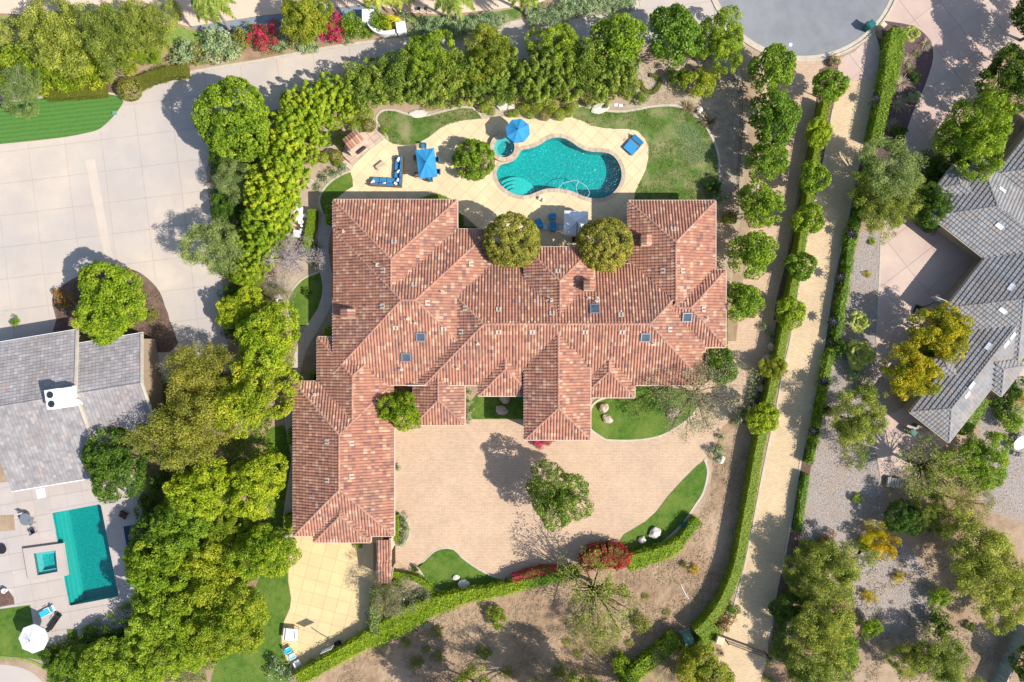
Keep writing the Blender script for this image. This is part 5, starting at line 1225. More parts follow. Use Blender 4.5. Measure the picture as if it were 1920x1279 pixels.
# basketball hoops
def hoop(label, px, py, rot, ztop=3.1):
    t = thing('basketball_hoop', label, 'basketball hoop', (*W2(px, py, .3), 0), rot)
    box_part('base', t, [(0,-.1,.2,.75,1.1,.36)], 'black', bev=.08)
    mb = MB(); mb.tube([(0,.1,.35),(0,.45,2.2),(0,.75,2.9)], .055, 8); mb.tube([(0,-.3,.4),(0,.35,1.5)], .025, 6); obj('pole', mb, MT['metal'], t)
    mb = MB(); mb.box(0,1.05,3.05,1.35,.04,.06); mb.box(0,1.05,3.95,1.35,.04,.06); mb.box(-.65,1.05,3.5,.06,.04,.9); mb.box(.65,1.05,3.5,.06,.04,.9); mb.box(0,1.05,3.5,.5,.05,.4); obj('backboard_frame', mb, MT['white'], t)
    mb = MB(); mb.box(0,1.05,3.5,1.25,.02,.85); obj('backboard', mb, MT['palecyan'], t)
    mb = MB(); n = 20; pts = [(.23*math.cos(2*math.pi*k/n), 1.36+.23*math.sin(2*math.pi*k/n), 3.05) for k in range(n+1)]; mb.tube(pts, .02, 5, False); obj('rim', mb, MT['red'], t)
    mb = MB()
    for k in range(10):
        a = 2*math.pi*k/10; b = a+.5; mb.tube([(.22*math.cos(a), 1.36+.22*math.sin(a), 3.03), (.13*math.cos(b), 1.36+.13*math.sin(b), 2.62)], .008, 3, False)
    obj('net', mb, MT['white'], t); return t
hoop('black basketball hoop against the hedge at the bottom of the yellow court', 634, 1210, R(24)); hoop('basketball hoop with a red rim on the shaded drive of the angled house', 1722, 580, R(-22))
# table-tennis style white table and chairs at the court edge
gt = thing('games_table', 'white folding games table on the edge of the yellow court', 'table', (*W2(545, 1190, .7), 0), R(-5))
box_part('table_top', gt, [(0,0,.72,1.75,1.45,.06)], 'white'); box_part('rail', gt, [(-.62,0,.77,.14,1.3,.05),(.5,0,.77,.08,.95,.05)], 'greymetal', bev=0)
for a in (-1,1):
    for b in (-1,1): box_part('leg', gt, [(a*.75,b*.6,.35,.06,.06,.7)], 'greymetal', bev=0)
for px, py, m, l in ((541,1219,'cyan','turquoise folding chair, top one of the three by the games table'),(549,1230,'palecyan','pale blue folding chair, middle one of the three by the games table'),(558,1243,'white','white folding chair, lowest of the three by the games table')): chair(l, px, py, R(-62), m, 'white', 'folding chairs at the edge of the yellow court', .62, 'folding_chair')
# bins, pillars, utility boxes
def bin_(label, px, py, rot, m='binn', s=1.0):
    t = thing('wheelie_bin', label, 'bin', (*W2(px, py, 1), 0), rot); t.scale = (s,s,s)
    mb = MB(); mb.box(0,0,.5,.52,.6,.95,0,1.18); obj('body', mb, MT[m], t)
    mb = MB(); mb.box(0,.02,1.02,.66,.78,.08); mb.box(0,.02,1.08,.5,.6,.05); obj('lid', mb, MT[m], t)
    for a in (-1,1): mb = MB(); mb.tube([(a*.3,.32,.1),(a*.24,.32,.1)], .1, 12); obj('wheel', mb, MT['black'], t)
    mb = MB(); mb.tube([(-.25,.42,.98),(.25,.42,.98)], .02, 6); obj('handle', mb, MT['black'], t)
bin_('green wheelie bin at the kerb of the round street end', 1632, 46.5, R(-48), s=1.15)
bin_('dark green wheelie bin by the wall of the angled house, lower one', 1713, 811, R(50)); bin_('small green bin tucked against the wall of the angled house', 1722, 799, R(50), s=.55)
def pillar(label, px, py, s, h, rot, m='stucco'):
    t = thing('gate_pillar', label, 'pillar', (*W2(px, py, h), 0), rot); mb = MB(); mb.box(0,0,h/2-.05,s*.85,s*.85,h-.1); obj('shaft', mb, MT['stucco'], t)
    mb = MB(); mb.box(0,0,h-.04,s,s,.08); mb.box(0,0,h+.03,s*.94,s*.94,.07,0,.9); obj('cap', mb, MT[m], t)
pillar('tan mailbox pillar behind the green bin at the round street end', 1657, 46, .62, 1.2, R(-42), 'orangestone'); pillar('square beige gate pillar at the left end of the black drive gate', 1350.5, 1201.5, .9, 2.1, R(-18), 'orangestone')
gx = thing('driveway_gate', 'black iron gate across the paved drive at the bottom', 'gate', (0,0,0))
A, B = Vector(W(1361,1201,1.0)), Vector(W(1440,1230,1.0)); A.z = B.z = 0; d = (B-A); L = d.length; d.normalize(); nb = 30
for k in range(nb+1):
    p = A+d*L*k/nb; hh = 1.9+.25*math.sin(math.pi*k/nb); mb = MB(); mb.tube([(p.x,p.y,.08),(p.x,p.y,hh)], .016, 5); obj('bar', mb, MT['black'], gx)
mb = MB(); 
for z_ in (.12, 1.0, 1.75): mb.tube([tuple(A+Vector((0,0,z_))), tuple(B+Vector((0,0,z_)))], .035, 5)
obj('rail', mb, MT['black'], gx)
mb = MB(); mb.tube([(A.x,A.y,0),(A.x,A.y,2.1)], .07, 6); mb.tube([(B.x,B.y,0),(B.x,B.y,2.1)], .07, 6); obj('gate_post', mb, MT['black'], gx)
ub = thing('utility_box', 'pale green utility cabinet between the hedges near the drive gate', 'utility box', (*W2(1292, 1202, 1.3), 0), R(18))
box_part('cabinet', ub, [(0,0,.6,1.0,1.4,1.2)], 'utility', bev=.03); box_part('lid', ub, [(0,-.02,1.24,1.12,1.0,.1)], 'utility', bev=.02); box_part('plinth', ub, [(0,0,.05,1.3,1.6,.1)], 'kerb', bev=0)
for i, (px, py) in enumerate(((1155,197),(1164,198),(1171,197))):
    t = thing('valve_box', ['left white square valve lid on the bare soil above the lawn','middle white square valve lid on the bare soil above the lawn','small grey valve lid right of the two white ones'][i], 'lid', (*W2(px,py),0), R(4)); s = .45 if i < 2 else .25
    box_part('cover', t, [(0,0,.03,s,s*.7,.05)], 'canvas' if i < 2 else 'greymetal', bev=.01)
# white entrance walls at the top
ew = thing('entrance_wall', 'curved white entrance wall with a block at each end near the top edge', 'wall', (0,0,0))
def blk(px, py, w, d, h, rot): mb = MB(); mb.box(*W2(px,py,h), h/2, w, d, h, R(rot)); mb.box(*W2(px,py,h), h+.03, w+.1, d+.1, .08, R(rot)); obj('wall_block', mb, MT['whitewall'], ew)
blk(690, 29, 1.25, 1.3, 1.3, 0); blk(752, 51, 1.0, 1.15, 1.2, 8)
cw = smooth_path([W2(*q, 1.0) for q in ((690,38),(694,47),(702,55),(713,60),(725,61),(742,58))], 4, False); mb = MB()
kerb('curved_wall', cw, .42, 1.0, 'whitewall', parent=ew, px=False, seg=1)
def path_light(px, py, label, group=None, h=.75):
    t = thing('path_light', label, 'garden light', (*W2(px, py), 0), 0, group); mb = MB(); mb.tube([(0,0,0),(0,0,h)], .03, 6); obj('stem', mb, MT['metal'], t)
    mb = MB(); mb.lathe([(.22,h),(.2,h+.05),(.04,h+.12)], 12); obj('shade', mb, MT['metal'], t)
path_light(788, 26, 'mushroom garden light on the worn top lawn, left of the pair', 'mushroom lights by the top lawn', 1.3); path_light(801, 26, 'mushroom garden light on the worn top lawn, right of the pair', 'mushroom lights by the top lawn', 1.3)
for i, (px, py) in enumerate(((1628,195),(1583,443),(1563,523),(1551,605),(1533,713),(1515,805))):
    t = thing('drive_lamp', 'black palm-shaped path lamp beside the paved drive, number %s from the street'.replace('number %s', ['first','second','third','fourth','fifth','sixth'][i]), 'lamp', (*W2(px, py), 0), 0, 'path lamps along the right edge of the paved drive')
    mb = MB(); mb.tube([(0,0,0),(0,0,1.75)], .035, 6); obj('post', mb, MT['metal'], t)
    mb = MB()
    for k in range(9):
        a = 2*math.pi*k/9; d = Vector((math.cos(a), math.sin(a), 0)); s = Vector((-d.y, d.x, 0)); b = Vector((0,0,1.75))
        mb.add([b-s*.05, b+s*.05, b+d*.4+s*.13+Vector((0,0,.1)), b+d*.72-Vector((0,0,.08)), b+d*.4-s*.13+Vector((0,0,.1))], [(0,1,2,3,4)])
    mb.lathe([(.06,1.6),(.12,1.66),(.12,1.8),(.05,1.86)], 8); obj('leaf_shade', mb, MT['metal'], t)
# wire fence at the top right of the yard
fpts = smooth_path([W2(*q) for q in ((1192,117),(1215,115),(1250,110),(1290,109),(1330,120),(1365,150),(1384,175),(1386,250),(1380,330),(1378,400))], 4, False)
wf = thing('wire_fence', 'thin dark wire fence curving round the dry corner of the yard', 'fence', (*fpts[0],0)); o0 = Vector((*fpts[0],0))
acc = 0
for i, q in enumerate(fpts):
    if i % 3 == 0: mb = MB(); p = Vector((*q,0))-o0; mb.tube([tuple(p), tuple(p+Vector((0,0,1.2)))], .035, 5); obj('post', mb, MT['metal'], wf)
for z_ in (.15,.4,.65,.9,1.15): mb = MB(); mb.tube([tuple(Vector((*q,z_))-o0) for q in fpts], .012 if z_ < 1.1 else .03, 4, False); obj('rail', mb, MT['metal'], wf)
# low railing behind the bottom lawn
fpts = smooth_path([W2(*q, .6) for q in ((842,1113),(868,1118),(895,1117),(920,1110),(938,1099),(950,1086)  )], 5, False)
rf_ = thing('garden_railing', 'low black railing along the curved edge of the lower lawn', 'railing', (*fpts[0],0)); o0 = Vector((*fpts[0],0))
for q in fpts[::1]: mb = MB(); p = Vector((*q,0))-o0; mb.tube([tuple(p), tuple(p+Vector((0,0,1.0)))], .02, 4); obj('baluster', mb, MT['black'], rf_)
for z_ in (.1, 1.0): mb = MB(); mb.tube([tuple(Vector((*q,z_))-o0) for q in fpts], .04, 5, False); obj('rail', mb, MT['metal'], rf_)
# slatted fence at lower right
A, B = Vector(W2(1868,1300,1.2)), Vector(W2(1925,1175,1.2)); sf = thing('board_fence', 'tall weathered board fence running diagonally at the lower right corner', 'fence', (A.x, A.y, 0)); d = (B-A); L = d.length; d.normalize()
for k in range(int(L/.3)): p = d*(k+.5)*.3; mb = MB(); mb.box(p.x, p.y, .95+RNG.uniform(-.03,.03), .292, .05, 1.9, math.atan2(d.y,d.x)+RNG.uniform(-.02,.02)); obj('board', mb, MT['fenceboard'], sf)
mb = MB()
for z_ in (.4,1.5): mb.box(d.x*L/2+.06, d.y*L/2-.0, z_, L, .08, .09, math.atan2(d.y,d.x))
mb.box(d.x*L/2, d.y*L/2, 1.95, L, .2, .05, math.atan2(d.y,d.x)); obj('rail', mb, MT['coping'], sf)
# left neighbour's terrace furniture
def round_table(label, px, py, r=.6, m='greymetal'):
    t = thing('table', label, 'table', (*W2(px, py, .7), 0)); mb = MB(); mb.lathe([(r,.7),(r,.74)], 24); obj('table_top', mb, MT[m], t)
    mb = MB()
    for k in range(4): a = k*math.pi/2; mb.tube([(math.cos(a)*.1,math.sin(a)*.1,.7),(math.cos(a)*r*.8,math.sin(a)*r*.8,0)], .02, 5)
    obj('leg', mb, MT['metal'], t)
round_table('round metal patio table left of the rectangular pool', 48, 974, .7)
chair('white patio chair above the round metal table', 41, 966, R(200), 'canvas', 'metal', 'metal chairs at the left terrace table', .5); chair('dark metal chair below the round table on the left terrace', 60, 997, R(30), 'metal', 'metal', 'metal chairs at the left terrace table', .5); chair('grey metal chair right of the round table on the left terrace', 57, 1004-24, R(120), 'greymetal', 'metal', 'metal chairs at the left terrace table', .5)
mb = MB(); mb.box(0,0,.03,1.0,1.1,.05); o = obj('white_mat', mb, MT['white']); o.location = W(77,925,.0); o.rotation_euler = (0,0,R(12)); tag(o, 'white mat on the terrace just below the grey roof', 'mat')
chair('dark slatted chair at the top right of the left terrace', 231, 966, R(150), 'darkwood', 'darkwood', None, .8)
mb = MB(); mb.box(0,0,.012,2.2,2.6,.012); o = obj('outdoor_rug', mb, MT['rug']); o.location = W(252,1005,.03); o.rotation_euler = (0,0,R(9)); tag(o, 'dark blue rug in the shade right of the rectangular pool', 'rug')
sfa = thing('wicker_sofa', 'dark wicker sofa on the blue rug right of the rectangular pool', 'sofa', (*W2(266,1003,.5),0), R(99)); box_part('seat', sfa, [(0,0,.3,2.0,.7,.25)], 'wicker'); box_part('backrest', sfa, [(0,-.4,.6,2.0,.12,.5)], 'wicker'); box_part('armrest', sfa, [(-1.0,0,.5,.12,.7,.2),(1.0,0,.5,.12,.7,.2)], 'wicker', bev=.02)
def disc(name, label, cat, px, py, r, h, m, group=None): mb = MB(); mb.lathe([(r*.6,0),(r*.7,h*.8),(r,h*.85),(r,h),(r*.3,h+.02)], 20); o = obj(name, mb, MT[m]); o.location = W2(px,py,h)+(0.03,) if False else (*W2(px,py,h), .03); return tag(o, label, cat, group)
disc('round_table', 'round brown side table on the blue rug', 'table', 247, 1006, .42, .45, 'teak'); disc('terracotta_bowl', 'round terracotta bowl beside the wicker sofa', 'bowl', 260, 991, .36, .4, 'terracotta')
chair('dark metal chair at the lower end of the blue rug', 250, 1030, R(-20), 'metal', 'metal', 'dark chairs below the blue rug', .6); chair('dark metal chair below the blue rug, near the trees', 263, 1036, R(40), 'metal', 'metal', 'dark chairs below the blue rug', .6)
lounger('lounger with a turquoise and green beach towel at lower left', 87, 1147, R(-62), .75, 1.9, 'cyan', 'white'); lounger('dark empty lounger beside the white parasol at lower left', 101, 1166, R(-35), .6, 2.2, 'metal', 'metal')
mb = MB(); mb.lathe([(.2,0),(.28,.4),(.3,.45),(.24,.44),(.2,.2)], 16); o = obj('plant_pot', mb, MT['white']); o.location = W(12,1106,.1); tag(o, 'white round pot beside the left terrace planting bed', 'pot')
disc('fire_bowl', 'dark round bowl at the left frame edge beside the terrace', 'bowl', 3, 1030, .55, .35, 'metal')
for i, (px, py) in enumerate(((136,1190),(162,1180))):
    mb = MB(); mb.box(0,0,.05,1.1 if i == 0 else .55,1.2 if i == 0 else .55,.1); o = obj('turf_square', mb, MT['lawn']); o.location = W(px,py,.02); o.rotation_euler = (0,0,R(3 if i == 0 else 30)); tag(o, ['large square of dark green turf set in the lower edge of the terrace','small dark green square on the shaded terrace'][i], 'turf')
# water tanks / crates beside the left house
for i, (px, py) in enumerate(((286,702),(288,724))):
    t = thing('garden_rack', ['upper dark green metal rack beside the gable of the grey house','lower dark green metal rack beside the gable of the grey house'][i], 'rack', (*W2(px,py,.8),0), R(4))
    for k in range(5): box_part('bar', t, [(0,-.55+.27*k,.8,1.3,.05,.05)], 'binn', bev=0)
    for k in range(2): box_part('bar', t, [(-.6+1.2*k,0,.76,.05,1.2,.05)], 'binn', bev=0)
    for a in (-1,1):
        for b in (-1,1): box_part('leg', t, [(a*.58,b*.52,.38,.05,.05,.76)], 'binn', bev=0)
# right neighbour's garden table, log pile
wt = thing('table', 'white oval garden table at the right edge', 'table', (*W2(1914,830,.7),0), R(40)); mb = MB(); mb.lathe([(1.0,.7),(1.02,.75)], 24, 0,0,1,.6); obj('table_top', mb, MT['white'], wt)
for a in (-1,1): mb = MB(); mb.tube([(a*.6,0,0),(a*.6,0,.7)], .05, 6); obj('leg', mb, MT['white'], wt)
for i,(px,py,r) in enumerate(((1898,822,-60),(1899,838,-110),(1909,852,170),(1908,812,-20))): chair(['dark garden chair at the upper left of the white table','dark garden chair at the lower left of the white table','dark garden chair below the white table','dark garden chair above the white table'][i], px, py, R(r), 'black', 'black', 'dark chairs around the white garden table', .5)
lp = thing('log_pile', 'stack of split logs at the lower end of the pink terrace', 'log pile', (*W2(1678,905,.4),0), R(-8)); r = random.Random(8)
for k in range(26):
    row = k//9; x_ = -.8+.2*(k%9)+.1*(row%2); mb = MB(); mb.tube([(x_,-.55+r.uniform(-.1,.1),.1+.17*row),(x_+r.uniform(-.05,.05),.55+r.uniform(-.1,.1),.1+.17*row)], .09, 6); obj('log', mb, MT['palebark'], lp)
# boulders
def boulder(px, py, r, h, m, label, seed, sx=1.0, rot=0.0, group=None):
    bm = bmesh.new(); bmesh.ops.create_icosphere(bm, subdivisions=3, radius=1)
    for v in bm.verts:
        n_ = v.co.normalized(); d = 1+.28*noise.noise(n_*1.5+Vector((seed*3.1,0,0)))+.1*noise.noise(n_*4+Vector((0,seed,0)))
        q = max(abs(n_.x), abs(n_.y), abs(n_.z)); v.co = n_*d*(1-.25*(1-q)); v.co.x *= r*sx; v.co.y *= r; v.co.z = v.co.z*h*.62+h*.38
    me = bpy.data.meshes.new('boulder'); bm.to_mesh(me); bm.free(); o = obj('boulder', me, MT[m]); o.location = (*W2(px,py,h*.5), 0); o.rotation_euler = (0,0,rot); return tag(o, label, 'boulder', group)
for i, a in enumerate(((947,748,.62,.6,'rock','boulder in the shaded front lawn, nearer the roof above it',1.0,.4),(941,769,.6,.55,'rock','boulder in the shaded front lawn, lower of the two',1.3,-.3),(1133,765,.55,.7,'rock','tan boulder at the left of the front lawn, upper of the two',1.1,.5),(1139,786,.52,.5,'rock','tan boulder at the left of the front lawn, lower of the two',1.3,-.5),(1229,1000,.62,.6,'whiterock','larger white boulder on the crescent lawn',1.2,.6),(1204,1013,.45,.45,'whiterock','smaller white boulder on the crescent lawn',1.0,-.4),(1353,862,.4,.5,'whiterock','white boulder at the upper tip of the crescent lawn',1.3,1.1),(869,1096,.55,.45,'whiterock','larger pale boulder on the lower lawn',1.3,0),(855,1083,.33,.3,'whiterock','smaller pale boulder on the lower lawn',1.2,.3),(1447,650,.55,.7,'rock','reddish tan boulder beside the clipped hedge of the drive',.8,.2),(1442,672,.6,.6,'rock','boulder half under the small golden tree',1.1,0),(1428,728,.5,.45,'rock','grey boulder in the shade left of the drive hedge',1.0,0),(581,344,.62,.5,'rock','pale boulder in the side bed beside the bright hedge',1.0,.3),(1263,775,.6,.55,'rock','boulder under the thin bare tree on the front lawn',1.4,.5),(520,556,.5,.5,'whiterock','white boulder at the left of the small oval lawn, upper one',.9,1.2),(519,569,.45,.45,'whiterock','white boulder at the left of the small oval lawn, lower one',1.2,.4),(1312,206,.4,.35,'whiterock','white boulder among the bronze spiky plants, upper one',1.1,.2),(1318,216,.35,.3,'rock','tan boulder among the bronze spiky plants, lower one',1.2,.7),(942,198,.5,.35,'whiterock','pale boulder behind the topiary balls, left one',1.5,0),(957,200,.4,.3,'whiterock','pale boulder behind the topiary balls, right one',1.3,0),(1125,203,.6,.3,'whiterock','flat pale boulder above the start of the big lawn',1.8,.3),(784,213,.5,.25,'whiterock','flat pale boulder in the dip of the upper lawn kerb',2.0,0))):
    boulder(a[0], a[1], a[2], a[3], a[4], a[5], i+1, a[6], a[7])
for i,(px,py) in enumerate(((1470,90),(1482,84))):
    mb = MB(); mb.lathe([(.22,.0),(.22,.03),(.1,.04)], 16); o = obj('manhole_cover', mb, MT['canvas']); o.location = W(px,py,.02 if i else .1); tag(o, ['white round cover at the edge of the street, by the tree','white round cover on the grey street'][i], 'cover')
sp_ = thing('sprinkler_box', 'small green valve box on the striped lawn tip', 'valve box', (*W2(214,211,.2),0)); box_part('cover', sp_, [(0,0,.1,.5,.4,.2)], 'utility', bev=.02)
mb = MB(); mb.tube([(x,y,.05) for x,y in smooth_path([W2(*q) for q in ((1276,1094),(1279,1102),(1285,1114),(1292,1124))],4,False)], .05, 5); tag(obj('garden_pipe', mb, MT['canvas']), 'thin white pipe lying on the dry slope', 'pipe')
t = thing('utility_box', 'small grey-green box in the bottom hedge line', 'utility box', (*W2(797,1172,.6),0), R(20)); box_part('cabinet', t, [(0,0,.3,.35,.4,.6)], 'utility')
t = thing('utility_box', 'turquoise-green valve cabinet in the shade beside the crescent lawn', 'utility box', (*W2(1283,985,.6),0), R(-30)); box_part('cabinet', t, [(0,0,.3,.4,.5,.6)], 'binn')
# flower pots at the top of the drive (flowers follow with the plants)
pp = disc('terracotta_pot', 'wide terracotta planter at the top of the paved drive', 'pot', 1566, 115, .65, .5, 'terracotta')
# ------------------------------------------------------------------ trees, shrubs and hedges
def nth(n):
    w = ['first','second','third','fourth','fifth','sixth','seventh','eighth','ninth','tenth','eleventh','twelfth','thirteenth','fourteenth','fifteenth','sixteenth','seventeenth','eighteenth','nineteenth','twentieth']
    return w[n] if n < 20 else ['twenty-first','twenty-second','twenty-third','twenty-fourth','twenty-fifth'][n-20]
ORD = ['first','second','third','fourth','fifth','sixth','seventh','eighth','ninth','tenth','eleventh','twelfth','thirteenth','fourteenth']
T = lambda key, px, py, r, label, zs=1.0, name='tree', cat='tree', group=None: plant(key, px, py, r, name, label, cat, group, zs)
def SH(key, px, py, r, label, zs=1.0, name='shrub', group=None): return plant(key, px, py, r, name, label, 'shrub', group, zs, parts=('foliage', 'stems'))
# top left
T('soft_a', 92, 60, 62, 'broad willowy tree nearest the top left corner', .8)
T('soft_b', 200, 62, 56, 'broad willowy tree above the pair of clipped box hedges', .8)
T('soft_a', 272, 42, 48, 'willowy tree left of the green ground cover at the top bank', .85)
T('sparse_olive', 36, 168, 46, 'wispy grey-green tree at the left end of the striped lawn', .7)
for px, py, r, k, l in ((15,128,44,'shrub_bright','yellow-green bush at the left frame edge above the striped lawn'),(62,140,34,'shrub_bright','small yellow-green bush above the wispy grey tree'),(78,122,36,'shrub_b','green bush above the left box hedge, leftmost'),(108,138,34,'shrub_bright','yellow-green bush directly above the left end of the box hedge'),(140,128,38,'shrub_bright','largest yellow-green bush above the middle of the box hedge'),(172,126,32,'shrub_bright','yellow-green bush above the right end of the box hedge'),(192,136,24,'shrub_bright','small golden bush above the right tip of the box hedge'),(190,108,18,'shrub_b','small fresh green bush between the willowy trees and the golden bushes'),(240,116,20,'shrub_bright','golden bush right above the round flat-topped topiary'),(212,118,20,'shrub_dark','dark green bush left of the golden bush and topiary'),(266,110,13,'shrub_b','small green bush right of the golden bush'),(290,107,16,'shrub_b','small leafy bush on the bare strip beside the curved box hedge'),(345,97,24,'shrub_grey','straggly grey shrub, left of the two on the top bank'),(400,82,30,'shrub_grey','straggly grey-green shrub in the middle of the top bank'),(430,84,24,'shrub_grey','straggly grey shrub left of the pink bougainvillea'),(372,96,18,'shrub_olive','low olive shrub between the straggly grey shrubs')):
    SH(k, px, py, r, l, .9)
hedge('box_hedge', [(84,172),(140,169),(194,165)], 1.75, 1.0, 'oliveball', 'clipped olive green box hedge above the striped lawn', ls=.12)
hedge('box_hedge', [(256,155),(280,144),(310,135),(349,131)], 1.45, 1.0, 'oliveball', 'clipped olive green box hedge curving along the top of the concrete drive', ls=.12)
PROTO['flatround'] = PROTO['oliveball']
SH('oliveball', 241, 166, 22, 'large round flat-topped topiary between the two box hedges', .8, 'topiary')
T('round_a', 435, 222, 73, 'big round dense tree standing over the right side of the concrete drive')
T('bright_a', 199, 567, 70, 'bright lime green tree on the bark island of the concrete drive', .85)
SH('shrub_dark', 208, 514, 14, 'small dark bush at the top edge of the bark island'); SH('shrub_red', 116, 560, 20, 'dark reddish bush at the left edge of the bark island', .7)
SH('shrub_olive', 285, 590, 14, 'small dry olive bush on the right part of the bark island', .5); SH('shrub_olive', 262, 545, 11, 'tiny dry bush on the upper bark island', .5)
SH('shrub_b', 28, 603, 10, 'small bright shrub by the top eave of the left grey house')
T('sparse_olive', 400, 463, 56, 'airy grey-green tree with white branches overhanging the concrete drive')
T('sparse_olive', 448, 338, 46, 'airy grey-green tree above and right of the similar tree by the drive', .8)
T('round_b', 425, 300, 34, 'dark green tree directly below the big round tree by the drive', .7); T('round_b', 432, 392, 34, 'dark green tree between the two airy grey trees', .7)
T('soft_a', 470, 300, 34, 'soft grey-green bush tree against the bright hedge, below the big round tree', .7)
SH('shrub_dark', 440, 560, 30, 'dark ivy clump at the right edge of the concrete drive', .8); SH('shrub_dark', 436, 610, 26, 'lower dark ivy clump at the right edge of the concrete drive', .8)
# left belt
for k, px, py, r, l, zs in (('bright_a',500,640,64,'golden green tree at the top of the belt left of the house',1),('bright_b',474,742,66,'golden green tree beside the upper garage wing',1),('bright_a',478,912,56,'golden green tree beside the lower garage wing',1),('bright_a',462,512,32,'small lime tree between the tall hedge and the mauve bare tree',1),('bright_a',452,580,44,'bright green tree wedged at the foot of the tall lime hedge',.9),('bright_a',425,760,46,'vivid light green tree between the olive-gold and golden green trees',1),('fluffy',364,700,58,'fluffy olive-gold tree just right of the green racks',1.1),('fluffy',330,812,72,'largest fluffy olive-gold tree over the lower left belt',1.1),('fluffy',385,775,56,'fluffy olive-gold tree right of the largest one',1.1),('round_b',215,868,62,'dark green feathery tree overhanging the grey roof corner',.9),('bright_a',372,920,60,'green tree below the fluffy olive-gold trees',1),('fresh_a',340,990,60,'green tree right of the rectangular pool terrace, upper',1),('bright_b',420,985,40,'yellow-green tree squeezed between the green ones and the lower golden tree',.9),('bright_a',298,1065,62,'green tree overhanging the rectangular pool terrace at its middle',1),('bright_a',488,1042,56,'bright yellow-green tree left of the yellow court, upper',1),('bright_b',395,1085,58,'yellow-green tree in the middle of the lower left belt',1),('fresh_a',300,1150,60,'green tree overhanging the lower corner of the pool terrace',1),('bright_b',430,1165,66,'bright yellow-green tree left of the yellow court, lower',1),('bright_a',345,1200,54,'bright green tree near the bottom, between the belt and the lawn',.9),('fresh_a',270,1240,56,'green tree at the bottom edge left of the big lawn',.8),('round_a',200,1250,54,'mid green tree at the bottom edge right of the white parasol',.7),('fresh_a',135,1262,44,'green tree at the bottom edge below the terrace',.6),('bright_a',460,1000,30,'small bright tree in the gap above the lower belt',.8),('sparse_bare',360,1245,34,'brown leafless shrub tree at the bottom of the belt',.7),('round_b',300,1010,50,'dark tree in the shade along the pool terrace edge',.8)):
    T(k, px, py, r, l, zs, group='trees in the belt left of the house')
for px, py, r, l in ((170,1205,26,'dark shrub along the lower terrace edge, leftmost'),(215,1192,28,'dark shrub along the lower terrace edge, middle'),(255,1160,28,'dark shrub along the lower terrace edge, rightmost'),(274,950,26,'dark shrub between the terrace rug and the belt trees'),(300,905,26,'dark shrub under the fluffy trees by the grey roof'),(100,1235,24,'mid green shrub below the white parasol')): SH('shrub_dark', px, py, r, l, 1.0)
# tall lime hedge running round the yard: plumes that can be told apart
lime = [(610,172,30),(585,190,30),(612,205,24),(560,205,32),(590,225,26),(548,232,34),(570,255,28),(538,262,34),(555,290,30),(525,292,34),(545,320,28),(515,325,36),(535,350,30),(505,358,36),(530,380,26),(500,392,34),(522,412,26),(492,425,34),(512,442,26),(480,455,32),(498,470,26),(475,490,26),(640,188,24),(658,170,26)]
for i, (px, py, r) in enumerate(sorted(lime, key=lambda q: -q[1])):
    plant('plume_bright', px, py, r*1.18, 'hedge_tree', '%s bright lime shrub up from the lower end of the tall loose hedge' % nth(i), 'hedge', 'lime shrubs of the tall loose hedge', 1.15)
belt = [(680,158,42),(714,164,36),(745,142,44),(772,162,36),(805,150,44),(842,134,44),(866,158,37),(905,142,44),(938,155,36),(962,132,42),(1002,144,44),(1035,122,46),(1062,146,42),(1098,124,46),(1128,148,40),(1155,122,44),(1164,152,32),(705,138,34),(655,187,26),(1022,158,32)]
for i, (px, py, r) in enumerate(sorted(belt)):
    plant(('plume_a','belt_round','plume_b')[i % 3], px, py, r, 'hedge_tree', '%s mottled tufted shrub from the left in the dense belt above the lawns' % nth(i), 'hedge', 'tufted shrubs of the dense belt', 1.05)
for i, (k, px, py, r) in enumerate((('fresh_a',800,112,50),('yolive',915,102,48),('fresh_a',1045,92,48),('row_b',1160,75,50),('row_a',1268,62,52),('fresh_a',1355,72,48))):
    T(k, px, py, r, ['leafy green tree leaning over the concrete road, leftmost of its row','mottled yellow-green tree leaning over the concrete road, beside the leftmost','leafy green tree over the road in the middle of its row','loose green tree just left of the wire fence corner','large loose green tree above the wire fence','green tree by the round street end, rightmost of its row'][i], .95, group='trees along the concrete road')
# top middle
T('yolive', 565, 32, 44, 'yellow-green tree above the pink bougainvilleas, larger trunk to the left', 1.0); T('bright_b', 600, 30, 28, 'small yellow-green tree touching the taller one above the pink bougainvilleas', .9)
SH('shrub_pink', 492, 64, 28, 'pink bougainvillea on the top bank, left one', 1, 'bougainvillea'); SH('shrub_pink', 622, 52, 27, 'pink bougainvillea on the top bank beside the yellow-green trees', 1, 'bougainvillea')
SH('shrub_olive', 455, 68, 24, 'clipped olive bush left of the left bougainvillea'); SH('shrub_b', 662, 48, 26, 'round green bush beside the curved white wall', 1.1); SH('shrub_b', 712, 40, 20, 'green bush cupped by the curved white wall', 1.2); SH('shrub_a', 690, 62, 12, 'small green bush below the round bush at the white wall', .7)
SH('shrub_grey', 525, 76, 20, 'grey twiggy shrub right of the left bougainvillea', .7); SH('shrub_grey', 648, 66, 16, 'grey twiggy shrub below the right bougainvillea', .7); SH('shrub_rose', 760, 30, 12, 'pinkish small shrub right of the white wall'); SH('shrub_grey', 580, 80, 20, 'grey twiggy shrub between the bougainvilleas', .6)
for i, (px, py, r) in enumerate(sorted(((785,58,20),(805,52,21),(826,54,20),(848,48,20),(868,50,19),(890,45,19),(912,42,18),(935,38,16),(800,70,14),(1000,32,16),(1018,24,16),(1040,28,20),(1062,18,20),(1085,14,18),(1108,12,19),(1130,8,17),(1155,6,17),(1180,2,17)))):
    SH('shrub_grey', px, py, r, '%s silvery green shrub from the white wall along the concrete road' % nth(i), .8, group='silvery shrubs along the road')
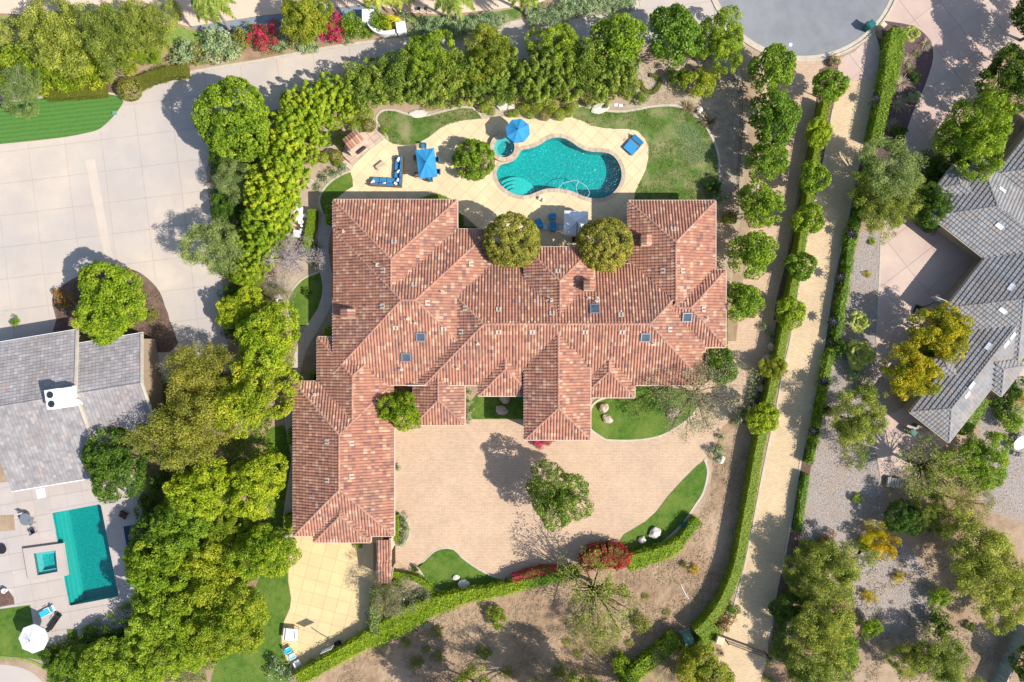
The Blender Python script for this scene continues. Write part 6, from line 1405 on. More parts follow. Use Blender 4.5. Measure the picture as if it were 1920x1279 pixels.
def palm(px0, py0, px1, py1, h, label, L=2.7, seed=1, n=17):
    b = Vector(W2(px0, py0)+(0,)); tp = Vector(W2(px1, py1, h)+(h,)); t = thing('palm_tree', label, 'palm tree', b); d = tp-b; d.z = h
    mb = MB(); mb.tube([(0,0,0), tuple(d*.3), tuple(d*.65), tuple(d)], [.24,.17,.15,.13], 10); obj('trunk', mb, MT['palmbark'], t)
    rg = random.Random(seed); mb = MB(); ti = []
    for k in range(n): frond(mb, ti, d, k*2*math.pi/n+rg.uniform(-.15,.15), L*rg.uniform(.85,1.1), 1.1*rg.uniform(.4,1.2), 1.9*rg.uniform(.8,1.2), .22, .75, rg)
    me = mb.mesh('fronds'); at = me.attributes.new('tint', 'FLOAT', 'POINT'); at.data.foreach_set('value', ti); me.materials.append(LM['palm']); o = bpy.data.objects.new('fronds', me); COL.objects.link(o); o.parent = t
palm(432, 57, 388, -8, 7.5, 'tall palm with a leaning grey trunk above the left pink bougainvillea', 2.9, 1)
palm(716, 27, 698, -32, 6.5, 'tall palm beside the curved white wall', 2.8, 2); palm(858, 42, 848, -22, 7.0, 'tall palm above the silvery shrub row', 2.9, 3); palm(986, 24, 986, -32, 6.0, 'palm at the top edge between the two silvery shrub rows', 2.8, 4); palm(742, 4, 746, -30, 3.5, 'short palm at the top edge right of the white wall', 2.4, 5)
t = thing('banana_plant', 'yellow arching frond plant inside the curved white wall', 'plant', (*W2(728,52,1.5),0)); mb = MB(); ti = []; rg = random.Random(5)
for k in range(9): frond(mb, ti, (0,0,.4), R(80)+rg.uniform(-.5,.5), 2.6*rg.uniform(.7,1), 1.5, 1.6, .3, .8, rg)
me = mb.mesh('fronds'); at = me.attributes.new('tint', 'FLOAT', 'POINT'); at.data.foreach_set('value', ti); me.materials.append(LM['banana']); o = bpy.data.objects.new('fronds', me); COL.objects.link(o); o.parent = t
# topiary balls
for i, (px, py, r, k) in enumerate(((984,204,9.5,'ball'),(1007,202,10.5,'ball'),(1037,202,10.5,'ball'),(1074,199,11,'ball'),(967,212,7.5,'ball'),(994,214,8.5,'ball'),(1022,215,10.5,'oliveball'),(1050,214,11,'ball'),(1067,210,9,'ball'),(909,201,10,'ball'),(922,209,7,'ball'),(957,214,6,'ball'))):
    SH(k, px, py, r, ['ball topiary in the back row left of the lawn tip, leftmost','ball topiary in the back row, second from the left','ball topiary in the back row, third from the left','ball topiary at the right end, against the start of the big lawn','small ball topiary in the front row, leftmost of the main group','ball topiary in the front row, second from the left','olive coloured ball topiary in the middle of the front row','large ball topiary in the front row right of the olive one','ball topiary at the right end of the front row','ball topiary right of the upper lawn tip, larger one','small ball topiary right of the upper lawn tip','tiny ball topiary apart between the two groups'][i], 1, 'topiary', 'ball topiaries above the pool patio')
for i, (px, py, r, k, zs) in enumerate(((630,233,13,'ball',1),(666,236,12,'ball',1),(691,234,12.5,'oliveball',1),(609,260,14,'ball',1),(640,262,12,'ball',1),(586,291,15,'oliveball',1),(609,295,10.5,'ball',1),(655,219,13,'ball',.9),(686,214,14,'ball',.9),(630,292,12,'oliveball',1.2))):
    SH(k, px, py, r, ['round topiary above the fireplace bed, near its left','round topiary right behind the fireplace chimney','dark olive round topiary at the upper corner of the fireplace','round topiary half in shade left of the fireplace','round topiary in the deep shade of the chimney','wide olive topiary against the lime hedge','small round topiary left of the fireplace hearth','round topiary at the foot of the tall hedge, left one','round topiary at the foot of the tall hedge, right one','upright olive topiary beside the lower hearth wing'][i], zs, 'topiary', 'round topiaries round the fireplace')
for i, (px, py, r) in enumerate(((609,332,11),(626,324,10),(643,316,10),(597,351,10),(634,306,9),(720,246,8))):
    SH('shrub_rose' if i < 4 else 'shrub_b', px, py, r, ['white rose bush in the side bed, middle','white rose bush in the side bed, right of the middle one','white rose bush nearest the fireplace','white rose bush nearest the pale boulder','fresh green shrub beside the lower hearth wing','small green shrub between the hearth and the upper lawn'][i], 1)
plant('bigball', 888, 298, 40, 'round_bush', 'big round bush in the circular bed left of the pool', 'shrub', parts=('foliage','stems'))
plant('oliveround', 960, 450, 53, 'tree', 'tight round olive-gold tree in front of the house, left one of the pair', 'tree', 'pair of round trees by the house', .8)
plant('oliveround', 1135, 458, 52, 'tree', 'tight round olive-gold tree in front of the house, right one of the pair', 'tree', 'pair of round trees by the house', .8, rot=2.0)
# side garden
hedge('hedge', [(584,392),(582,420),(574,452),(568,478)], [1.0,1.0,.8,.5], 1.3, 'ball', 'clipped hedge with a rounded end beside the white garden statues', ls=.12)
hedge('hedge', [(615,385),(615,418)], .62, 1.8, 'yellow', 'upright yellow-green shrub column against the left wall of the house, upper', ls=.15, rough=.08)
hedge('hedge', [(608,622),(622,623)], 1.0, 1.5, 'yellow', 'small yellow-green shrub at the left wall of the house, middle', ls=.15, rough=.08); hedge('hedge', [(584,700),(584,714)], .65, 1.2, 'yellow', 'small yellow shrub above the garage wing corner', ls=.14, rough=.08)
hedge('hedge', [(543,805),(543,834)], .5, 1.6, 'yellow', 'narrow yellow shrub against the garage wall, upper', ls=.14, rough=.08); hedge('hedge', [(538,968),(538,1004)], .8, 1.7, 'yellow', 'narrow yellow-green shrub against the garage wall, lower', ls=.14, rough=.08)
T('sparse_mauve', 540, 482, 52, 'mauve grey bare tree below the white garden statues', .9)
T('sparse_bare', 525, 545, 34, 'thin bare tree left of the small oval lawn', .9)
for i, (px, py, r) in enumerate(((588,495,9),(592,460,10),(590,480,9),(575,548,9))): SH('shrub_rose' if i < 3 else 'shrub_dark', px, py, r, ['rose bush left of the garden path, lowest','rose bush left of the garden path, topmost','rose bush left of the garden path, middle','small dark shrub in the oval lawn'][i], .9)
def tuft(px, py, s, m, label, key, h=.3, name='grass_tuft', cat='grass', group=None, L=.9, n=46, w=.05, rise=.8, droop=.5):
    if key not in PROTO: PROTO[key] = tuft_mesh('blades', m, n, L, w, rise, droop, len(PROTO))
    o = bpy.data.objects.new(name, PROTO[key]); COL.objects.link(o); o.location = (*W2(px, py, h), 0); o.scale = (s,s,s); o.rotation_euler = (0,0,RNG.uniform(0,6)); return tag(o, label, cat, group)
for i, (px, py, s) in enumerate(((508,556,1.0),(508,576,.9),(1289,200,.9),(1302,207,.9),(1320,222,.9),(1331,229,1.1),(590,350,.6),(1352,1130+95,.6))): tuft(px, py, s, 'spiky', ['bronze spiky plant left of the oval lawn, upper','bronze spiky plant left of the oval lawn, lower','bronze spiky plant at the right lawn kerb, topmost','bronze spiky plant at the right lawn kerb, beside the white boulder','bronze spiky plant at the right lawn kerb, below the boulders','largest bronze spiky plant at the right lawn kerb','dry spiky plant beside the pale side bed boulder','small dark spiky plant below the gate pillar'][i], 'spiky', name='spiky_plant', cat='plant', L=1.0, n=44, w=.09)
hedge('hedge', [(788,377),(815,371),(842,378)], [.7,1.1,.7], 1.2, 'hedge', 'low clipped bush against the top wall of the house, right one', ls=.12); hedge('hedge', [(660,380),(680,380)], .6, 1.0, 'hedge', 'low clipped bush against the top wall of the house, left one', ls=.12)
hedge('hedge', [(862,402),(866,428),(892,430)], .7, .8, 'deep', 'dark low hedge in the shaded wedge beside the house', ls=.12)
# front of the house
T('bright_a', 748, 770, 39, 'bright green tree growing out between the roofs by the courtyard', 1.25)
T('court', 1048, 932, 56, 'round green tree standing alone in the paved courtyard', 1.15)
T('sparse_bare', 1310, 740, 80, 'spreading thin bare tree over the right end of the front lawn', .85)
T('row_a', 1348, 686, 35, 'dense light green tree at the right corner of the roof', 1.1)
for i, (px, py, r) in enumerate(((876,735,9),(877,752,9),(880,770,9),(878,786,9),(757,975,10),(760,992,10),(757,1008,10),(750,1018,9),(745,878,7),(1343,850,14),(1352,842,10))): SH('shrub_rose', px, py, r, ['white rose bush beside the small front lawn, topmost','white rose bush beside the small front lawn, second from the roof','white rose bush beside the small front lawn, third from the roof','white rose bush beside the small front lawn, lowest','white rose bush at the garage corner bed, topmost','white rose bush at the garage corner bed, second','white rose bush at the garage corner bed, third','white rose bush at the garage corner bed, lowest','small white flowering bush on the courtyard wall of the garage','large white rose bush at the tip of the crescent lawn','smaller white rose bush at the tip of the crescent lawn'][i], 1)
hedge('hedge', [(742,966),(742,1015)], .6, 1.0, 'hedge', 'narrow clipped hedge along the courtyard wall of the garage', ls=.12)
SH('shrub_pink', 1006, 826, 14, 'crimson bougainvillea under the front eave, left part', .7, 'bougainvillea'); SH('shrub_pink', 1022, 827, 14, 'crimson bougainvillea under the front eave, middle part', .7, 'bougainvillea'); SH('shrub_pink', 1037, 823, 6, 'tiny crimson bougainvillea under the front eave, right', .7, 'bougainvillea')
SH('shrub_pink', 728, 1009, 8, 'crimson bougainvillea at the corner between garage and gate shelter', 1.2, 'bougainvillea'); SH('shrub_b', 672, 1022, 9, 'small green bush against the lower garage wall', .9)
for i, (px, py, r) in enumerate(((1435,615,10),(1448,632,10),(1425,700,12),(1418,716,10),(1412,735,11),(1408,748,10),(1398,770,12),(1388,782,12),(1380,790,10),(1352,818,9))): SH('shrub_rose', px, py, r, '%s white flowering bush from the top of the bed beside the drive hedge' % nth(i), .9, group='white flowering bushes in the drive bed')
# rows along the paved drive
for i, (px, py, r, k) in enumerate(((1452,130,45,'row_a'),(1455,218,48,'row_a'),(1440,302,38,'row_a'),(1430,383,41,'row_b'),(1412,476,43,'row_b'),(1393,566,36,'row_b'))):
    T(k, px, py, r, '%s dense green tree from the street in the left row beside the pavers' % ORD[i], 1.0, group='left row of street trees')
for i, (px, py, r, k) in enumerate(((1558,160,32,'standard_a'),(1535,248,27,'standard_b'),(1527,331,30,'standard_a'),(1517,411,30,'standard_a'),(1502,498,28,'standard_a'),(1483,586,30,'standard_b'))):
    T(k, px, py, r, '%s clipped small tree from the street in the row on the drive hedge' % ORD[i], 1.0, group='row of small trees on the drive hedge')
T('standard_b', 1432, 784, 31, 'small green tree on the drive hedge, lowest of its row', 1.0, group='row of small trees on the drive hedge'); T('yolive', 1449, 690, 24, 'small golden olive tree on the drive hedge', .9)
hedge('hedge', [(1553,185),(1538,260),(1527,330),(1512,420),(1497,505),(1480,590),(1466,660),(1452,720),(1437,790),(1424,850),(1414,910),(1405,960),(1396,1010),(1386,1060),(1372,1100),(1352,1140),(1330,1168)], [.9,.9,1.0,1.05,1.1,1.15,1.1], 1.9, 'hedge', 'long clipped hedge along the left side of the paved drive', ls=.12, dens=80)
hedge('hedge', [(1310,1192),(1336,1168)], 1.45, 2.1, 'hedge', 'square clipped hedge block at the lower end of the drive hedge', ls=.12, seg=1)
hedge('hedge', [(1346,1178),(1330,1200),(1305,1222),(1284,1238)], 1.35, 1.7, 'hedge', 'short clipped hedge left of the gate pillar', ls=.12)
hedge('hedge', [(1270,1198),(1235,1232),(1200,1258),(1172,1290)], 1.7, 1.5, 'fresh', 'loose green hedge running down to the bottom edge beside the green cabinet', ls=.17, rough=.1, wob=.3)
SH('shrub_red', 1362, 1166, 18, 'red and orange leaved shrub between the hedges by the drive gate', 1.2); SH('shrub_a', 1340, 1186, 11, 'small green shrub left of the gate pillar'); SH('shrub_b', 1330, 1222, 12, 'small green shrub below the gate pillar'); SH('shrub_a', 1374, 1146, 14, 'green shrub at the drive edge above the red shrub')
hedge('hedge', [(1688,52),(1680,90),(1672,140),(1660,190),(1652,225),(1643,265)], [1.7,1.9,1.7,1.2,1.2,1.2], 1.8, 'fresh', 'thick hedge left of the purple bark bed, top of the paved drive', ls=.15, rough=.1, wob=.2)
hedge('hedge', [(1640,290),(1628,350),(1608,420),(1597,460),(1590,520),(1580,580),(1570,640)], [.9,.8,1.1,.6,.8,.6], 1.4, 'fresh', 'hedge between the paved drive and the gravel yard, upper stretch', ls=.17, rough=.16, wob=.5)
hedge('hedge', [(1562,655),(1552,700),(1543,750),(1535,800),(1525,850),(1520,870)], [.7,.8,.5,.7,.5,.7], 1.3, 'fresh', 'hedge between the paved drive and the gravel yard, middle stretch', ls=.17, rough=.16, wob=.5)
hedge('hedge', [(1515,890),(1508,930),(1503,965),(1500,998)], [.5,.7,.5,.6], 1.2, 'fresh', 'hedge between the paved drive and the gravel yard, lower stretch', ls=.15, rough=.1, wob=.2)
# bottom hedges
hedge('hedge', [(556,1276),(600,1252),(650,1224),(700,1196),(740,1176),(780,1152),(830,1132),(880,1118),(920,1112),(955,1104),(985,1096)], [1.5,1.5,1.6,2.2,2.6,2.0,1.5,1.3,1.3,1.3], 1.6, 'bright', 'long bright yellow-green hedge along the bottom of the yard, left part', ls=.16, rough=.1, wob=.3)
hedge('hedge', [(985,1097),(1020,1088),(1050,1082),(1085,1078)], 1.2, 1.5, 'fresh', 'green hedge below the red bougainvillea strip', ls=.16, rough=.1, wob=.25)
hedge('hedge', [(1178,1058),(1210,1048),(1245,1038),(1278,1020)], [1.9,1.7,1.6,1.2], 1.6, 'bright', 'bright yellow-green hedge below the crescent lawn', ls=.16, rough=.1, wob=.3)
hedge('hedge', [(1278,1018),(1290,1000),(1300,988),(1310,976)], 1.0, 1.4, 'bright', 'short bright hedge right of the crescent lawn', ls=.16, rough=.1, wob=.2); SH('shrub_red', 1278, 1012, 9, 'small red flowering bush in the hedge right of the crescent lawn')
hedge('bougainvillea', [(962,1088),(990,1080),(1015,1073),(1045,1070)], [.6,.9,.8,.3], 1.5, 'red', 'long low strip of red bougainvillea at the lower courtyard edge', 'bougainvillea', ls=.16, rough=.1, wob=.2)
hedge('bougainvillea', [(1092,1062),(1115,1052),(1140,1044),(1165,1050),(1176,1058)], [1.2,2.2,2.6,2.4,1.2], 2.2, 'red', 'big mound of bright red bougainvillea at the lower courtyard edge', 'bougainvillea', ls=.18, rough=.14, wob=.4)
hedge('hedge', [(737,1078),(760,1082),(785,1088),(800,1100),(812,1115),(820,1130)], .75, .8, 'bright', 'small curved hedge at the left of the lower lawn', ls=.14, rough=.08)
SH('shrub_red', 852, 1128, 14, 'reddish bush below the railing, left one', .8); SH('shrub_red', 940, 1106, 11, 'reddish bush below the railing, right one', .8); SH('shrub_dark', 778, 1067, 8, 'small dark bush at the left tip of the lower lawn')
for i, (px, py, r, k) in enumerate(((715,1130,22,'shrub_olive'),(710,1170,24,'shrub_grey'),(745,1150,22,'shrub_olive'),(715,1195,20,'shrub_dark'),(760,1172,20,'shrub_b'),(722,1095,14,'shrub_bright'),(748,1092,16,'shrub_a'),(770,1130,18,'shrub_rose'),(790,1120,14,'shrub_rose'),(735,1118,16,'shrub_rose'))): SH(k, px, py, r, ['olive shrub in the rough bed right of the yellow court, top','grey-green shrub in the rough bed right of the yellow court','olive shrub in the middle of the rough bed','dark shrub at the bottom of the rough bed','green shrub at the hedge side of the rough bed','yellow-green shrub under the gate shelter','green shrub right of the gate shelter','pale flowering shrub at the right of the rough bed','pale flowering shrub nearest the curved small hedge','pale flowering shrub at the top of the rough bed'][i], .8)
hedge('hedge', [(702,1105),(702,1150),(702,1190)], 1.0, 1.9, 'grey', 'grey-green hedge screening the right side of the yellow court', ls=.15, rough=.12, wob=.3)
T('sparse_bare', 742, 1118, 46, 'thin bare tree behind the screen at the right of the yellow court', 1.1)
for i, (px, py, r, k) in enumerate(((518,1255,20,'shrub_rose'),(540,1270,16,'shrub_rose'))): SH(k, px, py, r, ['white flowering bush at the bottom tip of the big lawn, left one','white flowering bush at the bottom tip of the big lawn, right one'][i])
T('bare_big', 1118, 1122, 80, 'large sparse tree with dark limbs on the dry slope', .95)
T('sparse_green', 1120, 1190, 44, 'small sparse tree below the large one on the dry slope', .8)
SH('shrub_bright', 932, 1158, 19, 'round yellow-green bush on the dry slope'); SH('shrub_gold', 1302, 1068, 9, 'small golden bush on the upper dry slope'); SH('shrub_olive', 1283, 1060, 7, 'tiny olive bush beside the golden one'); SH('shrub_olive', 1200, 1170, 22, 'dry olive bush in the middle of the dry slope', .6); SH('shrub_b', 1165, 1248, 22, 'green bush at the bottom edge left of the loose hedge'); SH('shrub_bright', 1162, 1230, 10, 'small yellow bush above the green one at the bottom edge')
T('yolive', 1320, 1262, 50, 'yellow-green tree at the bottom edge left of the drive gate', .8); T('sparse_bare', 1262, 1250, 36, 'brown twiggy tree beside the loose bottom hedge', .8)
for i, (px, py, r) in enumerate(sorted(((818,1185,12),(800,1218,9),(820,1232,11),(905,1225,16),(760,1205,10),(1050,1260,16),(780,1245,14),(950,1262,12),(1085,1225,10),(870,1270,9),(1062,1205,9),(1210,1120,8),(1250,1150,9),(1170,1105,9),(1180,1205,9)))):
    SH('shrub_olive', px, py, r, '%s low weedy clump from the left on the dry slope' % nth(i), .4, 'weed_clump', 'weedy clumps on the dry slope')
# dry corner of the yard
SH('shrub_dark', 1272, 140, 24, 'dark green bush in the dry corner, left of the feathery one'); SH('shrub_bright', 1313, 155, 30, 'feathery light green bush in the dry corner', 1.0); SH('shrub_a', 1205, 184, 13, 'small green bush right of the dense belt')
hedge('vine', [(1200,150),(1208,168),(1225,172),(1238,155),(1230,142),(1218,140)], .5, .25, 'olive', 'creeping vine looped on the bare soil', 'vine', ls=.12, rough=.06)
SH('shrub_rose', 1350, 372, 16, 'white flowering bush at the right roof corner'); SH('shrub_dark', 1337, 352, 18, 'dark bush on the lawn by the right roof corner'); hedge('hedge', [(1358,408),(1382,410)], 1.0, .9, 'oliveball', 'small square hedge with red tips right of the house', ls=.12, seg=1)
SH('shrub_red', 1372, 404, 8, 'red tipped sprig on the small square hedge'); hedge('hedge', [(1361,655),(1361,600),(1361,568)], .5, .8, 'hedge', 'thin clipped hedge along the right wall of the house', ls=.12)
# right side
T('sparse_olive', 1676, 318, 60, 'airy olive tree between the paved drive and the bark bed, upper crown'); T('soft_b', 1655, 385, 52, 'soft olive tree at the lower end of the purple bark bed', .9); T('soft_a', 1700, 360, 40, 'soft olive tree next to the dark round tree', .9)
T('fresh_a', 1838, 248, 66, 'large tree with sunlit yellow-green side over the neighbour drive', 1.1); T('round_b', 1905, 148, 60, 'large dark tree at the right frame edge below the shaded drive', 1.0); T('round_b', 1752, 383, 38, 'dark round tree at the corner of the angled house', 1.0); T('round_b', 1800, 285, 34, 'dark tree beneath the sunlit one by the angled house', .9)
T('golden', 1768, 620, 50, 'golden tree between the angled house and the pink drive, upper', 1.0); T('golden', 1712, 700, 48, 'golden tree between the angled house and the gravel, lower', 1.0); T('yolive', 1735, 655, 26, 'small olive-yellow crown between the two golden trees', .8)
T('round_b', 1990, 30, 70, 'tree outside the right frame edge shading the neighbour drive', 1.1)
T('soft_b', 1612, 790, 54, 'soft olive tree standing on the gravel yard', 1.0)
T('bare_big', 1755, 880, 70, 'sparse tree with long bare limbs below the pink terrace', 1.0); T('fresh_a', 1840, 868, 54, 'light green tree below the tip of the angled house', .75); T('sparse_green', 1815, 945, 50, 'sparse light green tree at the lower right of the angled house', 1.0); T('soft_a', 1752, 965, 38, 'soft grey-green tree below the log pile', .9)
T('round_b', 1696, 972, 33, 'dark green tree left of the soft grey-green tree', .9)
SH('shrub_gold', 1640, 1002, 24, 'bright golden shrub, upper half of the pair', 1.3); SH('shrub_gold', 1662, 1028, 24, 'bright golden shrub, lower half of the pair', 1.3); SH('shrub_b', 1622, 1022, 15, 'small green shrub left of the golden pair')
T('soft_b', 1562, 1062, 54, 'big soft olive tree at the lower right beside the drive, upper', 1.0); T('soft_a', 1508, 1075, 38, 'soft green tree touching the drive edge', .9); T('soft_b', 1550, 1170, 60, 'big soft olive tree at the lower right beside the drive, middle', 1.0); T('soft_a', 1530, 1258, 52, 'soft olive tree at the bottom edge beside the drive', .9); T('round_b', 1480, 1150, 34, 'dark green tree in the shade at the drive edge', .8); T('fresh_a', 1575, 1215, 36, 'fresh green tree below the gravel patch', .7)
T('soft_b', 1850, 1055, 72, 'largest soft olive tree at the right frame edge', 1.0); T('soft_a', 1890, 1125, 52, 'soft olive tree below the largest one at the right edge', .9); T('soft_b', 1772, 1238, 50, 'soft olive tree at the bottom right, larger crown', .9); T('soft_a', 1710, 1240, 34, 'soft olive tree at the bottom right, smaller crown', 1.0); T('round_b', 1945, 1255, 40, 'dark tree outside the board fence at the corner', .9)
SH('shrub_b', 1762, 1122, 24, 'fresh green bush in the middle of the lower right slope', 1.1); SH('shrub_dark', 1762, 1170, 25, 'dark green round bush below the fresh green one', 1.2); SH('shrub_b', 1634, 1178, 22, 'fresh green bush beside the big soft trees', 1.2); SH('shrub_gold', 1630, 1120, 13, 'small golden bush right of the soft trees', .9); SH('shrub_red', 1552, 1012, 17, 'pinkish dry shrub above the soft trees', .9); SH('shrub_gold', 1687, 1083, 10, 'small yellow bush on the lower gravel patch'); SH('shrub_dark', 1820, 1175, 10, 'tiny dark bush on the lower right slope')
SH('shrub_b', 1626, 731, 20, 'round bright bush on the gravel yard below the fan palms', 1.0); SH('shrub_dark', 1575, 656, 22, 'dark round bush left of the lower fan palm', 1.1); SH('shrub_grey', 1605, 702, 15, 'grey bush above the round bright bush'); SH('shrub_b', 1608, 935, 11, 'small bright shrub alone on the gravel', .9); SH('shrub_b', 1636, 453, 8, 'tiny bright shrub near the top of the gravel', .6); SH('shrub_gold', 1627, 514, 7, 'tiny golden shrub on the upper gravel', .6); SH('shrub_dark', 1548, 768, 14, 'dark shrub in the drive hedge by the soft olive tree')
def fanpalm(px, py, r, label, seed):
    t = thing('fan_palm', label, 'palm tree', (*W2(px, py, 1.2), 0)); rg = random.Random(seed); mb = MB(); ti = []
    for k in range(16):
        a = k*2.4+rg.uniform(-.1,.1); el = R(75-4.2*k); Ls = r*(.45+.035*k); c = Vector((math.cos(a)*math.cos(el), math.sin(a)*math.cos(el), math.sin(el))); b = Vector((0,0,1.0)); hub = b+c*Ls*.55; s = Vector((-math.sin(a), math.cos(a), 0)); u = c
        mb.add([b-s*.02, b+s*.02, hub], [(0,1,2)]); ti += [.4]*3
        for q in range(13):
            th = R(-78+13*q); d = (u*math.cos(th)+s*math.sin(th)); w = .5*Ls*.16; pr = s*math.cos(th)-u*math.sin(th); tp = hub+d*Ls*.62-Vector((0,0,.14*Ls)); md = hub+d*Ls*.35+Vector((0,0,.03)); tt = rg.uniform(.3,1)
            mb.add([hub, md-pr*w, tp, md+pr*w], [(0,1,2,3)]); ti += [tt]*4
    me = mb.mesh('fan_leaves'); at = me.attributes.new('tint', 'FLOAT', 'POINT'); at.data.foreach_set('value', ti); me.materials.append(LM['palm']); o = bpy.data.objects.new('fan_leaves', me); COL.objects.link(o); o.parent = t
    m2 = MB(); m2.tube([(0,0,0),(0,0,1.05)], [.22,.14], 8); obj('trunk', m2, MT['palmbark'], t)
fanpalm(1611, 603, 1.35, 'smaller fan palm on the gravel yard', 1); fanpalm(1612, 663, 1.9, 'larger fan palm on the gravel yard', 2); fanpalm(1711, 62, 1.0, 'small fan palm at the top of the purple bark bed', 3)
for i, (px, py, s, m) in enumerate(((1702,113,1.0,'grass'),(1690,155,1.2,'grass'),(1682,196,1.3,'grass'),(1670,235,1.1,'grass'),(1737,80,.9,'grass'),(1708,128,.7,'litter'),(1720,98,.6,'litter'))): tuft(px, py, s, m, ['dry ornamental grass in the purple bark bed, topmost','dry ornamental grass in the purple bark bed, second from the top','largest dry ornamental grass in the purple bark bed','dry ornamental grass in the purple bark bed, lowest','ornamental grass at the right rim of the purple bark bed','small weedy tuft below the topmost grass','small weedy tuft in the upper purple bark bed'][i], m+'_t', L=1.0, n=70, w=.04, rise=1.0, droop=.8)
SH('shrub_rose', 1566, 114, 12, 'pink and white flowers in the terracotta planter at the drive top', 1.1); SH('shrub_dark', 1716, 145, 12, 'small dark bush at the rim of the purple bark bed, upper'); SH('shrub_grey', 1712, 182, 13, 'dark grey-green bush at the rim of the purple bark bed, lower'); SH('shrub_dark', 1688, 245, 16, 'dark bush at the lower rim of the purple bark bed')
hedge('hedge', [(1852,748),(1835,775),(1818,800),(1806,812)], [1.0,1.3,1.3,.8], 1.3, 'fresh', 'green hedge along the right wall of the angled house', ls=.15, rough=.1, wob=.2)
SH('shrub_dark', 1900, 728, 26, 'dark leafy plant right of the pink walk'); SH('shrub_gold', 1915, 745, 18, 'orange-yellow bush at the right edge'); SH('shrub_b', 1898, 785, 28, 'broad leafed green plant right of the gravel'); SH('shrub_b', 1912, 665, 20, 'green bush between the grey roof and the right edge'); SH('shrub_dark', 1880, 760, 24, 'dark shrub on the gravel below the pink walk')
for i, (px, py, r) in enumerate(((1740,305,26),(1722,345,24),(1765,330,26),(1745,420,18))): SH('shrub_dark', px, py, r, ['dark shrub along the shaded side of the angled house, topmost','dark shrub along the shaded side of the angled house, left','dark shrub along the shaded side of the angled house, right','dark shrub below the dark round tree'][i], .9)
# off-frame trees whose long shadows fall on the dry slope
for i, (px, py, r) in enumerate(((880,1340,60),(1010,1335,58),(1110,1345,60),(1230,1345,50))): T('bare_big' if i % 2 else 'soft_a', px, py, r, '%s tree from the left just below the bottom picture edge' % nth(i), 1.7, group='trees just below the bottom edge')
# things nobody could count
def scatter(name, poly, n, m, seed, L=.18, w=.04, rise=.12, z=.0, blades=3):
    p = [W2(*q) for q in poly]; rg = np.random.default_rng(seed); xs = [q[0] for q in p]; ys = [q[1] for q in p]; P = []
    while len(P) < n:
        x, y = rg.uniform(min(xs), max(xs)), rg.uniform(min(ys), max(ys))
        if in_poly(x, y, p) and noise.noise(Vector((x*.35, y*.35, seed))) > -.12: P.append((x, y))
    P = np.array(P); P = np.repeat(P, blades, 0)+rg.normal(0, .09, (n*blades, 2)); P3 = np.concatenate([P, np.full((len(P), 1), z)+rg.uniform(0, rise, (len(P), 1))], 1)
    V = leaf_arrays(P3, np.tile(np.array([0,0,1.0]), (len(P3),1)), L, rg, .8, .35); me = leaf_mesh(name, V, rg.random(len(P3)), LM[m]); o = bpy.data.objects.new(name, me); COL.objects.link(o); return tag(o, kind='stuff')
tag(scatter('dry_grass', [(1340,840),(1430,850),(1400,1010),(1375,1120),(1250,1210),(1100,1300),(600,1300),(640,1245),(800,1160),(1080,1100),(1270,1045),(1330,925)], 5200, 'grass', 1), 'dry grass and twigs scattered over the bare slope')
tag(scatter('leaf_litter', [(1190,120),(1380,120),(1395,250),(1385,400),(1350,400),(1340,260),(1270,195),(1190,200)], 1500, 'grass', 2, .14), 'dry leaf litter in the bare corner of the yard')
tag(scatter('leaf_litter', [(1600,1030),(1750,1000),(1900,1100),(1870,1279),(1600,1279),(1600,1180)], 3000, 'grass', 3, .2), 'dry litter on the lower right slope')
tag(scatter('lawn_tufts', ne, 2600, 'litter', 4, .14, rise=.06, z=.04), 'pale tufts and clippings on the right lawn')
tag(scatter('lawn_tufts', nw, 700, 'litter', 5, .14, rise=.06, z=.04), 'pale tufts on the upper lawn')
tag(scatter('bank_grass', [(0,110),(260,105),(300,90),(480,80),(700,66),(700,76),(480,105),(340,128),(260,128),(0,128)], 2600, 'litter', 6, .2), 'weeds along the top bank')
tag(scatter('bank_grass', [(0,28),(300,40),(320,90),(200,120),(0,112)], 2600, 'soft', 7, .25), 'meadow grass under the willowy trees')
tag(scatter('fallen_petals', [(1265,225),(1300,235),(1335,265),(1345,300),(1290,310),(1270,260)], 1500, 'silver', 8, .12, z=.05, rise=.05), 'whitish patch of fallen blossoms on the right lawn')
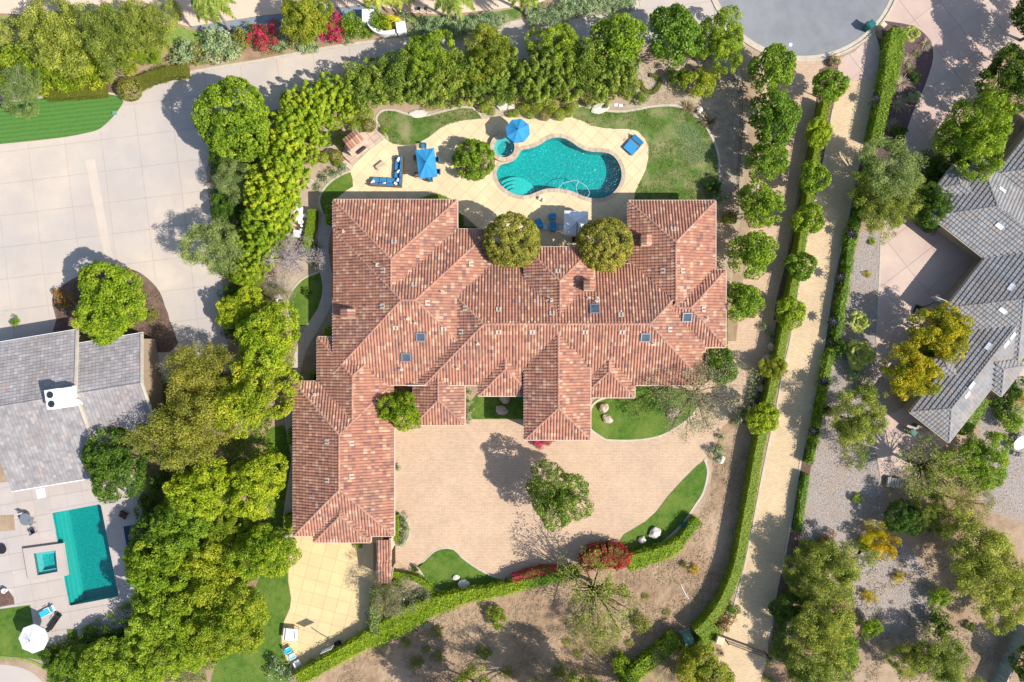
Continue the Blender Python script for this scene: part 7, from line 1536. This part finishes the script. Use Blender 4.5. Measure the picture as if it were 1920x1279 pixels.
tag(scatter('leaf_litter', [(740,800),(985,800),(1100,830),(1300,790),(1300,880),(1160,1010),(940,1070),(740,1050)], 420, 'litter', 15, .1, rise=.02, z=.01, blades=1), 'fallen leaves on the paved courtyard')
tag(scatter('leaf_litter', [(0,290),(230,215),(400,140),(1190,50),(1190,90),(520,195),(390,300),(420,640),(330,640),(290,520),(100,520),(0,600)], 900, 'litter', 16, .1, rise=.02, z=.03, blades=1), 'fallen leaves on the concrete driveway')
for k_, (nm_, py_) in enumerate((('upper and middle gravel', [(1612,435),(1650,435),(1647,560),(1643,640),(1668,700),(1642,800),(1652,895),(1655,1000),(1560,1030),(1500,1010),(1520,890),(1545,765),(1592,520)]), ('lower gravel patch', [(1610,1030),(1680,1010),(1740,1080),(1760,1150),(1720,1200),(1640,1180)]), ('right gravel', [(1850,740),(1920,720),(1920,960),(1860,960),(1840,860)]))): tag(scatter('gravel_stones', py_, (3000,1200,900)[k_], ('silver','grass','silver')[k_] if 0 else 'grass', 20+k_, .11, rise=.03, z=.01, blades=2), 'loose pebbles on the '+nm_)
tag(scatter('bark_chips', [(100,560),(160,512),(237,504),(300,552),(318,640),(112,640)], 1600, 'spiky', 9, .16, z=.05, rise=.04), 'bark chips on the drive island')
tag(scatter('ivy_cover', [(560,1262),(700,1215),(860,1140),(690,1120),(700,1190)], 1200, 'fresh', 10, .16), 'low ivy along the bottom hedge')
tag(scatter('understorey', [(430,480),(540,600),(530,800),(520,1000),(400,1279),(90,1279),(90,1215),(270,1110),(270,900),(300,700),(430,650)], 16000, 'mid', 11, .26, rise=.5), 'low green growth under the belt trees')
tag(scatter('understorey', [(400,250),(520,210),(540,230),(470,400),(450,480),(430,640),(415,480),(395,340)], 4000, 'deep', 12, .22, rise=.4), 'dark ivy under the trees beside the concrete drive')
tag(scatter('understorey', [(1445,1200),(1500,1010),(1560,1010),(1600,1100),(1600,1279),(1430,1279)], 4500, 'mid', 13, .22, rise=.4), 'low growth under the soft trees beside the drive')
tag(scatter('understorey', [(600,180),(1190,110),(1190,195),(1080,205),(900,200),(640,215)], 4500, 'plume', 14, .22, rise=.4), 'undergrowth below the dense belt')
